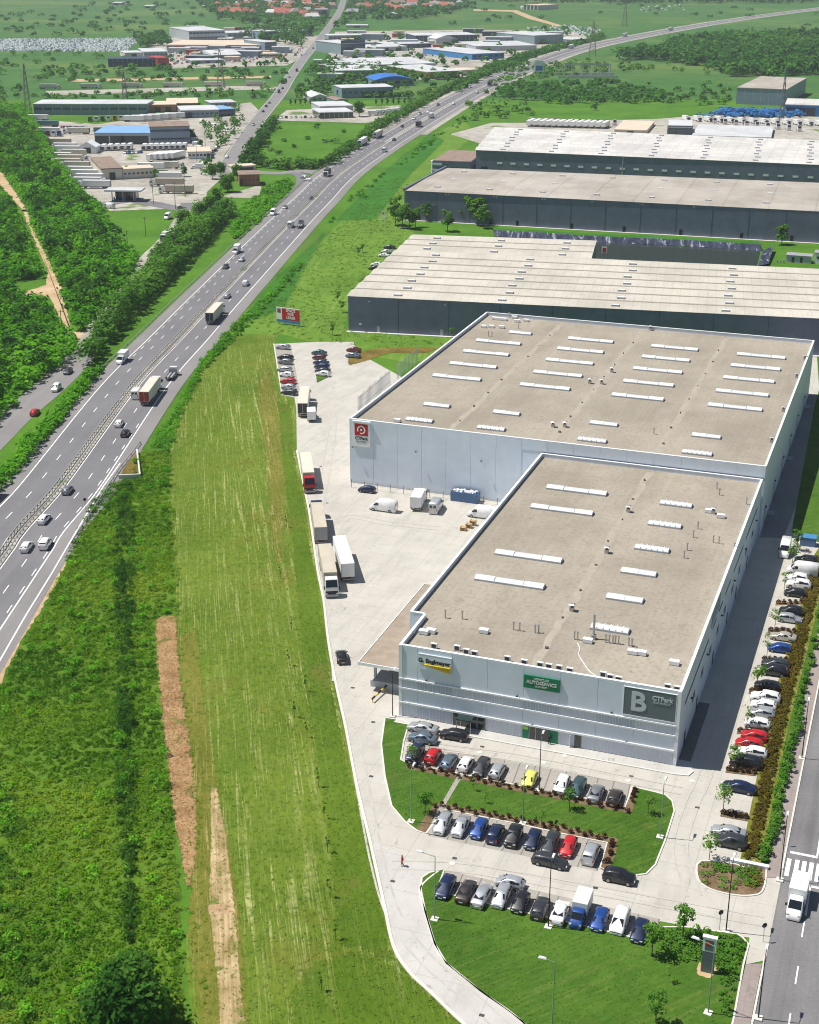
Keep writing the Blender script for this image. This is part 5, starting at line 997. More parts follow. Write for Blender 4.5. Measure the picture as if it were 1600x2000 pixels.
thicket('verge_scrub', [(640, 440), (700, 370), (770, 318), (850, 262), (905, 230), (905, 242), (850, 278), (780, 328), (715, 380), (660, 440)], 4, (.9, 1.6), (.7, 1.5), 24, .6, 'leaf_scrub', 'low bushes on the grass verge right of the motorway', 'bushes', (.1, .8), thin=lambda X, Y: lownoise(X, Y, 25, 2) * .8 - .1)
thicket('ditch_scrub', [(440, 650), (500, 600), (560, 540), (600, 500), (590, 520), (530, 590), (480, 640), (430, 690), (405, 720), (395, 712)], 2.0, (.7, 1.3), (.6, 1.4), 26, .4, 'leaf_scrub', 'rank green weeds along the ditch beside the motorway edge', 'weeds', (.1, .8), patch=8)
WEED = [(325, 880), (280, 884), (262, 905), (262, 935), (225, 940), (178, 985), (140, 1068), (118, 1128), (62, 1232), (0, 1345), (-150, 1600), (-150, 2090), (372, 2090), (358, 1950), (348, 1850), (346, 1735), (332, 1560), (312, 1400), (300, 1250), (302, 1205), (338, 1198), (334, 1050)]
thicket('weed_bank', WEED, 1.05, (.5, 1.0), (.12, .7), 36, .15, 'leaf_weed', 'lush bright green weeds covering the bank beside the motorway', 'weeds', (-.25, 1.1), patch=6, thin=lambda X, Y: .8 + .4 * lownoise(X, Y, 5, 8))
thicket('weed_bank', [(232, 945), (256, 945), (262, 1100), (258, 1300), (262, 1500), (266, 1700), (262, 1900), (240, 1900), (238, 1700), (228, 1500), (230, 1250), (222, 1080)], .9, (.5, .9), (.8, 1.9), 60, .15, 'leaf_dark', 'dark shrubs along the weed bank ditch, coloured to draw its shadow line', 'weeds', (.1, .9), patch=4, thin=lambda X, Y: .1 + .8 * lownoise(X + 2 * np.sin(Y / 5), Y, 3.5, 5))  # shrubs whose dark leaf colour also paints the gully's shadow line
thicket('weed_bank', [(440, 655), (395, 700), (345, 800), (290, 872), (330, 885), (360, 800), (410, 705), (455, 668)], 1.3, (.7, 1.2), (.5, 1.2), 40, .2, 'leaf_scrub', 'green weeds at the motorway edge above the culvert', 'weeds', (.1, .9), patch=7)
thicket('weed_bank', [(-100, 1500), (60, 1560), (40, 1800), (120, 1960), (60, 2090), (-150, 2090)], 2.2, (.8, 1.4), (.6, 1.4), 50, .18, 'leaf_dark', 'darker weeds in the near corner of the weed bank', 'weeds', (.3, 1.0), patch=8, thin=lambda X, Y: lownoise(X, Y, 9, 7))  # patches in a darker leaf colour
FIELD = [(440, 662), (405, 702), (358, 800), (336, 900), (340, 1050), (348, 1200), (358, 1300), (378, 1500), (388, 1620), (384, 1750), (366, 1850), (376, 1950), (385, 2090), (990, 2090), (900, 2000), (836, 1939), (794, 1900), (764, 1850), (745, 1766), (717, 1640), (685, 1500), (650, 1330), (627, 1172), (600, 1007), (575, 880), (572, 780), (548, 776), (534, 674), (545, 660)]
thicket('grass_tufts', FIELD, .95, (.3, .55), (.02, .08), 9, .085, 'leaf_mown', 'cut grass tufts of the mown field', 'grass', (.1, .85), patch=5)
leafmat('leaf_lawn', (0.03, 0.09, 0.008), (0.06, 0.145, 0.014), (0.12, 0.20, 0.03))
thicket('verge_tufts', [(545, 655), (445, 650), (520, 578), (650, 456), (745, 352), (800, 345), (788, 440), (808, 460), (690, 575), (672, 640), (880, 664), (850, 680), (700, 678)], 2.0, (.7, 1.3), (.08, .3), 11, .2, 'leaf_mown', 'long grass tufts on the verge right of the motorway', 'grass', (-.1, .55), patch=9, thin=lambda X, Y: .15 + .6 * lownoise(X, Y, 12, 3))
thicket('lawn_tufts', [(752, 1408), (748, 1455), (755, 1515), (768, 1572), (792, 1602), (812, 1615), (850, 1568), (868, 1570), (1000, 1594), (1100, 1613), (1205, 1638), (1205, 1672), (1190, 1702), (1240, 1708), (1262, 1705), (1278, 1688), (1297, 1640), (1313, 1585), (1298, 1557), (1248, 1545), (1235, 1594), (1150, 1577), (990, 1545), (896, 1526), (793, 1504), (783, 1485), (789, 1448), (797, 1414)], .6, (.2, .4), (.02, .07), 8, .07, 'leaf_lawn', 'grass blades of the lawn between the parking rows', 'grass', (.0, .9), patch=3)
thicket('lawn_tufts', [(840, 1708), (862, 1704), (850, 1742), (1000, 1780), (1150, 1815), (1275, 1848), (1310, 1885), (1360, 1915), (1400, 1925), (1400, 2090), (1140, 2090), (1025, 1996), (942, 1936), (877, 1883), (855, 1846), (836, 1783), (826, 1738)], .6, (.2, .4), (.02, .07), 8, .07, 'leaf_lawn', 'grass blades of the large lower lawn', 'grass', (.0, .9), patch=3)
thicket('soil_clods', [(303, 1210), (345, 1203), (350, 1290), (375, 1490), (384, 1590), (362, 1722), (338, 1590), (318, 1420), (306, 1300)], .45, (.15, .3), (.05, .16), 5, .09, 'leaf_soil', 'crumbled clods on the strip of bare soil', 'soil', (.35, 1.1), patch=3)
thicket('soil_weeds', [(340, 1200), (352, 1205), (380, 1480), (392, 1600), (380, 1740), (410, 1960), (395, 1960), (360, 1760), (372, 1600), (362, 1480), (346, 1290)], .8, (.2, .45), (.1, .3), 12, .10, 'leaf_weed', 'weeds creeping over the edge of the bare soil', 'weeds', (.0, .9), thin=lambda X, Y: .35 + 0 * X)
thicket('weed_bank', WEED, 3.6, (.7, 1.5), (.9, 2.1), 60, .19, 'leaf_scrub', 'taller green shrubs standing up out of the weed bank', 'shrubs', (.0, 1.1), patch=9, thin=lambda X, Y: .1 + .6 * lownoise(X, Y, 9, 2))
thicket('scrub_wood', [(-140, 230), (35, 225), (75, 275), (105, 335), (145, 385), (195, 430), (250, 505), (190, 600), (140, 655), (90, 715), (20, 775), (-190, 890)], 6.5, (1.6, 2.8), (3.4, 5.6), 60, .6, 'leaf_weed', 'lighter yellow-green bushes mixed into the scrub wood', 'scrub wood', (-.1, .5), (PATH, CLEAR, *SHIFT[:2]), patch=16, thin=lambda X, Y: .6 + 0 * X)
thicket('edge_weeds', [(322, 885), (336, 885), (345, 1050), (352, 1200), (338, 1205), (330, 1050)], .9, (.3, .6), (.15, .5), 20, .13, 'leaf_weed', 'ragged weeds along the edge of the mown field', 'weeds', (.0, .9), thin=lambda X, Y: .5 + 0 * X)
ROADC = offset(VILLAGE, -14) + offset(VILLAGE, 14)[::-1]; ROADC2 = [q + Vector((0, -30, 0)) for q in ROADC]
# woods and bushes far away
thicket('far_wood', [(1190, 122), (1255, 102), (1340, 84), (1620, 72), (1760, 72), (1760, 150), (1560, 148), (1430, 150), (1380, 132), (1255, 116)], 9, (4, 8), (5, 13), 30, 2.2, 'leaf_far', 'dense far wood right of the motorway', 'wood', (-.2, .7), patch=45, thin=lambda X, Y: .35 + .7 * (lownoise(X, Y, 70, 2) > .38))
thicket('far_bushes', [(985, 140), (1060, 122), (1200, 112), (1380, 138), (1430, 155), (1420, 205), (1290, 215), (1100, 222), (900, 240), (920, 190)], 13, (2.0, 4.5), (2.0, 5), 26, 1.3, 'leaf_tree', 'scattered bushes on the rough meadow behind the warehouses', 'bushes', (.05, .8), patch=60, thin=lambda X, Y: .75 * (lownoise(X, Y, 55, 1) > .55) + .08)
thicket('far_bushes', [(990, 165), (1200, 158), (1300, 190), (1290, 200), (1100, 205), (960, 190)], 8, (3, 5), (3, 5), 26, 1.6, 'leaf_far', 'dark band of bushes across the meadow behind the warehouses', 'bushes', (.0, .5), patch=60, thin=lambda X, Y: .55 + 0 * X)
thicket('far_bushes', [(520, 242), (700, 240), (700, 275), (600, 320), (520, 318), (505, 300)], 13, (1.5, 3.0), (1.2, 2.8), 26, .9, 'leaf_tree', 'scattered bushes on the fallow field beside the motorway', 'bushes', (.0, .6), thin=lambda X, Y: .35 + 0 * X)
thicket('far_bushes', [(-100, 100), (200, 108), (330, 135), (560, 140), (560, 165), (300, 170), (60, 175), (-100, 200)], 16, (2.5, 5), (2.5, 5), 24, 1.7, 'leaf_far', 'bushes on the open land behind the far-left trade buildings', 'bushes', (.1, .9), patch=90, thin=lambda X, Y: .15 + .6 * (lownoise(X, Y, 60, 4) > .55))
thicket('far_bushes', [(-100, 185), (70, 188), (300, 180), (540, 178), (530, 192), (330, 192), (60, 196), (-100, 215)], 11, (2.0, 4), (2.0, 4.5), 24, 1.4, 'leaf_tree', 'green bushes behind the long blue-grey shed', 'bushes', (.1, .9), thin=lambda X, Y: .6 + 0 * X)
thicket('far_bushes', [(-200, 5), (400, 8), (540, 30), (400, 58), (260, 72), (-200, 72)], 42, (4, 7), (3, 6), 22, 2.4, 'leaf_far', 'dotted dark bushes on the wide far fields', 'bushes', (.0, .5), thin=lambda X, Y: .55 * (lownoise(X, Y, 200, 2) > .4))
thicket('far_bushes', [(860, 10), (1300, 5), (1700, 15), (1700, 50), (1200, 60), (1000, 60), (860, 50)], 60, (4, 7), (3, 6), 22, 2.4, 'leaf_far', 'dotted bushes on the far fields beyond the motorway', 'bushes', (.0, .5), thin=lambda X, Y: .3 + 0 * X)
thicket('village_trees', [(380, 0), (470, -8), (640, -10), (860, -8), (930, 10), (840, 38), (700, 40), (660, 60), (640, 70), (560, 58), (430, 40)], 22, (6, 10), (7, 12), 26, 3.2, 'leaf_far', 'mass of garden trees around the far village houses', 'trees', (.0, .7), patch=120, excl=(ROADC, ROADC2))
thicket('estate_trees', [(470, 62), (560, 52), (640, 60), (612, 85), (600, 95), (560, 88), (470, 80)], 14, (4, 7), (6, 11), 26, 2.4, 'leaf_far', 'dark trees behind the far-left trading estate', 'trees', (.0, .6), patch=80, excl=(ROADC, ROADC2))
thicket('estate_trees', [(265, 75), (320, 66), (330, 90), (280, 95)], 11, (4, 6), (6, 9), 28, 2.2, 'leaf_far', 'clump of dark trees at the end of the glittering greenhouses', 'trees', (.0, .5), patch=80)
thicket('estate_trees', [(600, 130), (640, 118), (700, 130), (900, 150), (900, 175), (800, 196), (640, 190), (580, 200), (572, 170)], 10, (2.5, 4.5), (4, 8), 28, 1.7, 'leaf_tree', 'trees between the far sheds right of the village road', 'trees', (.0, .7), patch=60, excl=(ROADC, ROADC2), thin=lambda X, Y: .3 + .5 * (lownoise(X, Y, 40, 2) > .5))
thicket('far_wood', [(930, 0), (1340, 2), (1760, -4), (1760, 6), (1340, 8), (930, 5)], 26, (9, 14), (9, 14), 22, 4, 'leaf_far', 'dark strip of wood on the horizon side of the far fields', 'wood', (.0, .4), patch=200)
thicket('yard_trees', [(395, 250), (470, 205), (480, 235), (440, 300), (420, 330), (400, 350), (395, 320), (415, 290)], 6, (1.6, 3.0), (3, 7), 40, .8, 'leaf_tree', 'trees and bushes between the truck yard and the village road', 'trees', (.0, .8), thin=lambda X, Y: .4 * (lownoise(X, Y, 18, 2) > .45) + .06)
thicket('estate_trees', [(330, 100), (420, 112), (560, 98), (600, 110), (560, 132), (330, 136)], 12, (2.5, 4), (3, 7), 26, 1.7, 'leaf_far', 'trees scattered through the far-left trading estate', 'trees', (.0, .7), excl=(ROADC, ROADC2), thin=lambda X, Y: .22 + 0 * X)
thicket('estate_trees', [(640, 75), (1000, 62), (1120, 66), (1000, 110), (930, 150), (640, 140)], 16, (2.5, 4.5), (3, 7), 26, 1.9, 'leaf_far', 'trees scattered through the estate right of the village road', 'trees', (.0, .7), excl=(ROADC, ROADC2), thin=lambda X, Y: .2 + .25 * (lownoise(X, Y, 60, 3) > .6))
# plantings of the park
thicket('ground_cover', [(1283, 1816), (1340, 1814), (1440, 1828), (1448, 1836), (1452, 1850), (1440, 1900), (1432, 1960), (1425, 1990), (1408, 1990), (1408, 1915), (1396, 1880), (1366, 1878), (1330, 1880), (1300, 1870), (1275, 1845)], .75, (.4, .7), (.5, .9), 30, .15, 'leaf_tree', 'dense low shrubs around the slate sign column', 'shrubs', (.1, .9), patch=4)
thicket('ground_cover', [(1371, 1688), (1440, 1698), (1490, 1698), (1492, 1720), (1484, 1740), (1440, 1745), (1400, 1738), (1376, 1728), (1366, 1712)], .7, (.4, .7), (.4, .9), 30, .15, 'leaf_tree', 'green shrubs on the rounded bed at the street entrance', 'shrubs', (.0, .9), patch=4, thin=lambda X, Y: .2 + .8 * (lownoise(X, Y, 3.5, 1) > .42))
thicket('ground_cover', [(1445, 1690), (1490, 1692), (1488, 1735), (1460, 1740)], .7, (.4, .6), (.3, .6), 24, .15, 'leaf_dry', 'dry tawny tufts on the rounded bed at the street entrance', 'shrubs', (.2, 1.0), thin=lambda X, Y: .5 + 0 * X)
thicket('tall_dry_grass', [(1456, 1676), (1477, 1678), (1530, 1420), (1576, 1240), (1604, 1125), (1594, 1085), (1586, 1108), (1567, 1200), (1528, 1330), (1501, 1450), (1479, 1560)], .5, (.35, .55), (.45, .75), 24, .17, 'leaf_dry', 'strip of brown dry ornamental grass behind the parked cars', 'grass', (.0, .8), patch=4)

# ------------------------------------------------------------------ single trees and shrubs
def make_tree(name, h, r, blobs, k, leaf, mat, trunk=.12, narrow=1.0, low=.35):
    t = thing(name, 'prototype', 'tree', (0, 0, -50)); m = MB(); top = (random.uniform(-.1, .1) * r, random.uniform(-.1, .1) * r, h * .78)
    m.tube((0, 0, -.1), (top[0] * .5, top[1] * .5, h * .45), trunk, trunk * .65, 7); m.tube((top[0] * .5, top[1] * .5, h * .45), top, trunk * .65, trunk * .25, 6)
    C, rad = [], []
    for i in range(blobs):
        a = i * 2.4 + random.uniform(-.4, .4); q = math.sqrt(random.uniform(.08, 1)) * r * .68; z = h * (low + (1 - low) * random.uniform(.1, .86)); sh = 1 - .5 * abs((z / h - (low + 1) / 2) / (1 - low)) * 2 * narrow * .6
        c = (math.cos(a) * q * sh, math.sin(a) * q * sh, z); C.append(c); s = r * random.uniform(.32, .52); rad.append((s, s, s * .8))
        m.tube((top[0] * .4, top[1] * .4, h * (low * .8 + random.uniform(0, .2))), c, trunk * .35, trunk * .12, 5)
    m.obj('trunk', 'bark', t); C, rad = np.array(C), np.array(rad)
    put('crown', leaves('crown', *clumps(C, rad, k, leaf, rng.uniform(.15, .85, len(C)), .18, -.8), mat), t)
    return t
TREES = {'young': [make_tree('young_tree', 4.2, 1.35, 9, 26, .17, 'leaf_young', .06, low=.42) for _ in range(3)], 'bare': [make_tree('young_tree', 4.4, 1.0, 7, 14, .15, 'leaf_young', .05, low=.35) for _ in range(2)],
         'small': [make_tree('small_tree', 5.0, 1.5, 10, 34, .2, 'leaf_tree', .08, low=.35) for _ in range(2)], 'sapling': [make_tree('sapling', 2.6, .35, 4, 9, .12, 'leaf_dark', .035, low=.4) for _ in range(2)],
         'broad': [make_tree('broad_tree', 9.0, 3.8, 16, 60, .5, 'leaf_tree', .22, low=.2) for _ in range(3)], 'willow': [make_tree('willow_tree', 14, 6.5, 26, 80, .62, 'leaf_tree', .35, low=.12) for _ in range(2)],
         'mid': [make_tree('park_tree', 7.0, 2.3, 11, 46, .36, 'leaf_tree', .13, low=.25) for _ in range(3)], 'dark': [make_tree('dark_tree', 6.5, 4.6, 24, 150, .3, 'leaf_dark', .22, low=.12)], 'conifer': [make_tree('column_tree', 6.0, 1.2, 9, 40, .4, 'leaf_far', .1, low=.1)],
         'shrub': [make_tree('round_shrub', 1.25, .75, 8, 34, .13, 'leaf_tree', .04, low=.2) for _ in range(3)], 'barberry': [make_tree('low_shrub', .55, .42, 5, 22, .09, 'leaf_red', .02, low=.2) for _ in range(2)], 'bush': [make_tree('bush', 2.2, 1.5, 9, 46, .22, 'leaf_scrub', .06, low=.15) for _ in range(2)]}
def tree(kind, px, label, group=None, s=1.0, z=0.0):
    p = S(*px); q = s * random.uniform(.9, 1.1)
    return copy_tree(random.choice(TREES[kind]), (p.x, p.y, z), random.uniform(0, 6.28), label, group, None, (q, q, q * random.uniform(.92, 1.1)))
tree('dark', (250, 2000), 'large dark green tree at the bottom edge among the weeds', s=1.05)
for k, (q, kd, sc) in enumerate([((1385, 1680), 'young', 1.0), ((1412, 1588), 'young', 1.05), ((1434, 1500), 'young', 1.1), ((1458, 1424), 'bare', 1), ((1478, 1350), 'young', 1.2), ((1497, 1288), 'bare', 1.1), ((1513, 1228), 'young', .95), ((1531, 1160), 'bare', 1.1), ((1548, 1100), 'young', 1.1), ((1556, 1075), 'small', .9)]):
    tree(kd, q, f'young tree at the side bays, {ORD[k]} from the street entrance', 'young trees in the side car park', sc, .05)
tree('young', (806, 1495), 'leafy young tree at the left end of the first parking row', s=.9); tree('small', (830, 1590), 'bushy young tree on the left lawn beside the garden path', s=.8)
tree('small', (1112, 1582), 'dark leaning small tree before the white and teal cars', s=.75); tree('bare', (925, 1545), 'thin dark sapling on the lawn between the parking rows', s=.55); tree('bare', (948, 1570), 'second thin sapling on the lawn between the parking rows', s=.5)
tree('bare', (1057, 1618), 'nearly bare sapling behind the dark cars of the second row', s=.6); tree('young', (1266, 1590), 'round young tree with dark shadow on the lawn corner', s=.75)
tree('small', (1273, 1868), 'young tree beside the dark blue car at the end of the last row', s=1.0, z=.1); tree('small', (1333, 1835), 'young tree above the shrubs by the street entrance', s=1.0, z=.1); tree('small', (1281, 2000), 'dark narrow young tree near the bottom edge of the lawn', s=.9, z=.1); tree('bare', (1306, 1920), 'thin sapling on the lawn left of the sign column', s=.7, z=.1)
for k, q in enumerate([(622, 1537), (633, 1598), (640, 1665), (645, 1752), (656, 1835), (628, 1935), (565, 1300), (570, 1230), (575, 1400), (600, 1440), (596, 1350), (548, 1130), (560, 1030)]):
    tree('sapling', q, f'spindly staked sapling on the mown field, {ORD[k]} of the line', 'saplings on the mown field', 1.1, .02)
for k, q in enumerate([(650, 655), (765, 645), (823, 652), (883, 660), (668, 610), (660, 590), (700, 500), (708, 493)]):
    tree('small', q, f'slim young tree near the left dark warehouse wall, {ORD[k]} of these', 'young trees by the dark warehouse', .8)
for k, q in enumerate([(772, 440), (786, 446), (800, 448), (812, 444), (833, 432), (850, 430), (866, 432), (874, 452), (885, 432), (905, 434), (920, 436), (934, 440), (944, 446)]):
    tree('mid', q, f'leafy tree before the tan-roofed dark warehouse, {ORD[k]} from its left end', 'trees before the long dark warehouse', random.uniform(1.2, 1.7))
tree('broad', (1527, 478), 'green tree standing beside the pump house by the long dark warehouse', s=.8)
for k, (q, kd) in enumerate([((392, 432), 'willow'), ((412, 418), 'willow'), ((425, 398), 'broad'), ((445, 375), 'willow'), ((432, 345), 'broad'), ((415, 350), 'broad'), ((360, 452), 'willow'), ((465, 352), 'broad')]):
    tree(kd, q, f'grey-green leafy tree near the brick house, {ORD[k]} of that group', 'trees by the brick house', .62 if kd == 'willow' else .8)
for k, q in enumerate([(305, 352), (375, 270), (392, 290), (250, 345), (66, 262), (128, 222), (360, 345)]): tree('broad', q, f'tree among the lorries of the far-left truck yard, {ORD[k]} counted from the lane', 'trees in the truck yard', .6)
for k in range(16): tree('conifer', (568 + k * 9.5 if k < 8 else 735 + (k - 8) * 11, 206 - (k % 2)), 'columnar tree in the clipped row before the far grey shed', 'columnar trees', .95)
tree('broad', (702, 228), 'dark tree at the end of the white-roofed showroom', s=1.2)
for k in range(34):                                   # shrub row along the pavement
    a = S(1494, 1682).lerp(S(1566, 1372), k / 33.0); o = copy_tree(random.choice(TREES['shrub']), (a.x + random.uniform(-.5, .5), a.y, .1), k * 1.7, 'rounded green shrub in the row along the street pavement', 'shrub row along the pavement', None, (1.2, 1.2, 1.0))
for k in range(24): a = S(1566, 1372).lerp(S(1645, 1040), k / 23.0); copy_tree(random.choice(TREES['shrub']), (a.x + random.uniform(-.5, .5), a.y, .1), k * 1.7, 'rounded green shrub in the row along the street pavement', 'shrub row along the pavement', None, (1.2, 1.2, 1.0))
def row_of_shrubs(pts, n, lab, wid=.5):
    L = smooth(SS(pts), 4); tot = resample(L, sum((b - a).length for a, b in zip(L, L[1:])) / n)
    for i, p in enumerate(tot): copy_tree(random.choice(TREES['barberry']), (p.x + random.uniform(-.1, .1), p.y + (wid if i % 2 else -wid) * .7, .15), i * 1.3, lab, lab, None, (1.1, 1.1, 1.1))
row_of_shrubs([(800, 1499), (900, 1519), (990, 1538), (1150, 1570), (1226, 1586)], 34, 'small dark red shrub in the mulch bed below the first parking row')
row_of_shrubs([(850, 1576), (1000, 1602), (1100, 1622), (1195, 1644)], 26, 'small dark shrub in the mulch bed above the second parking row'); row_of_shrubs([(1197, 1650), (1190, 1675), (1178, 1698)], 6, 'small dark shrub in the bed at the right end of the second row')
row_of_shrubs([(1240, 1545), (1232, 1570)], 5, 'small dark shrub in the bed at the right end of the first row')
for k, (q0, q1) in enumerate([((1418, 1505), (1478, 1512)), ((1408, 1590), (1462, 1600)), ((1440, 1430), (1500, 1432)), ((1463, 1352), (1520, 1352)), ((1500, 1233), (1556, 1236)), ((1488, 1290), (1540, 1292)), ((1515, 1180), (1570, 1178))]):
    A_, B_ = S(*q0), S(*q1); dn = Vector((UY.x, UY.y, 0)) * .7
    structure('bed_strip', MB().flat([A_ - dn, B_ - dn, B_ + dn, A_ + dn], .12), 'mulch')
    for i in range(5): p = A_.lerp(B_, (i + .5) / 5); copy_tree(TREES['barberry'][i % 2], (p.x, p.y, .12), i, f'low shrub in the narrow planting bed between side bays, {ORD[k]} bed from the entrance' if False else 'low dark shrub in a narrow bed between the side parking bays', 'shrubs between the side bays', None, (1.3, 1.3, 1.2))
# ------------------------------------------------------------------ parked cars
UP, DOWN, RIGHT, LEFT = SITE + math.pi / 2, SITE - math.pi / 2, SITE, SITE + math.pi
def art(c): return 'a' 
G1 = 'cars in the first parking row'; row1 = [('suv', 'navy', (811, 1471), DOWN), ('hatchback', 'red', (846, 1475), UP), ('hatchback', 'steel', (877, 1486), UP), ('hatchback', 'white', (910, 1490), UP), ('estate', 'charcoal', (940, 1497), DOWN), ('hatchback', 'silver', (972, 1503), UP),
        ('hatchback', 'yellow', (1035, 1521), DOWN), ('hatchback', 'white', (1098, 1530), DOWN), ('estate', 'teal', (1128, 1538), DOWN), ('sedan', 'grey', (1165, 1548), UP), ('hatchback', 'brown', (1201, 1556), UP)]
for k, (kd, c, q, h) in enumerate(row1): car(kd, c, q, h, f'{COLW[c]} {KINDS[kd]} in the row nearest the B facade, {ORD[k]} from the left', G1)
row2 = [('estate', 'silver', (865, 1607), DOWN), ('sedan', 'silver', (900, 1612), DOWN), ('hatchback', 'blue', (936, 1617), DOWN), ('estate', 'navy', (968, 1626), UP), ('suv', 'black', (1003, 1633), DOWN), ('hatchback', 'navy', (1041, 1638), DOWN), ('estate', 'charcoal', (1076, 1646), DOWN), ('hatchback', 'red', (1111, 1652), DOWN), ('minivan', 'silver', (1155, 1665), UP)]
for k, (kd, c, q, h) in enumerate(row2): car(kd, c, q, h, f'{COLW[c]} {KINDS[kd]} in the row below the lawn, {ORD[k]} from the left', 'cars in the second parking row')
row3 = [('estate', 'navy', (870, 1731), DOWN), ('sedan', 'brown', (911, 1739), UP), ('sedan', 'silver', (942, 1747), UP), ('estate', 'silver', (980, 1749), DOWN), ('hatchback', 'black', (1017, 1761), DOWN), ('estate', 'charcoal', (1056, 1771), UP), ('sedan', 'white', (1094, 1780), UP), ('hatchback', 'blue', (1172, 1794), DOWN), ('minivan', 'white', (1211, 1798), DOWN), ('hatchback', 'navy', (1250, 1816), DOWN)]
for k, (kd, c, q, h) in enumerate(row3): car(kd, c, q, h, f'{COLW[c]} {KINDS[kd]} in the lowest parking row, {ORD[k + (1 if k > 6 else 0)]} from the left', 'cars in the lowest parking row')
car('luton_blue', None, (1134, 1774), DOWN, 'white box van with bright blue cab in the lowest parking row', 'cars in the lowest parking row').scale = (.84, .88, .82)
car('sedan', 'silver', (826, 1420), LEFT, 'silver saloon car beside the facade at the left corner, upper of two'); car('sedan', 'steel', (826, 1440), LEFT, 'blue-grey saloon car beside the facade at the left corner, lower of two'); car('estate', 'black', (887, 1434), LEFT, 'black estate car standing before the glazed entrance')
car('estate', 'charcoal', (1075, 1680), RIGHT, 'charcoal estate car parked across in the lane below the second row'); car('suv', 'black', (1210, 1711), RIGHT, 'black SUV driving in the lane towards the street entrance'); car('hatchback', 'silver', (997, 1722), LEFT, 'silver hatchback parked across behind the lowest row')
col = [('suv', 'black', (1575, 1094)), ('van', 'white', (1567, 1111)), ('suv', 'white', (1556, 1130)), ('suv', 'white', (1560, 1141)), ('hatchback', 'black', (1554, 1157)), ('suv', 'black', (1545, 1194)), ('estate', 'silver', (1543, 1207)), ('sedan', 'beige', (1530, 1242)), ('hatchback', 'blue', (1524, 1265)), ('suv', 'charcoal', (1515, 1297)), ('suv', 'black', (1512, 1310)), ('hatchback', 'black', (1500, 1338)),
       ('suv', 'white', (1495, 1362)), ('hatchback', 'white', (1492, 1376)), ('hatchback', 'silver', (1489, 1391)), ('hatchback', 'white', (1480, 1411)), ('hatchback', 'red', (1474, 1436)), ('hatchback', 'red', (1464, 1451)), ('estate', 'white', (1470, 1468)), ('suv', 'black', (1458, 1488)), ('sedan', 'navy', (1444, 1536)), ('sedan', 'silver', (1423, 1623)), ('suv', 'charcoal', (1428, 1643))]
for k, (kd, c, q) in enumerate(col[::-1]): car(kd, c, q, (LEFT if c != 'silver' or kd != 'estate' else RIGHT), f'{COLW[c]} {KINDS.get(kd, "panel van")} in the side column of bays, {ORD[k]} from the entrance', 'cars in the side column')
car('van', 'white', (1534, 1070), DOWN, 'white panel van driving in the lane beside the hall')
for k, (x, y, c) in enumerate([(220, 780, 'silver'), (250, 915, 'black'), (250, 975, 'grey'), (235, 1070, 'silver'), (265, 1140, 'white'), (285, 1225, 'red'), (290, 1300, 'silver'), (300, 1370, 'charcoal')]):
    car('estate' if k % 2 else 'hatchback', c, (520 + x / 6.667, 560 + y / 6.667), LEFT, f'{COLW[c]} car in the back car park, left column, {ORD[k]} from the top', 'cars in the back car park')
for k, (x, y, c) in enumerate([(690, 855, 'teal'), (690, 915, 'darkred'), (715, 980, 'navy'), (725, 1035, 'navy'), (735, 1085, 'charcoal'), (740, 1130, 'white')]):
    car('hatchback' if k % 2 else 'sedan', c, (520 + x / 6.667, 560 + y / 6.667), LEFT, f'{COLW[c]} car in the back car park, middle column, {ORD[k]} from the top', 'cars in the back car park')
for k, (x, y, c) in enumerate([(1140, 815, 'darkred'), (1130, 890, 'steel')]): car('sedan', c, (520 + x / 6.667, 560 + y / 6.667), LEFT, f'{COLW[c]} car in the back car park beside the soil mound', 'cars in the back car park')
for k, (q, c) in enumerate([((761, 482), 'charcoal'), ((755, 491), 'silver'), ((750, 498), 'white'), ((736, 516), 'white'), ((732, 523), 'black')]): car('sedan', c, q, LEFT + .1, f'{COLW[c]} car parked beside the cream-roofed warehouse, {ORD[k]} from the top', 'cars beside the cream-roofed warehouse')

# ------------------------------------------------------------------ lorries and vans of the yard
def rig(kind, head_px, tail_px, label, z=.06, paint=None, group=None, hz=0.0):
    a, b = S(*head_px, hz), S(*tail_px, hz); d = a - b; c = (a + b) / 2
    return copy_tree(PROTO[kind], (c.x, c.y, z), math.atan2(d.y, d.x), label, group, paint)
rig('semi_dark', (600, 760), (589, 838), 'cream lorry with dark rear at the grassy edge of the yard')
rig('luton', (608, 806), (609, 830), 'small white box truck beside the cream lorry in the yard')
rig('semi_red', (606, 968), (597, 912), 'cream lorry with bright red cab parked along the yard edge')
rig('semi_tan', (618, 1003), (628, 1068), 'beige lorry with dark blue cab parked along the yard edge', paint='paint_navy')
rig('trailer_white', (661, 1075), (680, 1137), 'white semi-trailer without tractor in the yard')
rig('semi_tan', (649, 1170), (635, 1098), 'beige lorry with white cab facing the camera at the yard edge')
car('sedan', 'black', (668, 1281), R(98), 'black saloon car on the drive left of the dock canopy'); car('van', 'white', (749, 987), LEFT, 'white panel van in the middle of the yard'); car('van', 'white', (941, 1000), LEFT, 'white panel van half hidden behind the parapet of the front hall'); car('hatchback', 'navy', (717, 955), LEFT, 'dark hatchback at the wall below the red square sign')
rig('box_truck', (824, 975), (812, 1000), 'white box lorry with its rear to the camera in the yard'); car('van', 'silver', (852, 986), UP + .1, 'pale van with open rear doors beside the white box lorry')
p = S(909, 978); k = thing('skip', 'blue open-top waste container by the wall of the hall', 'skip', (p.x, p.y, .06), SITE)
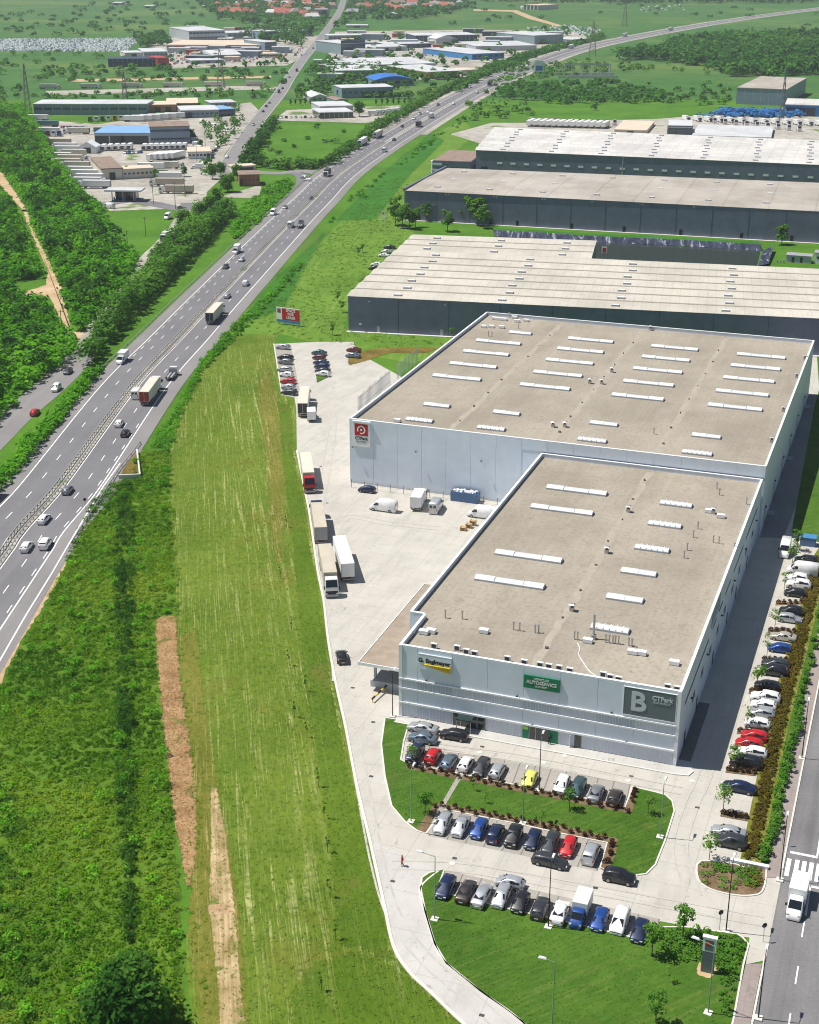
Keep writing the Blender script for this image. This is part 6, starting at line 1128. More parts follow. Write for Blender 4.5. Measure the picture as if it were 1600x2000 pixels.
MB().b2((-3, -1.15, .1), (3, -1.05, 2.2)).obj('side', 'trailer_blue', k); MB().b2((-3, 1.05, .1), (3, 1.15, 2.2)).obj('side', 'trailer_blue', k); MB().b2((-3, -1.05, .1), (-2.9, 1.05, 2.2)).obj('end', 'trailer_blue', k); MB().b2((2.9, -1.05, .1), (3, 1.05, 2.2)).obj('end', 'trailer_blue', k); MB().b2((-3, -1.15, .06), (3, 1.15, .1)).obj('floor', 'trailer_blue', k)
for x in range(-5, 6): MB().b2((x * .55 - .04, -1.2, .1), (x * .55 + .04, -1.151, 2.1)).obj('rib', 'trailer_blue', k)
m = MB()
for _ in range(26): m.box((random.uniform(-2.5, 2.5), random.uniform(-.8, .8), 1.9 + random.uniform(0, .35)), (random.uniform(.4, .9), random.uniform(.3, .7), random.uniform(.2, .5)), 0, random.uniform(0, 3))
tag(m.obj('waste_heap', 'trim_white', None, (p.x, p.y, .06), SITE, 'stuff'), 'white packaging waste piled in the blue container', 'waste')
for k_, q in enumerate([(905, 1036), (916, 1031), (924, 1026)]):
    p = S(*q); t = thing('pallet_stack', f'stack of wooden pallets behind the front hall, {ORD[k_]} from the left', 'pallets', (p.x, p.y, .06), SITE, 'pallet stacks')
    for i in range(5 + k_): MB().b2((-.6, -.5, i * .16), (.6, .5, i * .16 + .05)).b2((-.6, -.5, i * .16 + .05), (-.45, .5, i * .16 + .14)).b2((.45, -.5, i * .16 + .05), (.6, .5, i * .16 + .14)).obj('pallet', 'wood', t)
rig('luton', (1548, 1800), (1563, 1738), 'white box van on the street beside the zebra crossing')
p = S(1578, 1064); k = thing('container', 'blue metal container on the grass at the end of the side bays', 'container', (p.x, p.y, .1), SITE); MB().b2((-1.5, -1.1, 0), (1.5, 1.1, 1.7)).obj('shell', 'trailer_blue', k); MB().b2((-1.55, -1.15, 1.7), (1.55, 1.15, 1.8)).obj('lid', 'sign_blue', k)

# person in red walking across the yard: one continuous skinned body
def person(px, label, top, legs, face):
    p = S(*px); J = {'pel': (0, 0, .95), 'ch': (0, 0, 1.3), 'nk': (.02, 0, 1.48), 'hd': (.03, 0, 1.62), 'tp': (.03, 0, 1.74), 'k1': (.12, .1, .5), 'a1': (.05, .1, .07), 't1': (.2, .1, .04), 'k2': (.02, -.1, .5), 'a2': (-.22, -.1, .1), 't2': (-.08, -.1, .04), 's1': (0, .2, 1.4), 'e1': (-.05, .27, 1.12), 'h1': (.1, .28, .9), 's2': (0, -.2, 1.4), 'e2': (-.02, -.27, 1.12), 'h2': (.02, -.28, .86)}
    E_ = [('pel', 'ch'), ('ch', 'nk'), ('nk', 'hd'), ('hd', 'tp'), ('pel', 'k1'), ('k1', 'a1'), ('a1', 't1'), ('pel', 'k2'), ('k2', 'a2'), ('a2', 't2'), ('ch', 's1'), ('s1', 'e1'), ('e1', 'h1'), ('ch', 's2'), ('s2', 'e2'), ('e2', 'h2')]
    rad = {'pel': .16, 'ch': .18, 'nk': .065, 'hd': .105, 'tp': .07, 'k1': .08, 'k2': .08, 'a1': .055, 'a2': .055, 't1': .045, 't2': .045, 's1': .08, 's2': .08, 'e1': .055, 'e2': .055, 'h1': .04, 'h2': .04}
    ks = list(J); me = bpy.data.meshes.new('person'); me.from_pydata([J[k] for k in ks], [(ks.index(a), ks.index(b)) for a, b in E_], [])
    tmp = bpy.data.objects.new('person', me); COL.objects.link(tmp); sk = tmp.modifiers.new('s', 'SKIN')
    if not me.skin_vertices: bpy.context.view_layer.objects.active = tmp; bpy.ops.object.modifier_add(type='SKIN'); tmp.modifiers.remove(tmp.modifiers[-1])
    for i, k in enumerate(ks): me.skin_vertices[0].data[i].radius = (rad[k], rad[k] * (.7 if k in ('pel', 'ch') else 1)); me.skin_vertices[0].data[i].use_root = (k == 'pel')
    tmp.modifiers.new('u', 'SUBSURF').render_levels = 1; tmp.modifiers['u'].levels = 1
    dg = bpy.context.evaluated_depsgraph_get(); ev = bpy.data.meshes.new_from_object(tmp.evaluated_get(dg)); bpy.data.objects.remove(tmp)
    ev.materials.clear()
    for mt in (legs, top, 'skin', 'hair'): ev.materials.append(MATS[mt])
    for f in ev.polygons:
        z = f.center.z; f.material_index = 3 if z > 1.66 or (z > 1.56 and f.center.x < .0) else 2 if z > 1.5 or (z < .95 and abs(f.center.y) > .23) else 1 if z > .93 else 0; f.use_smooth = True
    return tag(put('person', ev, None, (p.x, p.y, .06), face), label, 'person')
plain('skin', (.45, .27, .19), .6); plain('hair', (.03, .02, .015), .7); plain('red_cloth', (.36, .012, .018), .8); plain('dark_cloth', (.025, .028, .035), .85)
person((786, 1692), 'person in red jacket and trousers walking across the yard', 'red_cloth', 'red_cloth', R(200))
person((1073, 1455), 'person in dark clothes at the green shop entrance', 'dark_cloth', 'dark_cloth', R(100))

# ------------------------------------------------------------------ vehicles on the roads
def on_motor(px, o=None):                               # nearest point of the motorway: position and heading
    p = S(px[0], px[1], .8); i = min(range(len(MED) - 1), key=lambda k: (MED[k] - p).length_squared); d = (MED[min(i + 1, len(MED) - 1)] - MED[max(0, i - 1)]); return p, math.atan2(d.y, d.x)
def drive(kind, color, px, side, label):
    p, h = on_motor(px); return copy_tree(PROTO[kind], (p.x, p.y, .11), h if side > 0 else h + math.pi, label, 'vehicles on the motorway', 'paint_' + color if color else None)
AWAY, BACK = 1, -1
for a in [('luton', None, (239, 702), BACK, 'white box truck coming down the motorway beside the thicket'), ('flatbed', 'white', (336, 732), AWAY, 'empty white-cabbed tow truck driving away on the motorway'), ('semi_redrear', None, (296, 770), AWAY, 'cream lorry with dark red rear doors on the motorway'),
          ('van', 'white', (268, 770), AWAY, 'white van overtaking the lorry with red rear doors'), ('hatchback', 'white', (233, 826), AWAY, 'white hatchback in the overtaking lane behind the red-doored lorry'), ('hatchback', 'black', (245, 845), AWAY, 'black hatchback behind the red-doored lorry'),
          ('semi_dark', None, (421, 618), AWAY, 'lorry with dark rear doors driving away level with the red billboard'), ('hatchback', 'silver', (444, 577), AWAY, 'silver hatchback ahead of the dark-doored lorry in the overtaking lane'), ('minivan', 'white', (480, 553), AWAY, 'white people carrier ahead of the dark-doored lorry'), ('hatchback', 'charcoal', (441, 520), BACK, 'charcoal hatchback coming down the motorway past the thicket end'),
          ('hatchback', 'silver', (472, 506), BACK, 'silver hatchback behind the white van coming down the motorway'), ('luton', None, (462, 490), BACK, 'white box truck coming down the motorway near the small field'), ('hatchback', 'grey', (132, 956), AWAY, 'grey hatchback in the overtaking lane level with the culvert'), ('estate', 'white', (86, 1012), AWAY, 'white estate car, middle of the near group on the motorway'),
          ('estate', 'white', (52, 1066), AWAY, 'white estate car in the overtaking lane, lowest on the motorway'), ('minivan', 'white', (89, 1061), AWAY, 'white people carrier in the inner lane, lowest on the motorway'), ('semi_dark', None, (-38, 985), BACK, 'lorry leaving the picture at the left edge of the motorway'),
          ('van', 'white', (534, 416), BACK, 'white van coming down the motorway below the slip road'), ('far_car', 'silver', (557, 404), BACK, 'silver car coming down the motorway below the slip road'), ('far_car', 'charcoal', (608, 386), AWAY, 'dark car in the overtaking lane below the slip road'), ('van', 'white', (568, 440), AWAY, 'white van driving away below the slip road'), ('flatbed', 'charcoal', (587, 440), AWAY, 'dark car transporter driving away below the slip road'),
          ('box_dark', None, (639, 341), BACK, 'dark teal box truck leaving at the slip road junction'), ('semi_white', None, (708, 281), BACK, 'white lorry coming down beside the fallow field'), ('semi_redrear', None, (738, 266), BACK, 'lorry behind the white one beside the fallow field'), ('van', 'white', (751, 294), AWAY, 'white van driving away beside the fallow field'),
          ('far_car', 'charcoal', (770, 272), AWAY, 'dark car in the overtaking lane beside the fallow field'), ('far_car', 'charcoal', (786, 246), BACK, 'dark car coming down, level with the showroom'), ('far_car', 'white', (809, 231), BACK, 'white car coming down, level with the showroom'), ('far_car', 'silver', (820, 221), BACK, 'silver car coming down behind the showroom'), ('far_car', 'white', (836, 219), AWAY, 'white car driving away, level with the showroom'),
          ('box_dark', None, (818, 245), AWAY, 'dark box truck driving away, level with the showroom'), ('box_truck', None, (842, 228), AWAY, 'white box truck driving away ahead of the dark one'), ('far_car', 'charcoal', (856, 204), BACK, 'dark car coming down near the blue-roofed shed'), ('far_car', 'white', (886, 202), AWAY, 'white car driving away near the blue-roofed shed'), ('van', 'white', (917, 170), BACK, 'white van coming down near the yellow shed'), ('far_car', 'silver', (932, 180), AWAY, 'silver car driving away near the yellow shed'),
          ('box_dark', None, (957, 166), AWAY, 'dark truck on the far motorway past the yellow shed'), ('van', 'white', (991, 150), AWAY, 'white van driving away near the roadside board'), ('far_car', 'white', (974, 149), BACK, 'white car coming down near the roadside board'), ('semi_white', None, (1115, 93), BACK, 'white lorry far up the motorway by the long blue shed'), ('far_car', 'charcoal', (1058, 122), AWAY, 'dark car on the far motorway past the roadside board'), ('far_car', 'white', (1030, 128), AWAY, 'white car on the far motorway past the roadside board'),
          ('semi_white', None, (1310, 58), AWAY, 'lorry at the far end of the motorway by the wood'), ('semi_white', None, (1220, 70), BACK, 'lorry far up the motorway before the wood')]: drive(*a)
for c, q, hd, kd in [('charcoal', (133, 724), BACK, 'hatchback'), ('white', (110, 757), BACK, 'minivan'), ('red', (68, 804), AWAY, 'hatchback')]:
    p, h = on_motor(q); copy_tree(PROTO[kd], (p.x, p.y, .08), h + (math.pi if hd == BACK else 0), f'{COLW[c]} {KINDS[kd]} on the service road left of the hedge', 'vehicles on the service road', 'paint_' + c)
def on_line(px, line): p = S(px[0], px[1], .7); i = min(range(len(line) - 1), key=lambda k: (line[k] - p).length_squared); d = line[i + 1] - line[i]; return p, math.atan2(d.y, d.x)
for k, (q, c, kd) in enumerate([((443, 306), 'white', 'far_car'), ((495, 243), 'silver', 'far_car'), ((514, 217), 'charcoal', 'far_car'), ((520, 207), 'charcoal', 'far_car'), ((526, 200), 'grey', 'far_car'), ((545, 180), 'black', 'van'), ((552, 172), 'charcoal', 'far_car'), ((555, 162), 'charcoal', 'far_car'), ((580, 138), 'black', 'van'), ((612, 94), 'charcoal', 'far_car'), ((565, 150), 'grey', 'far_car')]):
    p, h = on_line(q, VILLAGE); copy_tree(PROTO[kd], (p.x, p.y, .09), h + math.pi * (k % 2), f'{COLW[c]} vehicle on the village road, {ORD[k]} from the slip road', 'vehicles on the village road', 'paint_' + c)
for q, c, l in [((594, 346), 'silver', 'silver car on the slip road, left of two'), ((602, 351), 'white', 'white car on the slip road, right of two'), ((213, 404), 'white', 'white van parked beside the filling station')]: p = S(*q, .7); copy_tree(PROTO['hatchback' if c != 'white' or q[0] > 300 else 'van'], (p.x, p.y, .1), R(150), l, None, 'paint_' + c)
car('box_truck', None, (324, 463), R(-100), 'white lorry on the narrow lane below the willows'); car('van', 'white', (328, 422), R(-100), 'white van on the narrow lane beside the green')

# ------------------------------------------------------------------ lamp posts, signs, fences of the park
plain('lamp_green', (.22, .36, .24), .5, .2); plain('lamp_black', (.03, .03, .032), .5, .3); plain('lamp_white', (.75, .76, .75), .35)
def lamp(px, h, arm, ang, label, mat='lamp_green', head=True, z=.1):
    p = S(*px); t = thing('lamp_post', label, 'lamp post', (p.x, p.y, z), ang)
    MB().box((0, 0, .06), (.9, .9, .14)).obj('footing', 'kerb', t); MB().tube((0, 0, .1), (0, 0, h), .085, .05, 8).obj('pole', mat, t)
    MB().tube((0, 0, h), (arm, 0, h + .25), .045, .04, 6).obj('arm', mat, t)
    m = MB(); m.add([(arm - .1, -.14, h + .2), (arm + .85, -.2, h + .24), (arm + .85, .2, h + .24), (arm - .1, .14, h + .2), (arm + .0, -.1, h + .36), (arm + .7, -.13, h + .38), (arm + .7, .13, h + .38), (arm, .1, h + .36)], [(3, 2, 1, 0), (4, 5, 6, 7), (0, 1, 5, 4), (1, 2, 6, 5), (2, 3, 7, 6), (3, 0, 4, 7)]); m.obj('lamp_head', 'lamp_white', t)
for q, h, arm, ang, l, mt in [((803, 1606), 8.2, .8, UP, 'pale green lamp post at the left end of the lawn island', 'lamp_green'), ((1021, 1610), 8.0, .8, UP, 'pale green lamp post between the parking rows', 'lamp_green'), ((1053, 1545), 8.6, .8, UP, 'black lamp post beside the yellow car', 'lamp_black'), ((1289, 1636), 8.2, .8, UP, 'pale green lamp post on the right end of the lawn', 'lamp_green'),
                              ((849, 1797), 9.2, 1.6, LEFT, 'pale green lamp post at the left corner of the lower lawn', 'lamp_green'), ((1071, 1812), 9.4, .8, UP, 'black lamp post at the edge of the lower lawn below the white car', 'lamp_black'), ((1078, 2010), 9.0, 1.0, LEFT, 'pale green lamp post rising from the bottom edge of the lawn', 'lamp_green'), ((1383, 1980), 9.2, 1.8, R(150), 'pale green lamp post before the slate sign column', 'lamp_green'),
                              ((1418, 1820), 10, .8, UP, 'black lamp post at the street entrance beside the shrubs', 'lamp_black'), ((767, 1400), 7.5, .8, UP, 'black lamp post at the left corner of the B facade', 'lamp_black'), ((1481, 1990), 8.5, 1.0, R(70), 'dark street lamp on the pavement near the bottom edge', 'lamp_black'), ((1523, 1720), 9, .9, R(70), 'dark street lamp on the pavement beside the zebra crossing', 'lamp_black'), ((1566, 1482), 9, .9, R(70), 'dark street lamp on the pavement along the shrub row', 'lamp_black')]:
    lamp(q, h, arm, ang, l, mt)
for k, q in enumerate([(706, 940), (830, 958)]):
    p = S(*q); t = thing('yard_lamp', f'low white yard lamp before the hall wall, {ORD[k]} from the left', 'lamp', (p.x, p.y, .06), SITE); MB().tube((0, 0, 0), (0, 0, 2.6), .05, n=6).obj('pole', 'lamp_black', t); MB().b2((-.7, -.2, 2.6), (.9, .2, 2.85)).obj('lamp_head', 'lamp_white', t)
p = S(1381, 1900); t = thing('sign_column', 'tall slate grey sign column with a white framed panel among the shrubs', 'sign', (p.x, p.y, .14), SITE)
MB().b2((-.75, -.2, 0), (.75, .2, 3.0)).obj('column', 'sign_slate', t); fr_ = MB().b2((-.75, -.2, 3.0), (.75, .2, 4.9)).obj('panel_frame', 'sign_white', t); MB().b2((-.5, -.23, 3.2), (.5, -.205, 4.6)).obj('panel', 'sign_slate', fr_); MB().b2((-.85, -.28, 4.9), (.85, .28, 5.05)).obj('cap', 'trim_white', t); MB().b2((-.4, -.25, 3.9), (.1, -.235, 4.4)).obj('emblem', 'sign_red', fr_)
# billboard
p = S(541, 632); q = S(585, 638); d = q - p; L = d.length; t = thing('billboard', 'red billboard reading SPACE FOR LEASE beside the motorway', 'billboard', (p.x, p.y, 0), math.atan2(d.y, d.x)); L = 8.6
MB().b2((0, -.1, .6), (L, .1, 5.4)).obj('board', 'sign_white', t); bd = MB().b2((2.1, -.14, 1.6), (L - .1, -.105, 5.2)).obj('red_field', 'sign_red', t); MB().b2((.05, -.14, .65), (L - .05, -.105, 1.58)).obj('blue_band', 'sign_blue', t)
for i, s in enumerate(('SPACE', 'FOR', 'LEASE')): text(s, 1.2, t, (5.3, -.16, 4.6 - i * 1.1), 'sign_white', .03)
MB().b2((.4, -.14, 3.7), (1.6, -.105, 5.0)).obj('emblem', 'sign_slate', t); MB().b2((.7, -.16, 4.1), (1.3, -.145, 4.7)).obj('emblem_dot', 'sign_red', t)
for x in (.6, 3, 5.6, 8): MB().b2((x, .1, 0), (x + .2, .3, 5.0)).obj('post', 'trim_grey', t)
p = S(746, 444); t = thing('flag_sign', 'tall pale banner on two poles beside the verge', 'sign', (p.x, p.y, 0), SITE)
for x in (0, 1.4): MB().tube((x, 0, 0), (x, 0, 7), .06, n=6).obj('pole', 'lamp_white', t)
MB().b2((.1, -.03, 3.6), (1.3, .03, 6.9)).obj('banner', 'sign_white', t); MB().b2((.3, -.05, 5.3), (1.1, -.035, 6.5)).obj('emblem', 'clad_orange', t)
# traffic mirror / road signs at the entrance and motorway
for q, h, l in [((1405, 1817), 2.6, 'round traffic sign seen from behind at the street entrance'), ((1490, 1840), 2.4, 'round traffic sign seen from behind at the kerb corner'), ((168, 1002), 3.0, 'dark roadside sign seen from behind on the motorway edge'), ((1528, 1652), 2.8, 'dark traffic sign at the zebra crossing')]:
    p = S(*q); t = thing('road_sign', l, 'road sign', (p.x, p.y, .06), R(-70)); MB().tube((0, 0, 0), (0, 0, h), .04, n=6).obj('pole', 'galvanised', t); MB().tube((-.02, 0, h), (.03, 0, h), .34, n=14).obj('plate', 'chassis', t)
p = S(1005, 160); t = thing('roadside_board', 'pale advertising board standing beside the far motorway', 'billboard', (p.x + 80, p.y - 10, 0) if False else (S(1053, 152).x, S(1053, 152).y, 0)); MB().b2((-4, -.3, 5), (4, .3, 14)).obj('board', 'trim_white', t); MB().b2((-3, -.34, 6), (3, -.305, 10)).obj('panel', 'sign_blue', t); MB().b2((-.5, -.2, 0), (.5, .2, 5)).obj('post', 'trim_grey', t)
# picket screens along the back yard
for k, (q0, q1, n) in enumerate([((700, 806), (762, 752), 30), ((776, 741), (816, 706), 16)]):
    A_, B_ = S(*q0), S(*q1); d = (B_ - A_); L = d.length; t = thing('fence', f'tall grey picket screen beside the roof edge of the pale hall, {"nearer" if k == 0 else "farther"} one', 'fence', A_, math.atan2(d.y, d.x))
    for i in range(n): x = L * i / (n - 1); hh = 4.6 if i % 5 == 0 else 4.2; put('picket', PICK, t, (x, 0, 0), 0) if False else MB().b2((x - .09, -.05, 0), (x + .09, .05, hh)).obj('picket', 'trim_grey', t)
    MB().b2((0, -.02, 3.6), (L, .02, 3.75)).obj('rail', 'trim_grey', t); MB().b2((0, -.02, 1.0), (L, .02, 1.15)).obj('rail', 'trim_grey', t)
A_, B_ = UV(-112.0, 270.4, .06), UV(-72.5, 270.4, .06); t = thing('fence', 'wire mesh fence along the foot of the pale hall wall', 'fence', A_, SITE); L = (B_ - A_).length
for i in range(14): MB().b2((L * i / 13 - .04, -.04, 0), (L * i / 13 + .04, .04, 1.9)).obj('post', 'trim_dark', t)
for z in (.4, .9, 1.4, 1.85): MB().b2((0, -.012, z), (L, .012, z + .03)).obj('wire', 'galvanised', t)
p = S(750, 1352); t = thing('safety_rail', 'black and yellow striped barrier beside the dock canopy', 'barrier', (p.x, p.y, .06), R(63))
for i in range(8): MB().b2((-4 + i, -.08, .55), (-3 + i, .08, .85)).obj('bar', 'safety_yellow' if i % 2 else 'sign_black', t)
for x in (-3.8, 0, 3.8): MB().b2((x - .06, -.06, 0), (x + .06, .06, .55)).obj('post', 'safety_yellow', t)
p = S(275, 900); t = thing('culvert', 'concrete headwall of a culvert below the motorway edge', 'culvert', (0, 0, 0))
W4 = SS([(232, 936), (274, 934), (268, 885), (245, 912)]); MB().prism(W4, 0, .25).obj('slab', 'dry_grass', t)
a, b, c = W4[0], W4[1], W4[2]
for u_, v_ in ((a, b), (b, c)): d = v_ - u_; MB().box((u_ + v_) / 2 + Vector((0, 0, .5)), (d.length, .35, 1.1), 0, math.atan2(d.y, d.x)).obj('headwall', 'kerb', t)
p = S(1464, 1691); t = thing('white_wall', 'low white curved wall at the head of the rounded bed', 'wall', (p.x, p.y, .1), SITE); MB().b2((-2.4, -.25, 0), (2.4, .25, .4)).obj('wall_body', 'trim_white', t); MB().b2((-2.45, -.3, .4), (2.45, .3, .46)).obj('wall_cap', 'trim_white', t)
# pond behind the cream-roofed warehouse
def liner():
    m, t, bs = nodes('pond_liner'); v = coords(t, (1, .25, .25), R(5)); n = noise(t, v, .55, 4, .6, .8)
    r = ramp(t, n, [(.40, (.025, .03, .05)), (.56, (.06, .07, .11)), (.68, (.42, .43, .47))]); t.links.new(r.outputs[0], bs.inputs['Base Color']); bs.inputs['Roughness'].default_value = .25; bump(t, bs, n, .8, .6)  # pale streaks paint the sheen of the liner's folds into its colour
liner(); m, t_, bs = nodes('pond_water'); bs.inputs['Base Color'].default_value = (.035, .045, .035, 1); bs.inputs['Roughness'].default_value = .12; bump(t_, bs, noise(t_, coords(t_), .6, 3), .05, .05)
PO = SS([(975, 462), (1165, 474), (1485, 490), (1478, 519), (1300, 514), (1160, 510), (1000, 502)])
structure('pond_water', MB().flat(PO, .2), 'pond_water')
bk = smooth(SS([(965, 462), (1060, 467), (1165, 474), (1330, 481), (1490, 491)], 0), 6); m = MB(); up = Vector((0, 4.0, 1.9))
m.ribbon([p + Vector((0, 0, .15)) for p in bk], [p + up for p in bk]); structure('pond_bank', m, 'pond_liner')
m = MB(); m.ribbon([p + up for p in bk], [p + Vector((0, 9, 1.85)) for p in bk]); m.ribbon([p + Vector((0, 9, 1.85)) for p in bk], [p + Vector((0, 15, .05)) for p in bk]); structure('pond_berm', m, 'lush_grass')
e0, e1 = S(1490, 491), S(1480, 520); m = MB(); m.ribbon([e0 + Vector((0, 0, .15)), e1 + Vector((0, 0, .15))], [e0 + Vector((4, 0, 2.4)), e1 + Vector((4, 0, 1.0))]); structure('pond_bank', m, 'pond_liner')
p = S(1180, 500); t = thing('notice_board', 'small red framed notice board at the pond edge', 'sign', (p.x, p.y, .1), SITE); MB().b2((-1, -.1, 1), (1, .1, 3.4)).obj('board', 'sign_white', t); MB().b2((-.7, -.13, 1.3), (.7, -.105, 3.1)).obj('panel', 'sign_red', t); MB().b2((-.9, -.05, 0), (-.8, .05, 1)).obj('post', 'trim_grey', t); MB().b2((.8, -.05, 0), (.9, .05, 1)).obj('post', 'trim_grey', t)
p = S(1535, 512); t = thing('pump_house', 'small grey pump house with pipework beside the pond', 'pump house', (p.x, p.y, 0), SITE); MB().b2((0, 0, 0), (9, 5, 2.6)).obj('wall', 'clad_grey', t); MB().b2((-.2, -.2, 2.6), (9.2, 5.2, 2.8)).obj('roof', 'roof_grey', t); MB().b2((10, 1, 0), (16, 6, 4)).obj('annex', 'clad_white', t); MB().b2((9.8, .8, 4), (16.2, 6.2, 4.2)).obj('annex_roof', 'roof_grey', t)
for x in (11, 14): MB().b2((x, .95, 1.8), (x + 1, .998, 2.7)).obj('window', 'glass_dark', t)
for x in (2, 5): MB().b2((x, -.04, .1), (x + 1, -.003, 2.1)).obj('door', 'trim_dark', t)
for k in range(3): MB().tube((-3 + k * 1.2, -2, 0), (-3 + k * 1.2, -2, 1.2), .3, n=8).obj('pipe', 'galvanised', t)
# ------------------------------------------------------------------ buildings beyond the motorway
def zat(base, ytop):                                  # height at which the point above base shows at ytop
    g = S(*base); lo, hi = 0.0, 80.0
    for _ in range(40):
        m = (lo + hi) / 2
        if unS((g.x, g.y, m))[1] > ytop: lo = m
        else: hi = m
    return lo
def block(name, label, cat, pL, pR, yf, yb, wall, roof, win=None, doors=(), kind='flat', par=.5, group=None, doorh=3.6, doormat='trim_dark', winmat='glass_blue', overhang=.3, ribs=0):
    """pL, pR: front base corners in the survey; yf: front roof edge, yb: back roof edge"""
    a, b = S(*pL), S(*pR); h = zat(pL, yf); d = b - a; L = d.length; ang = math.atan2(d.y, d.x); mx = (pL[0] + pR[0]) / 2
    dep = max(6.0, (S(mx, yb, h).y - S(mx, yf, h).y) * 1.02)
    t = thing(name, label, cat, a, ang, group)
    MB().b2((0, 0, 0), (L, dep, h)).obj('wall', wall, t); e = overhang
    if kind == 'flat': MB().b2((-e, -e, h), (L + e, dep + e, h + par)).obj('roof', roof, t)
    elif kind == 'gable':
        r = min(dep * .22, 3.5); m = MB(); m.add([(-e, -e, h), (L + e, -e, h), (L + e, dep / 2, h + r), (-e, dep / 2, h + r), (-e, dep + e, h), (L + e, dep + e, h)], [(0, 1, 2, 3), (3, 2, 5, 4), (0, 3, 4), (1, 5, 2)]); m.obj('roof', roof, t)
    elif kind == 'side':                              # gable end to the front
        r = L * .16; m = MB(); m.add([(-e, -e, h), (-e, dep, h), (L / 2, dep, h + r), (L / 2, -e, h + r), (L + e, dep, h), (L + e, -e, h)], [(0, 3, 2, 1), (3, 5, 4, 2), (0, 5, 3)]); m.obj('roof', roof, t)
    elif kind == 'arch':
        m = MB(); n = 8; pts = [(-e + (L + 2 * e) * i / n, h + math.sin(math.pi * i / n) * L * .09) for i in range(n + 1)]
        m.add([(x, -e, z) for x, z in pts] + [(x, dep, z) for x, z in pts], [(i, i + 1, n + 2 + i, n + 1 + i) for i in range(n)]); m.add([(x, -e, z) for x, z in pts], [tuple(range(n + 1))[::-1]]); m.obj('roof', roof, t)
    if win:
        rows, cols, ww, wh = win
        me = MB().b2((-ww / 2, -.08, 0), (ww / 2, -.01, wh)).mesh('window', winmat)
        for r_ in range(rows):
            for c_ in range(cols): put('window', me, t, (L * (c_ + .5) / cols, 0, h * (r_ + .55) / rows - wh * .4))
    for f, wd in doors: MB().b2((L * f - wd / 2, -.1, 0), (L * f + wd / 2, -.01, min(doorh, h * .8))).obj('door', doormat, t)
    for k in range(1, ribs): MB().b2((L * k / ribs - .15, -.07, 0), (L * k / ribs + .15, -.012, h)).obj('wall_joint', 'trim_grey', t)
    return t, L, dep, h
B_ = 'building'
block('long_shed', 'long blue-grey shed with a row of windows at the far left', B_, (67, 224), (288, 224), 204, 196, 'clad_blue', 'roof_metal', (1, 12, 5.5, 1.6), kind='flat', ribs=12)
block('shop', 'orange-walled shop with cream roof beside the long shed', B_, (293, 220), (345, 219), 206, 199, 'clad_orange', 'roof_cream', doors=((.3, 4), (.7, 4)))
block('shop', 'red-walled hall with cream roof behind the orange shop', B_, (326, 212), (387, 211), 203, 193, 'clad_orange', 'roof_cream', win=(1, 6, 3, 1.5))
block('shed', 'blue-grey shed with pale roof above the lorry rows', B_, (355, 231), (428, 229), 217, 208, 'clad_blue', 'roof_metal', win=(1, 8, 2, 1.2), doors=((.2, 4),))
block('shed', 'darker blue annex right of the blue-grey shed', B_, (428, 228), (460, 226), 215, 208, 'clad_navy', 'roof_blue', win=(1, 4, 3, 1.5))
block('shed', 'low pale-roofed shed behind the blue annex', B_, (412, 209), (462, 207), 202, 197, 'clad_blue', 'roof_metal', win=(1, 6, 2, 1.2))
block('workshop', 'grey workshop with sky blue roof in the truck yard', B_, (186, 282), (295, 282), 261, 248, 'clad_grey', 'roof_blue', doors=((.13, 8), (.4, 8), (.6, 8), (.84, 8)), doorh=5.0, ribs=8)
block('office_building', 'blue-grey two-storey office joined to the blue-roofed workshop', 'office', (295, 282), (372, 280), 249, 239, 'clad_blue', 'roof_brown', win=(2, 14, 1.5, 1.3))
block('site_office', 'small white flat office beside the trailers', 'office', (368, 311), (412, 310), 298, 289, 'clad_white', 'roof_cream', win=(1, 6, 1.4, 1.1), doors=((.9, 1.6),))
block('store', 'low brown-roofed store behind the seven trailers', B_, (201, 352), (240, 350), 331, 308, 'plaster', 'roof_brown', doors=((.5, 3),), overhang=.5)
block('store', 'white-roofed wing of the low brown store', B_, (241, 350), (300, 347), 332, 326, 'plaster', 'roof_cream', win=(1, 7, 1.3, 1.0))
block('brick_house', 'small red brick house with flat roof beside the slip road', 'house', (468, 364), (508, 363), 343, 335, 'brick_wall', 'roof_brown', win=(1, 5, 1.0, 1.0), doors=((.1, 1.2),), winmat='glass_dark')
block('kiosk', 'long low yellow-roofed shelter behind the brick house', 'shelter', (455, 335), (500, 332), 327, 323, 'plaster', 'roof_cream', doors=((.3, 5), (.7, 5)))
# filling station
p = S(243, 392); t = thing('filling_station', 'small filling station with flat pale canopy below the truck yard', 'filling station', (p.x, p.y, .08), R(-3))
MB().b2((-8, -4, 4.6), (9, 5, 5.3)).obj('canopy', 'roof_metal', t); MB().b2((-4.5, 2, 0), (5, 8, 4.0)).obj('shop', 'glass_dark', t); MB().b2((-4.8, 1.8, 4.0), (5.3, 8.2, 4.5)).obj('shop_roof', 'trim_dark', t)
for x in (-5, 0, 5): MB().b2((x - .2, -2.2, 0), (x + .2, -1.8, 4.6)).obj('column', 'trim_grey', t); MB().b2((x + .6, -2.3, 0), (x + 1.2, -1.7, 1.8)).obj('fuel_pump', 'sign_blue', t)
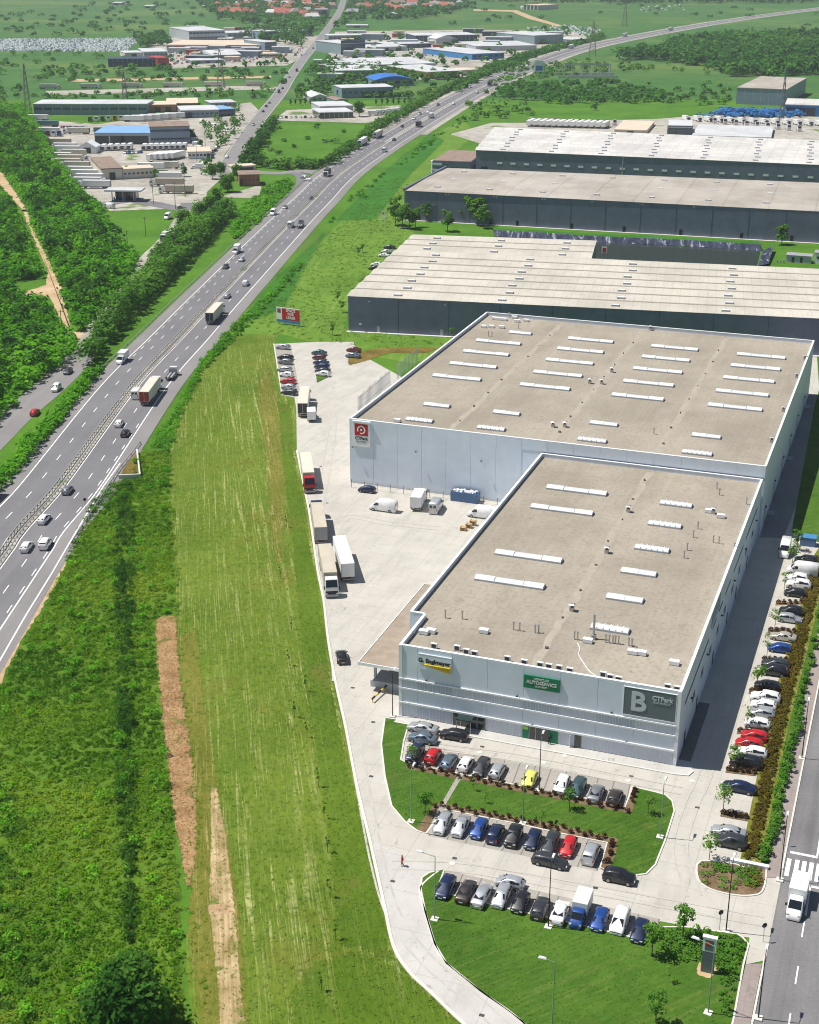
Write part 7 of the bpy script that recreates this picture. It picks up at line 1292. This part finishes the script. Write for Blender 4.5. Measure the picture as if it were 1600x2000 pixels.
# far-left trading estate
block('hall', 'long navy shed with a red end block on the far estate', B_, (212, 131), (308, 130), 116, 112, 'clad_navy', 'clad_navy', ribs=10, win=(1, 8, 4, 1.5)); block('hall', 'red end block of the long navy shed', B_, (309, 131), (331, 130), 114, 110, 'clad_red', 'clad_red', doors=((.5, 5),))
block('hall', 'teal shed with white roof behind the navy shed', B_, (282, 113), (328, 112), 102, 95, 'clad_teal', 'roof_metal', win=(1, 6, 3, 1.5)); block('hall', 'long grey hall with red gates on the far estate', B_, (326, 99), (517, 100), 88, 79, 'clad_grey', 'roof_cream', doors=((.12, 9), (.27, 9), (.42, 9)), doorh=8, doormat='clad_red', win=(1, 16, 5, 2), ribs=16)
block('office_building', 'blue-grey office at the end of the long grey hall with red gates', 'office', (518, 101), (541, 100), 83, 77, 'clad_blue', 'roof_metal', win=(3, 5, 2.4, 2.2)); block('hall', 'grey works building with tanks behind the long hall', B_, (370, 80), (440, 78), 61, 53, 'clad_grey', 'roof_metal', win=(2, 10, 4, 2))
block('hall', 'teal hall with thin white roof behind the long hall', B_, (445, 76), (572, 73), 65, 61, 'clad_teal', 'roof_metal', win=(1, 14, 4, 2)); block('hall', 'curved white-roofed shed in the middle of the far estate', B_, (415, 117), (472, 115), 108, 101, 'clad_blue', 'roof_metal', win=(1, 8, 3, 1.6), kind='gable')
block('hall', 'low blue sheds before the curved white roof', B_, (375, 125), (438, 123), 119, 115, 'clad_blue', 'roof_metal', doors=((.2, 4), (.5, 4), (.8, 4))); block('hall', 'cream-roofed shed near the village road on the far estate', B_, (508, 113), (546, 112), 106, 100, 'plaster', 'roof_cream', win=(1, 6, 3, 1.5))
block('tower', 'slim tower block behind the teal hall', B_, (518, 82), (540, 81), 62, 59, 'clad_blue', 'roof_metal', win=(4, 4, 2.5, 2.2)); block('hall', 'pale low shed at the left edge of the far estate', B_, (245, 112), (280, 111), 104, 100, 'plaster', 'roof_metal', doors=((.5, 5),))
for k, (x0, x1, y) in enumerate([(362, 420, 88), (425, 452, 80), (475, 500, 78), (505, 518, 77)]): block('shed', f'small white-roofed shed behind the long grey hall, {ORD[k]} from the left', B_, (x0, y), (x1, y), y - 4, y - 7, 'clad_grey', 'roof_metal', win=(1, 4, 2, 1.5), group='white-roofed sheds')
# right of the village road
block('hall', 'glass-fronted hall with blue bays right of the village road', B_, (668, 107), (712, 105), 86, 79, 'clad_teal', 'roof_metal', win=(1, 4, 9, 14), winmat='glass_blue'); block('hall', 'dark low shed with white roof above the glass-fronted hall', B_, (642, 82), (708, 81), 70, 67, 'clad_teal', 'roof_metal', win=(1, 8, 4, 2))
block('hall', 'white canopy shed left of the glass-fronted hall', B_, (638, 96), (667, 95), 89, 85, 'clad_grey', 'roof_metal', doors=((.5, 8),)); block('hall', 'low white-roofed sheds right of the glass-fronted hall', B_, (713, 101), (795, 99), 93, 88, 'clad_grey', 'roof_metal', doors=((.2, 6), (.5, 6), (.8, 6)))
block('hall', 'white-roofed hall with red end above the low sheds', B_, (755, 95), (842, 93), 87, 82, 'clad_navy', 'roof_metal', win=(1, 10, 4, 2)); block('hall', 'long navy hall with white roof on the far estate', B_, (812, 86), (932, 84), 70, 65, 'clad_navy', 'roof_metal', win=(1, 16, 4, 3), ribs=16)
block('hall', 'grey gabled hall before the long navy hall', B_, (852, 89), (892, 88), 76, 72, 'clad_grey', 'roof_metal', kind='side', doors=((.5, 8),)); block('hall', 'white-roofed hall with grey walls, upper of the two long ones', B_, (708, 142), (851, 138), 128, 115, 'clad_grey', 'roof_metal', ribs=10, doors=((.2, 6), (.6, 6)))
block('hall', 'white-roofed hall with teal walls, lower of the two long ones', B_, (657, 152), (756, 150), 139, 129, 'clad_teal', 'roof_metal', ribs=8, doors=((.3, 5),)); block('hall', 'yellow-walled hall with wide white roof near the motorway', B_, (838, 154), (898, 151), 141, 128, 'clad_yellow', 'roof_metal', doors=((.5, 8),), overhang=2.5)
block('shed', 'cream timber shed right of the yellow-walled hall', B_, (902, 148), (936, 146), 138, 134, 'plaster', 'roof_cream', doors=((.5, 6),)); block('hall', 'bright blue arched-roof shed beside the far grey shed', B_, (732, 169), (808, 167), 157, 150, 'clad_blue', 'roof_azure', kind='arch', win=(1, 6, 4, 2.5))
block('hall', 'long grey shed behind the clipped trees', B_, (668, 192), (768, 189), 173, 167, 'clad_blue', 'roof_metal', win=(1, 9, 2.5, 1.5), ribs=6, doors=((.5, 5),)); block('showroom', 'white-roofed showroom with dark glass beside the fallow field', 'showroom', (625, 232), (690, 230), 221, 213, 'glass_green', 'roof_metal', ribs=7)
block('showroom', 'upper white roof of the showroom beside the fallow field', 'showroom', (626, 221), (690, 219), 209, 200, 'clad_grey', 'roof_metal'); block('house', 'grey house with white gable behind the showroom', 'house', (608, 199), (642, 198), 190, 182, 'clad_grey', 'roof_metal', kind='side', win=(1, 3, 2, 1.4))
block('shed', 'dark domed shelter behind the showroom', 'shelter', (656, 204), (680, 203), 196, 190, 'clad_teal', 'roof_brown', kind='arch'); block('hall', 'white sheds with blue walls beside the far motorway', B_, (922, 117), (985, 114), 106, 93, 'clad_azure', 'roof_metal', win=(1, 6, 4, 2))
block('hall', 'white flat shed behind the blue-walled sheds', B_, (930, 100), (1048, 98), 91, 82, 'clad_grey', 'roof_metal', ribs=6); block('hall', 'grey-blue box hall at the far end of the estate', B_, (1044, 87), (1100, 84), 70, 63, 'clad_teal', 'roof_metal', ribs=6); block('shed', 'low white shed beside the grey-blue box hall', B_, (1118, 84), (1155, 81), 78, 74, 'clad_grey', 'roof_metal', doors=((.5, 8),))
block('barn', 'long white barn roof on the far field by the village', 'barn', (676, 54), (718, 54), 50, 48, 'plaster', 'roof_metal', doors=((.5, 8),)); block('barn', 'white barn at the right edge of the village', 'barn', (755, 36), (782, 36), 30, 27, 'plaster', 'roof_metal', kind='side'); block('apartment_house', 'blue block of flats in the far village', B_, (613, 36), (638, 36), 20, 17, 'clad_azure', 'roof_grey', win=(4, 5, 5, 4))
for k, (x, y) in enumerate([(218, 10), (280, 16), (395, 16), (1020, 18)]): block('barn', f'small white farm shed on the far fields, {ORD[k]} from the left', 'barn', (x, y), (x + 18, y), y - 4, y - 6, 'plaster', 'roof_metal', doors=((.5, 8),), group='farm sheds')
block('farm', 'pale farm building at the end of the country lane', 'farm', (1022, 19), (1050, 20), 10, 7, 'plaster', 'roof_cream', win=(2, 4, 5, 4))
# yard behind the warehouses
block('box_hall', 'grey box hall with flat pale roof behind the warehouses at the right', B_, (1437, 203), (1533, 207), 172, 149, 'clad_blue', 'roof_tan', ribs=6); block('hall', 'bright blue fronted hall at the right edge', B_, (1532, 226), (1660, 230), 205, 193, 'clad_azure', 'roof_white', doors=((.1, 6), (.25, 6), (.4, 6)), doorh=7)
block('glass_house', 'pale glazed box building behind the rearmost warehouse', B_, (1305, 266), (1350, 267), 249, 235, 'clad_white', 'roof_metal', win=(1, 3, 6, 6)); block('hall', 'long low metal-roofed shed behind the rearmost warehouse', B_, (1352, 271), (1505, 276), 265, 244, 'clad_grey', 'roof_metal', ribs=8)
block('shed', 'pale flat shed left of the glazed box building', B_, (1200, 260), (1262, 262), 254, 236, 'plaster', 'roof_cream', doors=((.5, 4),))
m = MB(); p = S(1480, 226)
for _ in range(240): m.box((random.gauss(0, 14), random.gauss(0, 7), random.uniform(.5, 4)), (random.uniform(2, 7), random.uniform(.6, 2), random.uniform(.4, 2.2)), 0, random.uniform(0, 3))
tag(m.obj('formwork_stacks', 'clad_azure', None, (p.x, p.y, 0), 0, 'stuff'), 'heaps of bright blue formwork and scaffold frames beside the box hall', 'scaffolding')
def lattice(px, h, w, label, cat, mat='rust_pipe', arms=()):
    p = S(*px); t = thing('lattice_mast', label, cat, (p.x, p.y, 0)); n = 8
    for sx, sy in ((-1, -1), (1, -1), (1, 1), (-1, 1)): MB().tube((sx * w, sy * w, 0), (sx * w * .15, sy * w * .15, h), .22, .1, 5).obj('leg', mat, t)
    m = MB()
    for i in range(n):
        z0, z1 = h * i / n, h * (i + 1) / n; a, b = w * (1 - .85 * i / n), w * (1 - .85 * (i + 1) / n)
        for (x0, y0), (x1, y1) in (((-1, -1), (1, -1)), ((1, -1), (1, 1)), ((1, 1), (-1, 1)), ((-1, 1), (-1, -1))): m.tube((x0 * a, y0 * a, z0), (x1 * b, y1 * b, z1), .1, n=4); m.tube((x1 * a, y1 * a, z0), (x0 * b, y0 * b, z1), .1, n=4)
    m.obj('bracing', mat, t, kind='stuff')
    for z, L in arms: MB().tube((-L, 0, z), (L, 0, z), .15, n=5).obj('cross_arm', mat, t)
    return t
lattice((56, 226), 34, 2.2, 'tall dark lattice mast at the left beside the long blue-grey shed', 'mast'); lattice((432, 172), 30, 3, 'lattice pylon on the open land left of the village road', 'pylon', arms=((20, 6), (25, 5), (29, 4))); lattice((245, 200), 22, 2, 'thin lattice pylon behind the long blue-grey shed', 'pylon', arms=((17, 5), (21, 4))); lattice((1157, 110), 34, 3.5, 'lattice pylon beside the far motorway', 'pylon', arms=((24, 7), (30, 5)))
lattice((1526, 236), 34, 1.4, 'dark tower crane mast beside the bright blue hall', 'crane', 'sign_slate'); lattice((1220, 52), 34, 3.5, 'lattice pylon on the far fields', 'pylon', arms=((24, 7), (30, 5)))
for k, (q, h) in enumerate([((123, 662), 9), ((30, 752), 9), ((183, 600), 8), ((250, 490), 8), ((285, 462), 8), ((300, 398), 12), ((343, 408), 12), ((362, 385), 14), ((402, 300), 12), ((385, 320), 10), ((460, 230), 12), ((792, 215), 18), ((745, 240), 12)]):
    p = S(*q); t = thing('utility_pole', f'thin wooden utility pole left of the motorway, {ORD[k]} from the service road', 'pole', (p.x, p.y, 0), .3, 'utility poles'); MB().tube((0, 0, 0), (0, 0, h), .16, .1, 6).obj('pole', 'rust_pipe', t); MB().b2((-.9, -.06, h - .7), (.9, .06, h - .55)).obj('cross_arm', 'rust_pipe', t)
# switchyard on the meadow
p = S(1145, 150); t = thing('switchyard', 'small electrical switchyard inside a low wall on the rough meadow', 'substation', (p.x, p.y, 0))
MB().b2((-26, -14, 0), (26, -13.5, 2.4)).obj('wall', 'kerb', t); MB().b2((-26, 13.5, 0), (26, 14, 2.4)).obj('wall', 'kerb', t)
for i in range(6):
    for j in range(2): MB().tube((-20 + i * 8, -6 + j * 12, 0), (-20 + i * 8, -6 + j * 12, 11), .35, .25, 5).obj('gantry_post', 'clad_grey', t)
for j in range(2): MB().b2((-20, -6.2 + j * 12, 10.6), (20, -5.8 + j * 12, 11.2)).obj('gantry_beam', 'clad_grey', t)
SH = [MB().b2((-a / 2, -b / 2, 0), (a / 2, b / 2, c), 0).b2((-a / 2 - .4, -b / 2 - .4, c), (a / 2 + .4, b / 2 + .4, c + .5), 1).mesh('shed', [w, r]) for a, b, c, w, r in ((22, 12, 5, 'clad_grey', 'roof_metal'), (14, 10, 4, 'plaster', 'roof_cream'), (30, 14, 6, 'clad_blue', 'roof_metal'), (18, 12, 6, 'clad_teal', 'roof_metal'), (12, 9, 4, 'clad_red', 'roof_brown'), (26, 12, 5, 'clad_navy', 'roof_grey'))]
for poly, n, where in (([(335, 104), (410, 98), (590, 90), (600, 104), (480, 122), (340, 126)], 16, 'far-left trading estate'), ([(640, 112), (720, 110), (1000, 92), (1130, 66), (940, 62), (660, 64), (640, 90)], 26, 'estate right of the village road'), ([(380, 58), (560, 56), (600, 66), (560, 78), (380, 82)], 12, 'works behind the long hall with red gates'), ([(580, 120), (660, 112), (700, 128), (640, 160), (585, 165)], 8, 'plots beside the village road')):
    W_ = SS(poly); X, Y = scatter(W_, 14, .5, ([q for q in offset(VILLAGE, -26)] + [q for q in offset(VILLAGE, 26)][::-1], [q + Vector((0, -40, 0)) for q in ROADC])); ii = rng.permutation(len(X))[:n]
    for q in ii: k = random.randrange(6); o = put('small_shed', SH[k], None, (X[q], Y[q], .05), random.uniform(-.25, .1)); tag(o, f'small {["white-roofed grey", "cream-roofed", "pale-roofed blue", "pale-roofed teal", "brown-roofed red", "grey-roofed navy"][k]} shed in the {where}', 'shed', f'small sheds, {where}')
# village houses
def house_mesh(w, d, h, r, wall, roof):
    m = MB(); m.b2((-w / 2, -d / 2, 0), (w / 2, d / 2, h), 0); e = .6; z = h + r
    m.add([(-w / 2 - e, -d / 2 - e, h), (w / 2 + e, -d / 2 - e, h), (w / 2 - d * .2, 0, z), (-w / 2 + d * .2, 0, z), (w / 2 + e, d / 2 + e, h), (-w / 2 - e, d / 2 + e, h)], [(0, 1, 2, 3), (4, 5, 3, 2), (1, 4, 2), (5, 0, 3)], 1)
    return m.mesh('house', [wall, roof])
HM = [(house_mesh(15, 11, 6, 4.5, 'plaster', rf), house_mesh(22, 12, 5.5, 4.5, 'trim_white', rf)) for rf in ('roof_red', 'roof_brown', 'roof_grey', 'roof_metal')]
HN = [('red-tiled', 'red-tiled houses'), ('brown-roofed', 'brown-roofed houses'), ('grey-roofed', 'grey-roofed houses'), ('white-roofed', 'white-roofed houses')]; cnt = 0
for k in range(190):
    x = random.uniform(420, 900); y = random.uniform(-6, 42)
    if y > 34 - abs(x - 640) * .06 + (8 if x < 640 else 0) or abs(x - (668 - (y - 10) * .62)) < 13: continue
    rf = random.choices([0, 1, 2, 3], [.56, .2, .14, .10])[0]; p = S(x, y); o = put('village_house', random.choice(HM[rf]), None, p, random.choice((0, 1.57)) + random.uniform(-.3, .3)); o.scale = (1, 1, 1)
    tag(o, f'small {HN[rf][0]} house among the garden trees of the far village', 'house', f'far village, {HN[rf][1]}')
# ------------------------------------------------------------------ rows of lorries and trailers
def vrow(kind, p0, p1, n, head, what, where, group, paints=(None,), lab=None):
    for k in range(n):
        f = k / max(1, n - 1); p = S(p0[0] + (p1[0] - p0[0]) * f, p0[1] + (p1[1] - p0[1]) * f, 0); c = paints[k % len(paints)]
        copy_tree(PROTO[kind], (p.x, p.y, .07), head + random.uniform(-.03, .03), f'{what} {where}, {ORD[k]} from the left', group, c)
D_ = R(-92)
def make_tractor():
    t = thing('tractor_unit', 'prototype', 'lorry', (0, 0, -50)); paintable(put('cab', cab_mesh(2.45, 3.3).mesh('cab', 'paint_white'), t, (1.6, 0, 0))); MB().b2((-3, -.5, .6), (.6, .5, .95)).obj('frame', 'chassis', t)
    put('windscreen', MB().add([(2.02, -1, 3.18), (2.02, 1, 3.18), (2.64, 1.08, 2.05), (2.64, -1.08, 2.05)], [(0, 1, 2, 3)]).mesh('windscreen', 'car_glass'), t, (.04, 0, .04))
    for s in (-1, 1):
        for ax in (-2, 1.7): put('wheel', wheel(.5), t, (ax, s * 1.1, .5))
    return t
PROTO['tractor'] = make_tractor()
vrow('box_truck', (283, 293), (361, 291), 8, D_, 'white box truck in the row', 'before the blue-grey office', 'row of white trucks by the office'); vrow('box_truck', (203, 294), (254, 292), 5, D_, 'white box truck in the row', 'before the blue-roofed workshop', 'row of white trucks by the workshop')
vrow('trailer_white', (300, 314), (345, 311), 5, R(-112), 'white trailer in the slanted row', 'right of the brown store', 'slanted row of trailers'); vrow('trailer_white', (211, 347), (287, 344), 7, R(-100), 'white trailer in the row', 'in front of the brown store', 'row of trailers by the store')
for k, (x, y, kd, w) in enumerate([(72, 236, 'trailer_white', 'white'), (90, 248, 'semi_teal', 'dark green'), (125, 293, 'trailer_white', 'white'), (135, 299, 'trailer_white', 'white'), (140, 306, 'semi_cream', 'cream'), (143, 317, 'semi_cream', 'cream'), (146, 330, 'semi_redrear', 'cream'), (162, 347, 'trailer_white', 'white'), (172, 355, 'trailer_white', 'white'), (184, 368, 'semi_white', 'white'), (325, 352, 'trailer_white', 'white'), (326, 364, 'semi_tan', 'tan')]):
    p = S(x, y); copy_tree(PROTO[kd], (p.x, p.y, .07), R(random.choice((-3, 177))), f'{w} trailer parked broadside in the truck yard, {ORD[k]} from the top', 'broadside trailers')
vrow('tractor', (74, 266), (118, 266), 5, D_, 'coloured tractor unit', 'at the left edge of the truck yard', 'tractor units', ('paint_red', 'paint_blue', 'paint_darkred', 'paint_white', 'paint_blue')); vrow('tractor', (178, 238), (262, 234), 8, D_, 'tractor unit', 'behind the blue-roofed workshop', 'tractor units behind the workshop', ('paint_charcoal', 'paint_white', 'paint_black', 'paint_white', 'paint_red', 'paint_white', 'paint_white', 'paint_grey'))
vrow('trailer_white', (265, 238), (345, 232), 6, R(-3), 'white trailer end to end', 'behind the office building', 'trailers behind the office'); vrow('van', (395, 240), (455, 262), 6, R(-60), 'white van', 'beside the village road', 'vans by the village road', ('paint_white', 'paint_silver', 'paint_white', 'paint_charcoal')); vrow('semi_dark', (98, 174), (500, 168), 6, R(2), 'lorry', 'on the straight far track', 'lorries on the far track', (None,))
vrow('far_car', (550, 231), (615, 230), 8, D_, 'pale car', 'left of the showroom', 'cars left of the showroom', ('paint_white', 'paint_black', 'paint_white', 'paint_silver')); vrow('box_truck', (730, 226), (785, 220), 6, R(0), 'white truck', 'right of the showroom', 'trucks right of the showroom')
vrow('trailer_white', (1036, 246), (1182, 250), 13, R(-110), 'white trailer roof', 'behind the rearmost warehouse', 'trailers behind the warehouse'); vrow('tractor', (1036, 240), (1200, 244), 11, D_, 'lorry cab', 'in the back row beyond the rearmost warehouse', 'cabs behind the warehouse', ('paint_white', 'paint_darkred', 'paint_white', 'paint_darkred', 'paint_darkred')); vrow('box_truck', (1340, 236), (1600, 246), 13, R(-70), 'white truck', 'in the row behind the long metal shed', 'trucks behind the metal shed')
vrow('tractor', (1395, 240), (1560, 256), 9, D_, 'white lorry cab', 'before the bright blue hall', 'cabs by the blue hall', ('paint_white',))
p = S(175, 298); t = thing('tent', 'white peaked storage tent in the truck yard', 'tent', (p.x, p.y, .07), R(-3)); MB().b2((-5, -4, 0), (5, 6, 3.5)).obj('wall', 'trim_white', t); m = MB(); m.add([(-5.2, -4.2, 3.5), (5.2, -4.2, 3.5), (0, -4.2, 6.4), (-5.2, 6.2, 3.5), (5.2, 6.2, 3.5), (0, 6.2, 6.4)], [(0, 1, 2), (0, 2, 5, 3), (1, 4, 5, 2), (3, 5, 4)]); m.obj('roof', 'trim_white', t); MB().b2((-2, -4.05, 0), (2, -4.01, 3.2)).obj('doorway', 'trim_dark', t)
for k, (x, y, kd, w) in enumerate([(100, 262, 'trailer_white', 'white'), (112, 284, 'semi_tan', 'tan'), (120, 312, 'trailer_white', 'white'), (128, 324, 'semi_cream', 'cream'), (152, 340, 'trailer_white', 'white'), (178, 362, 'semi_white', 'white'), (300, 333, 'trailer_white', 'white'), (330, 330, 'semi_cream', 'cream'), (345, 378, 'semi_tan', 'tan'), (210, 262, 'semi_teal', 'dark green'), (150, 262, 'semi_dark', 'cream'), (385, 330, 'luton', 'small white')]):
    p = S(x, y); copy_tree(PROTO[kd], (p.x, p.y, .07), R(random.choice((-4, 176, -8))), f'{w} vehicle standing apart in the truck yard, {ORD[k]} of them', 'loose lorries of the truck yard')
vrow('far_car', (118, 250), (168, 252), 9, D_, 'parked car', 'at the upper left of the truck yard', 'cars in the truck yard', ('paint_white', 'paint_red', 'paint_silver', 'paint_charcoal')); vrow('far_car', (245, 300), (275, 299), 5, D_, 'parked car', 'between the truck rows', 'cars in the truck yard', ('paint_white', 'paint_blue', 'paint_silver')); vrow('van', (372, 262), (395, 300), 6, R(-20), 'van', 'right of the blue-grey office', 'vans by the office', ('paint_white', 'paint_charcoal', 'paint_white', 'paint_silver'))
vrow('far_car', (400, 320), (425, 290), 6, R(60), 'parked car', 'beside the lane at the truck yard exit', 'cars by the lane', ('paint_white', 'paint_black', 'paint_silver'))
# masses nobody could count: stored vehicles and cars on the far estates
def carmass(name, poly, step, label, mats, thin=.8):
    X, Y = scatter(SS(poly), step, .22); m = MB()
    for x, y in zip(X, Y):
        if random.random() < thin: m.box((x, y, .8), (random.uniform(1.8, 2.4), random.uniform(4, 5), random.uniform(1.2, 2.0)), random.randrange(len(mats)), random.uniform(-.1, .1), .75)
    tag(m.obj(name, mats, kind='stuff'), label, 'stored vehicles')
carmass('stored_vehicles', [(-120, 78), (262, 76), (268, 84), (245, 102), (100, 101), (-120, 101)], 6.0, 'glittering field of stored vehicles at the upper left', ['trim_white', 'trim_white', 'dome_grey', 'clad_blue', 'trim_white', 'dome_white'], .95)  # mostly white, so the sparkle of the roofs is put into the colour
carmass('stored_vehicles', [(330, 104), (410, 100), (500, 106), (590, 92), (600, 108), (500, 122), (470, 124), (335, 126)], 9, 'cars and goods standing about the far-left trading estate', ['trim_white', 'clad_grey', 'clad_blue', 'trim_dark', 'trim_white', 'clad_red'], .75)
carmass('stored_vehicles', [(1020, 55), (1110, 50), (1180, 58), (1150, 70), (1060, 66)], 9, 'scrapyard of pale vehicles beside the far motorway', ['trim_white', 'clad_grey', 'trim_dark', 'trim_white', 'clad_blue'], .7)
carmass('stored_vehicles', [(640, 108), (720, 108), (830, 100), (920, 92), (1000, 88), (1000, 100), (880, 110), (700, 126), (640, 130)], 10, 'cars and goods standing about the estate right of the village road', ['trim_white', 'clad_grey', 'clad_blue', 'trim_dark', 'clad_red'], .6)
carmass('stored_vehicles', [(1250, 12), (1330, 10), (1340, 20), (1250, 24)], 14, 'dark works with pale goods on the far fields', ['trim_white', 'clad_grey', 'clad_navy'], .5)
# ------------------------------------------------------------------ summer haze: one even volume round camera and scene
m = bpy.data.materials.new('haze_air'); m.use_nodes = True; MATS['haze_air'] = m; t = m.node_tree; t.nodes.clear()
out = t.nodes.new('ShaderNodeOutputMaterial'); pv = t.nodes.new('ShaderNodeVolumePrincipled'); pv.inputs['Color'].default_value = (.82, .90, .97, 1); pv.inputs['Density'].default_value = 0.00009; pv.inputs['Anisotropy'].default_value = 0.2
t.links.new(pv.outputs[0], out.inputs['Volume'])
hz = MB().b2((-14200, -2200, -1.0), (14200, 22200, 125)).obj('haze', 'haze_air', None, kind='stuff'); tag(hz, 'thin summer haze over the whole plain', 'haze')
SC.cycles.volume_bounces = 0; SC.cycles.volume_max_steps = 64
# ------------------------------------------------------------------ the patterns the copies were made from are not part of the place
def drop(o):
    for c in list(o.children): drop(c)
    bpy.data.objects.remove(o)
for o in list(PROTO.values()) + [x for v in TREES.values() for x in v]: drop(o)
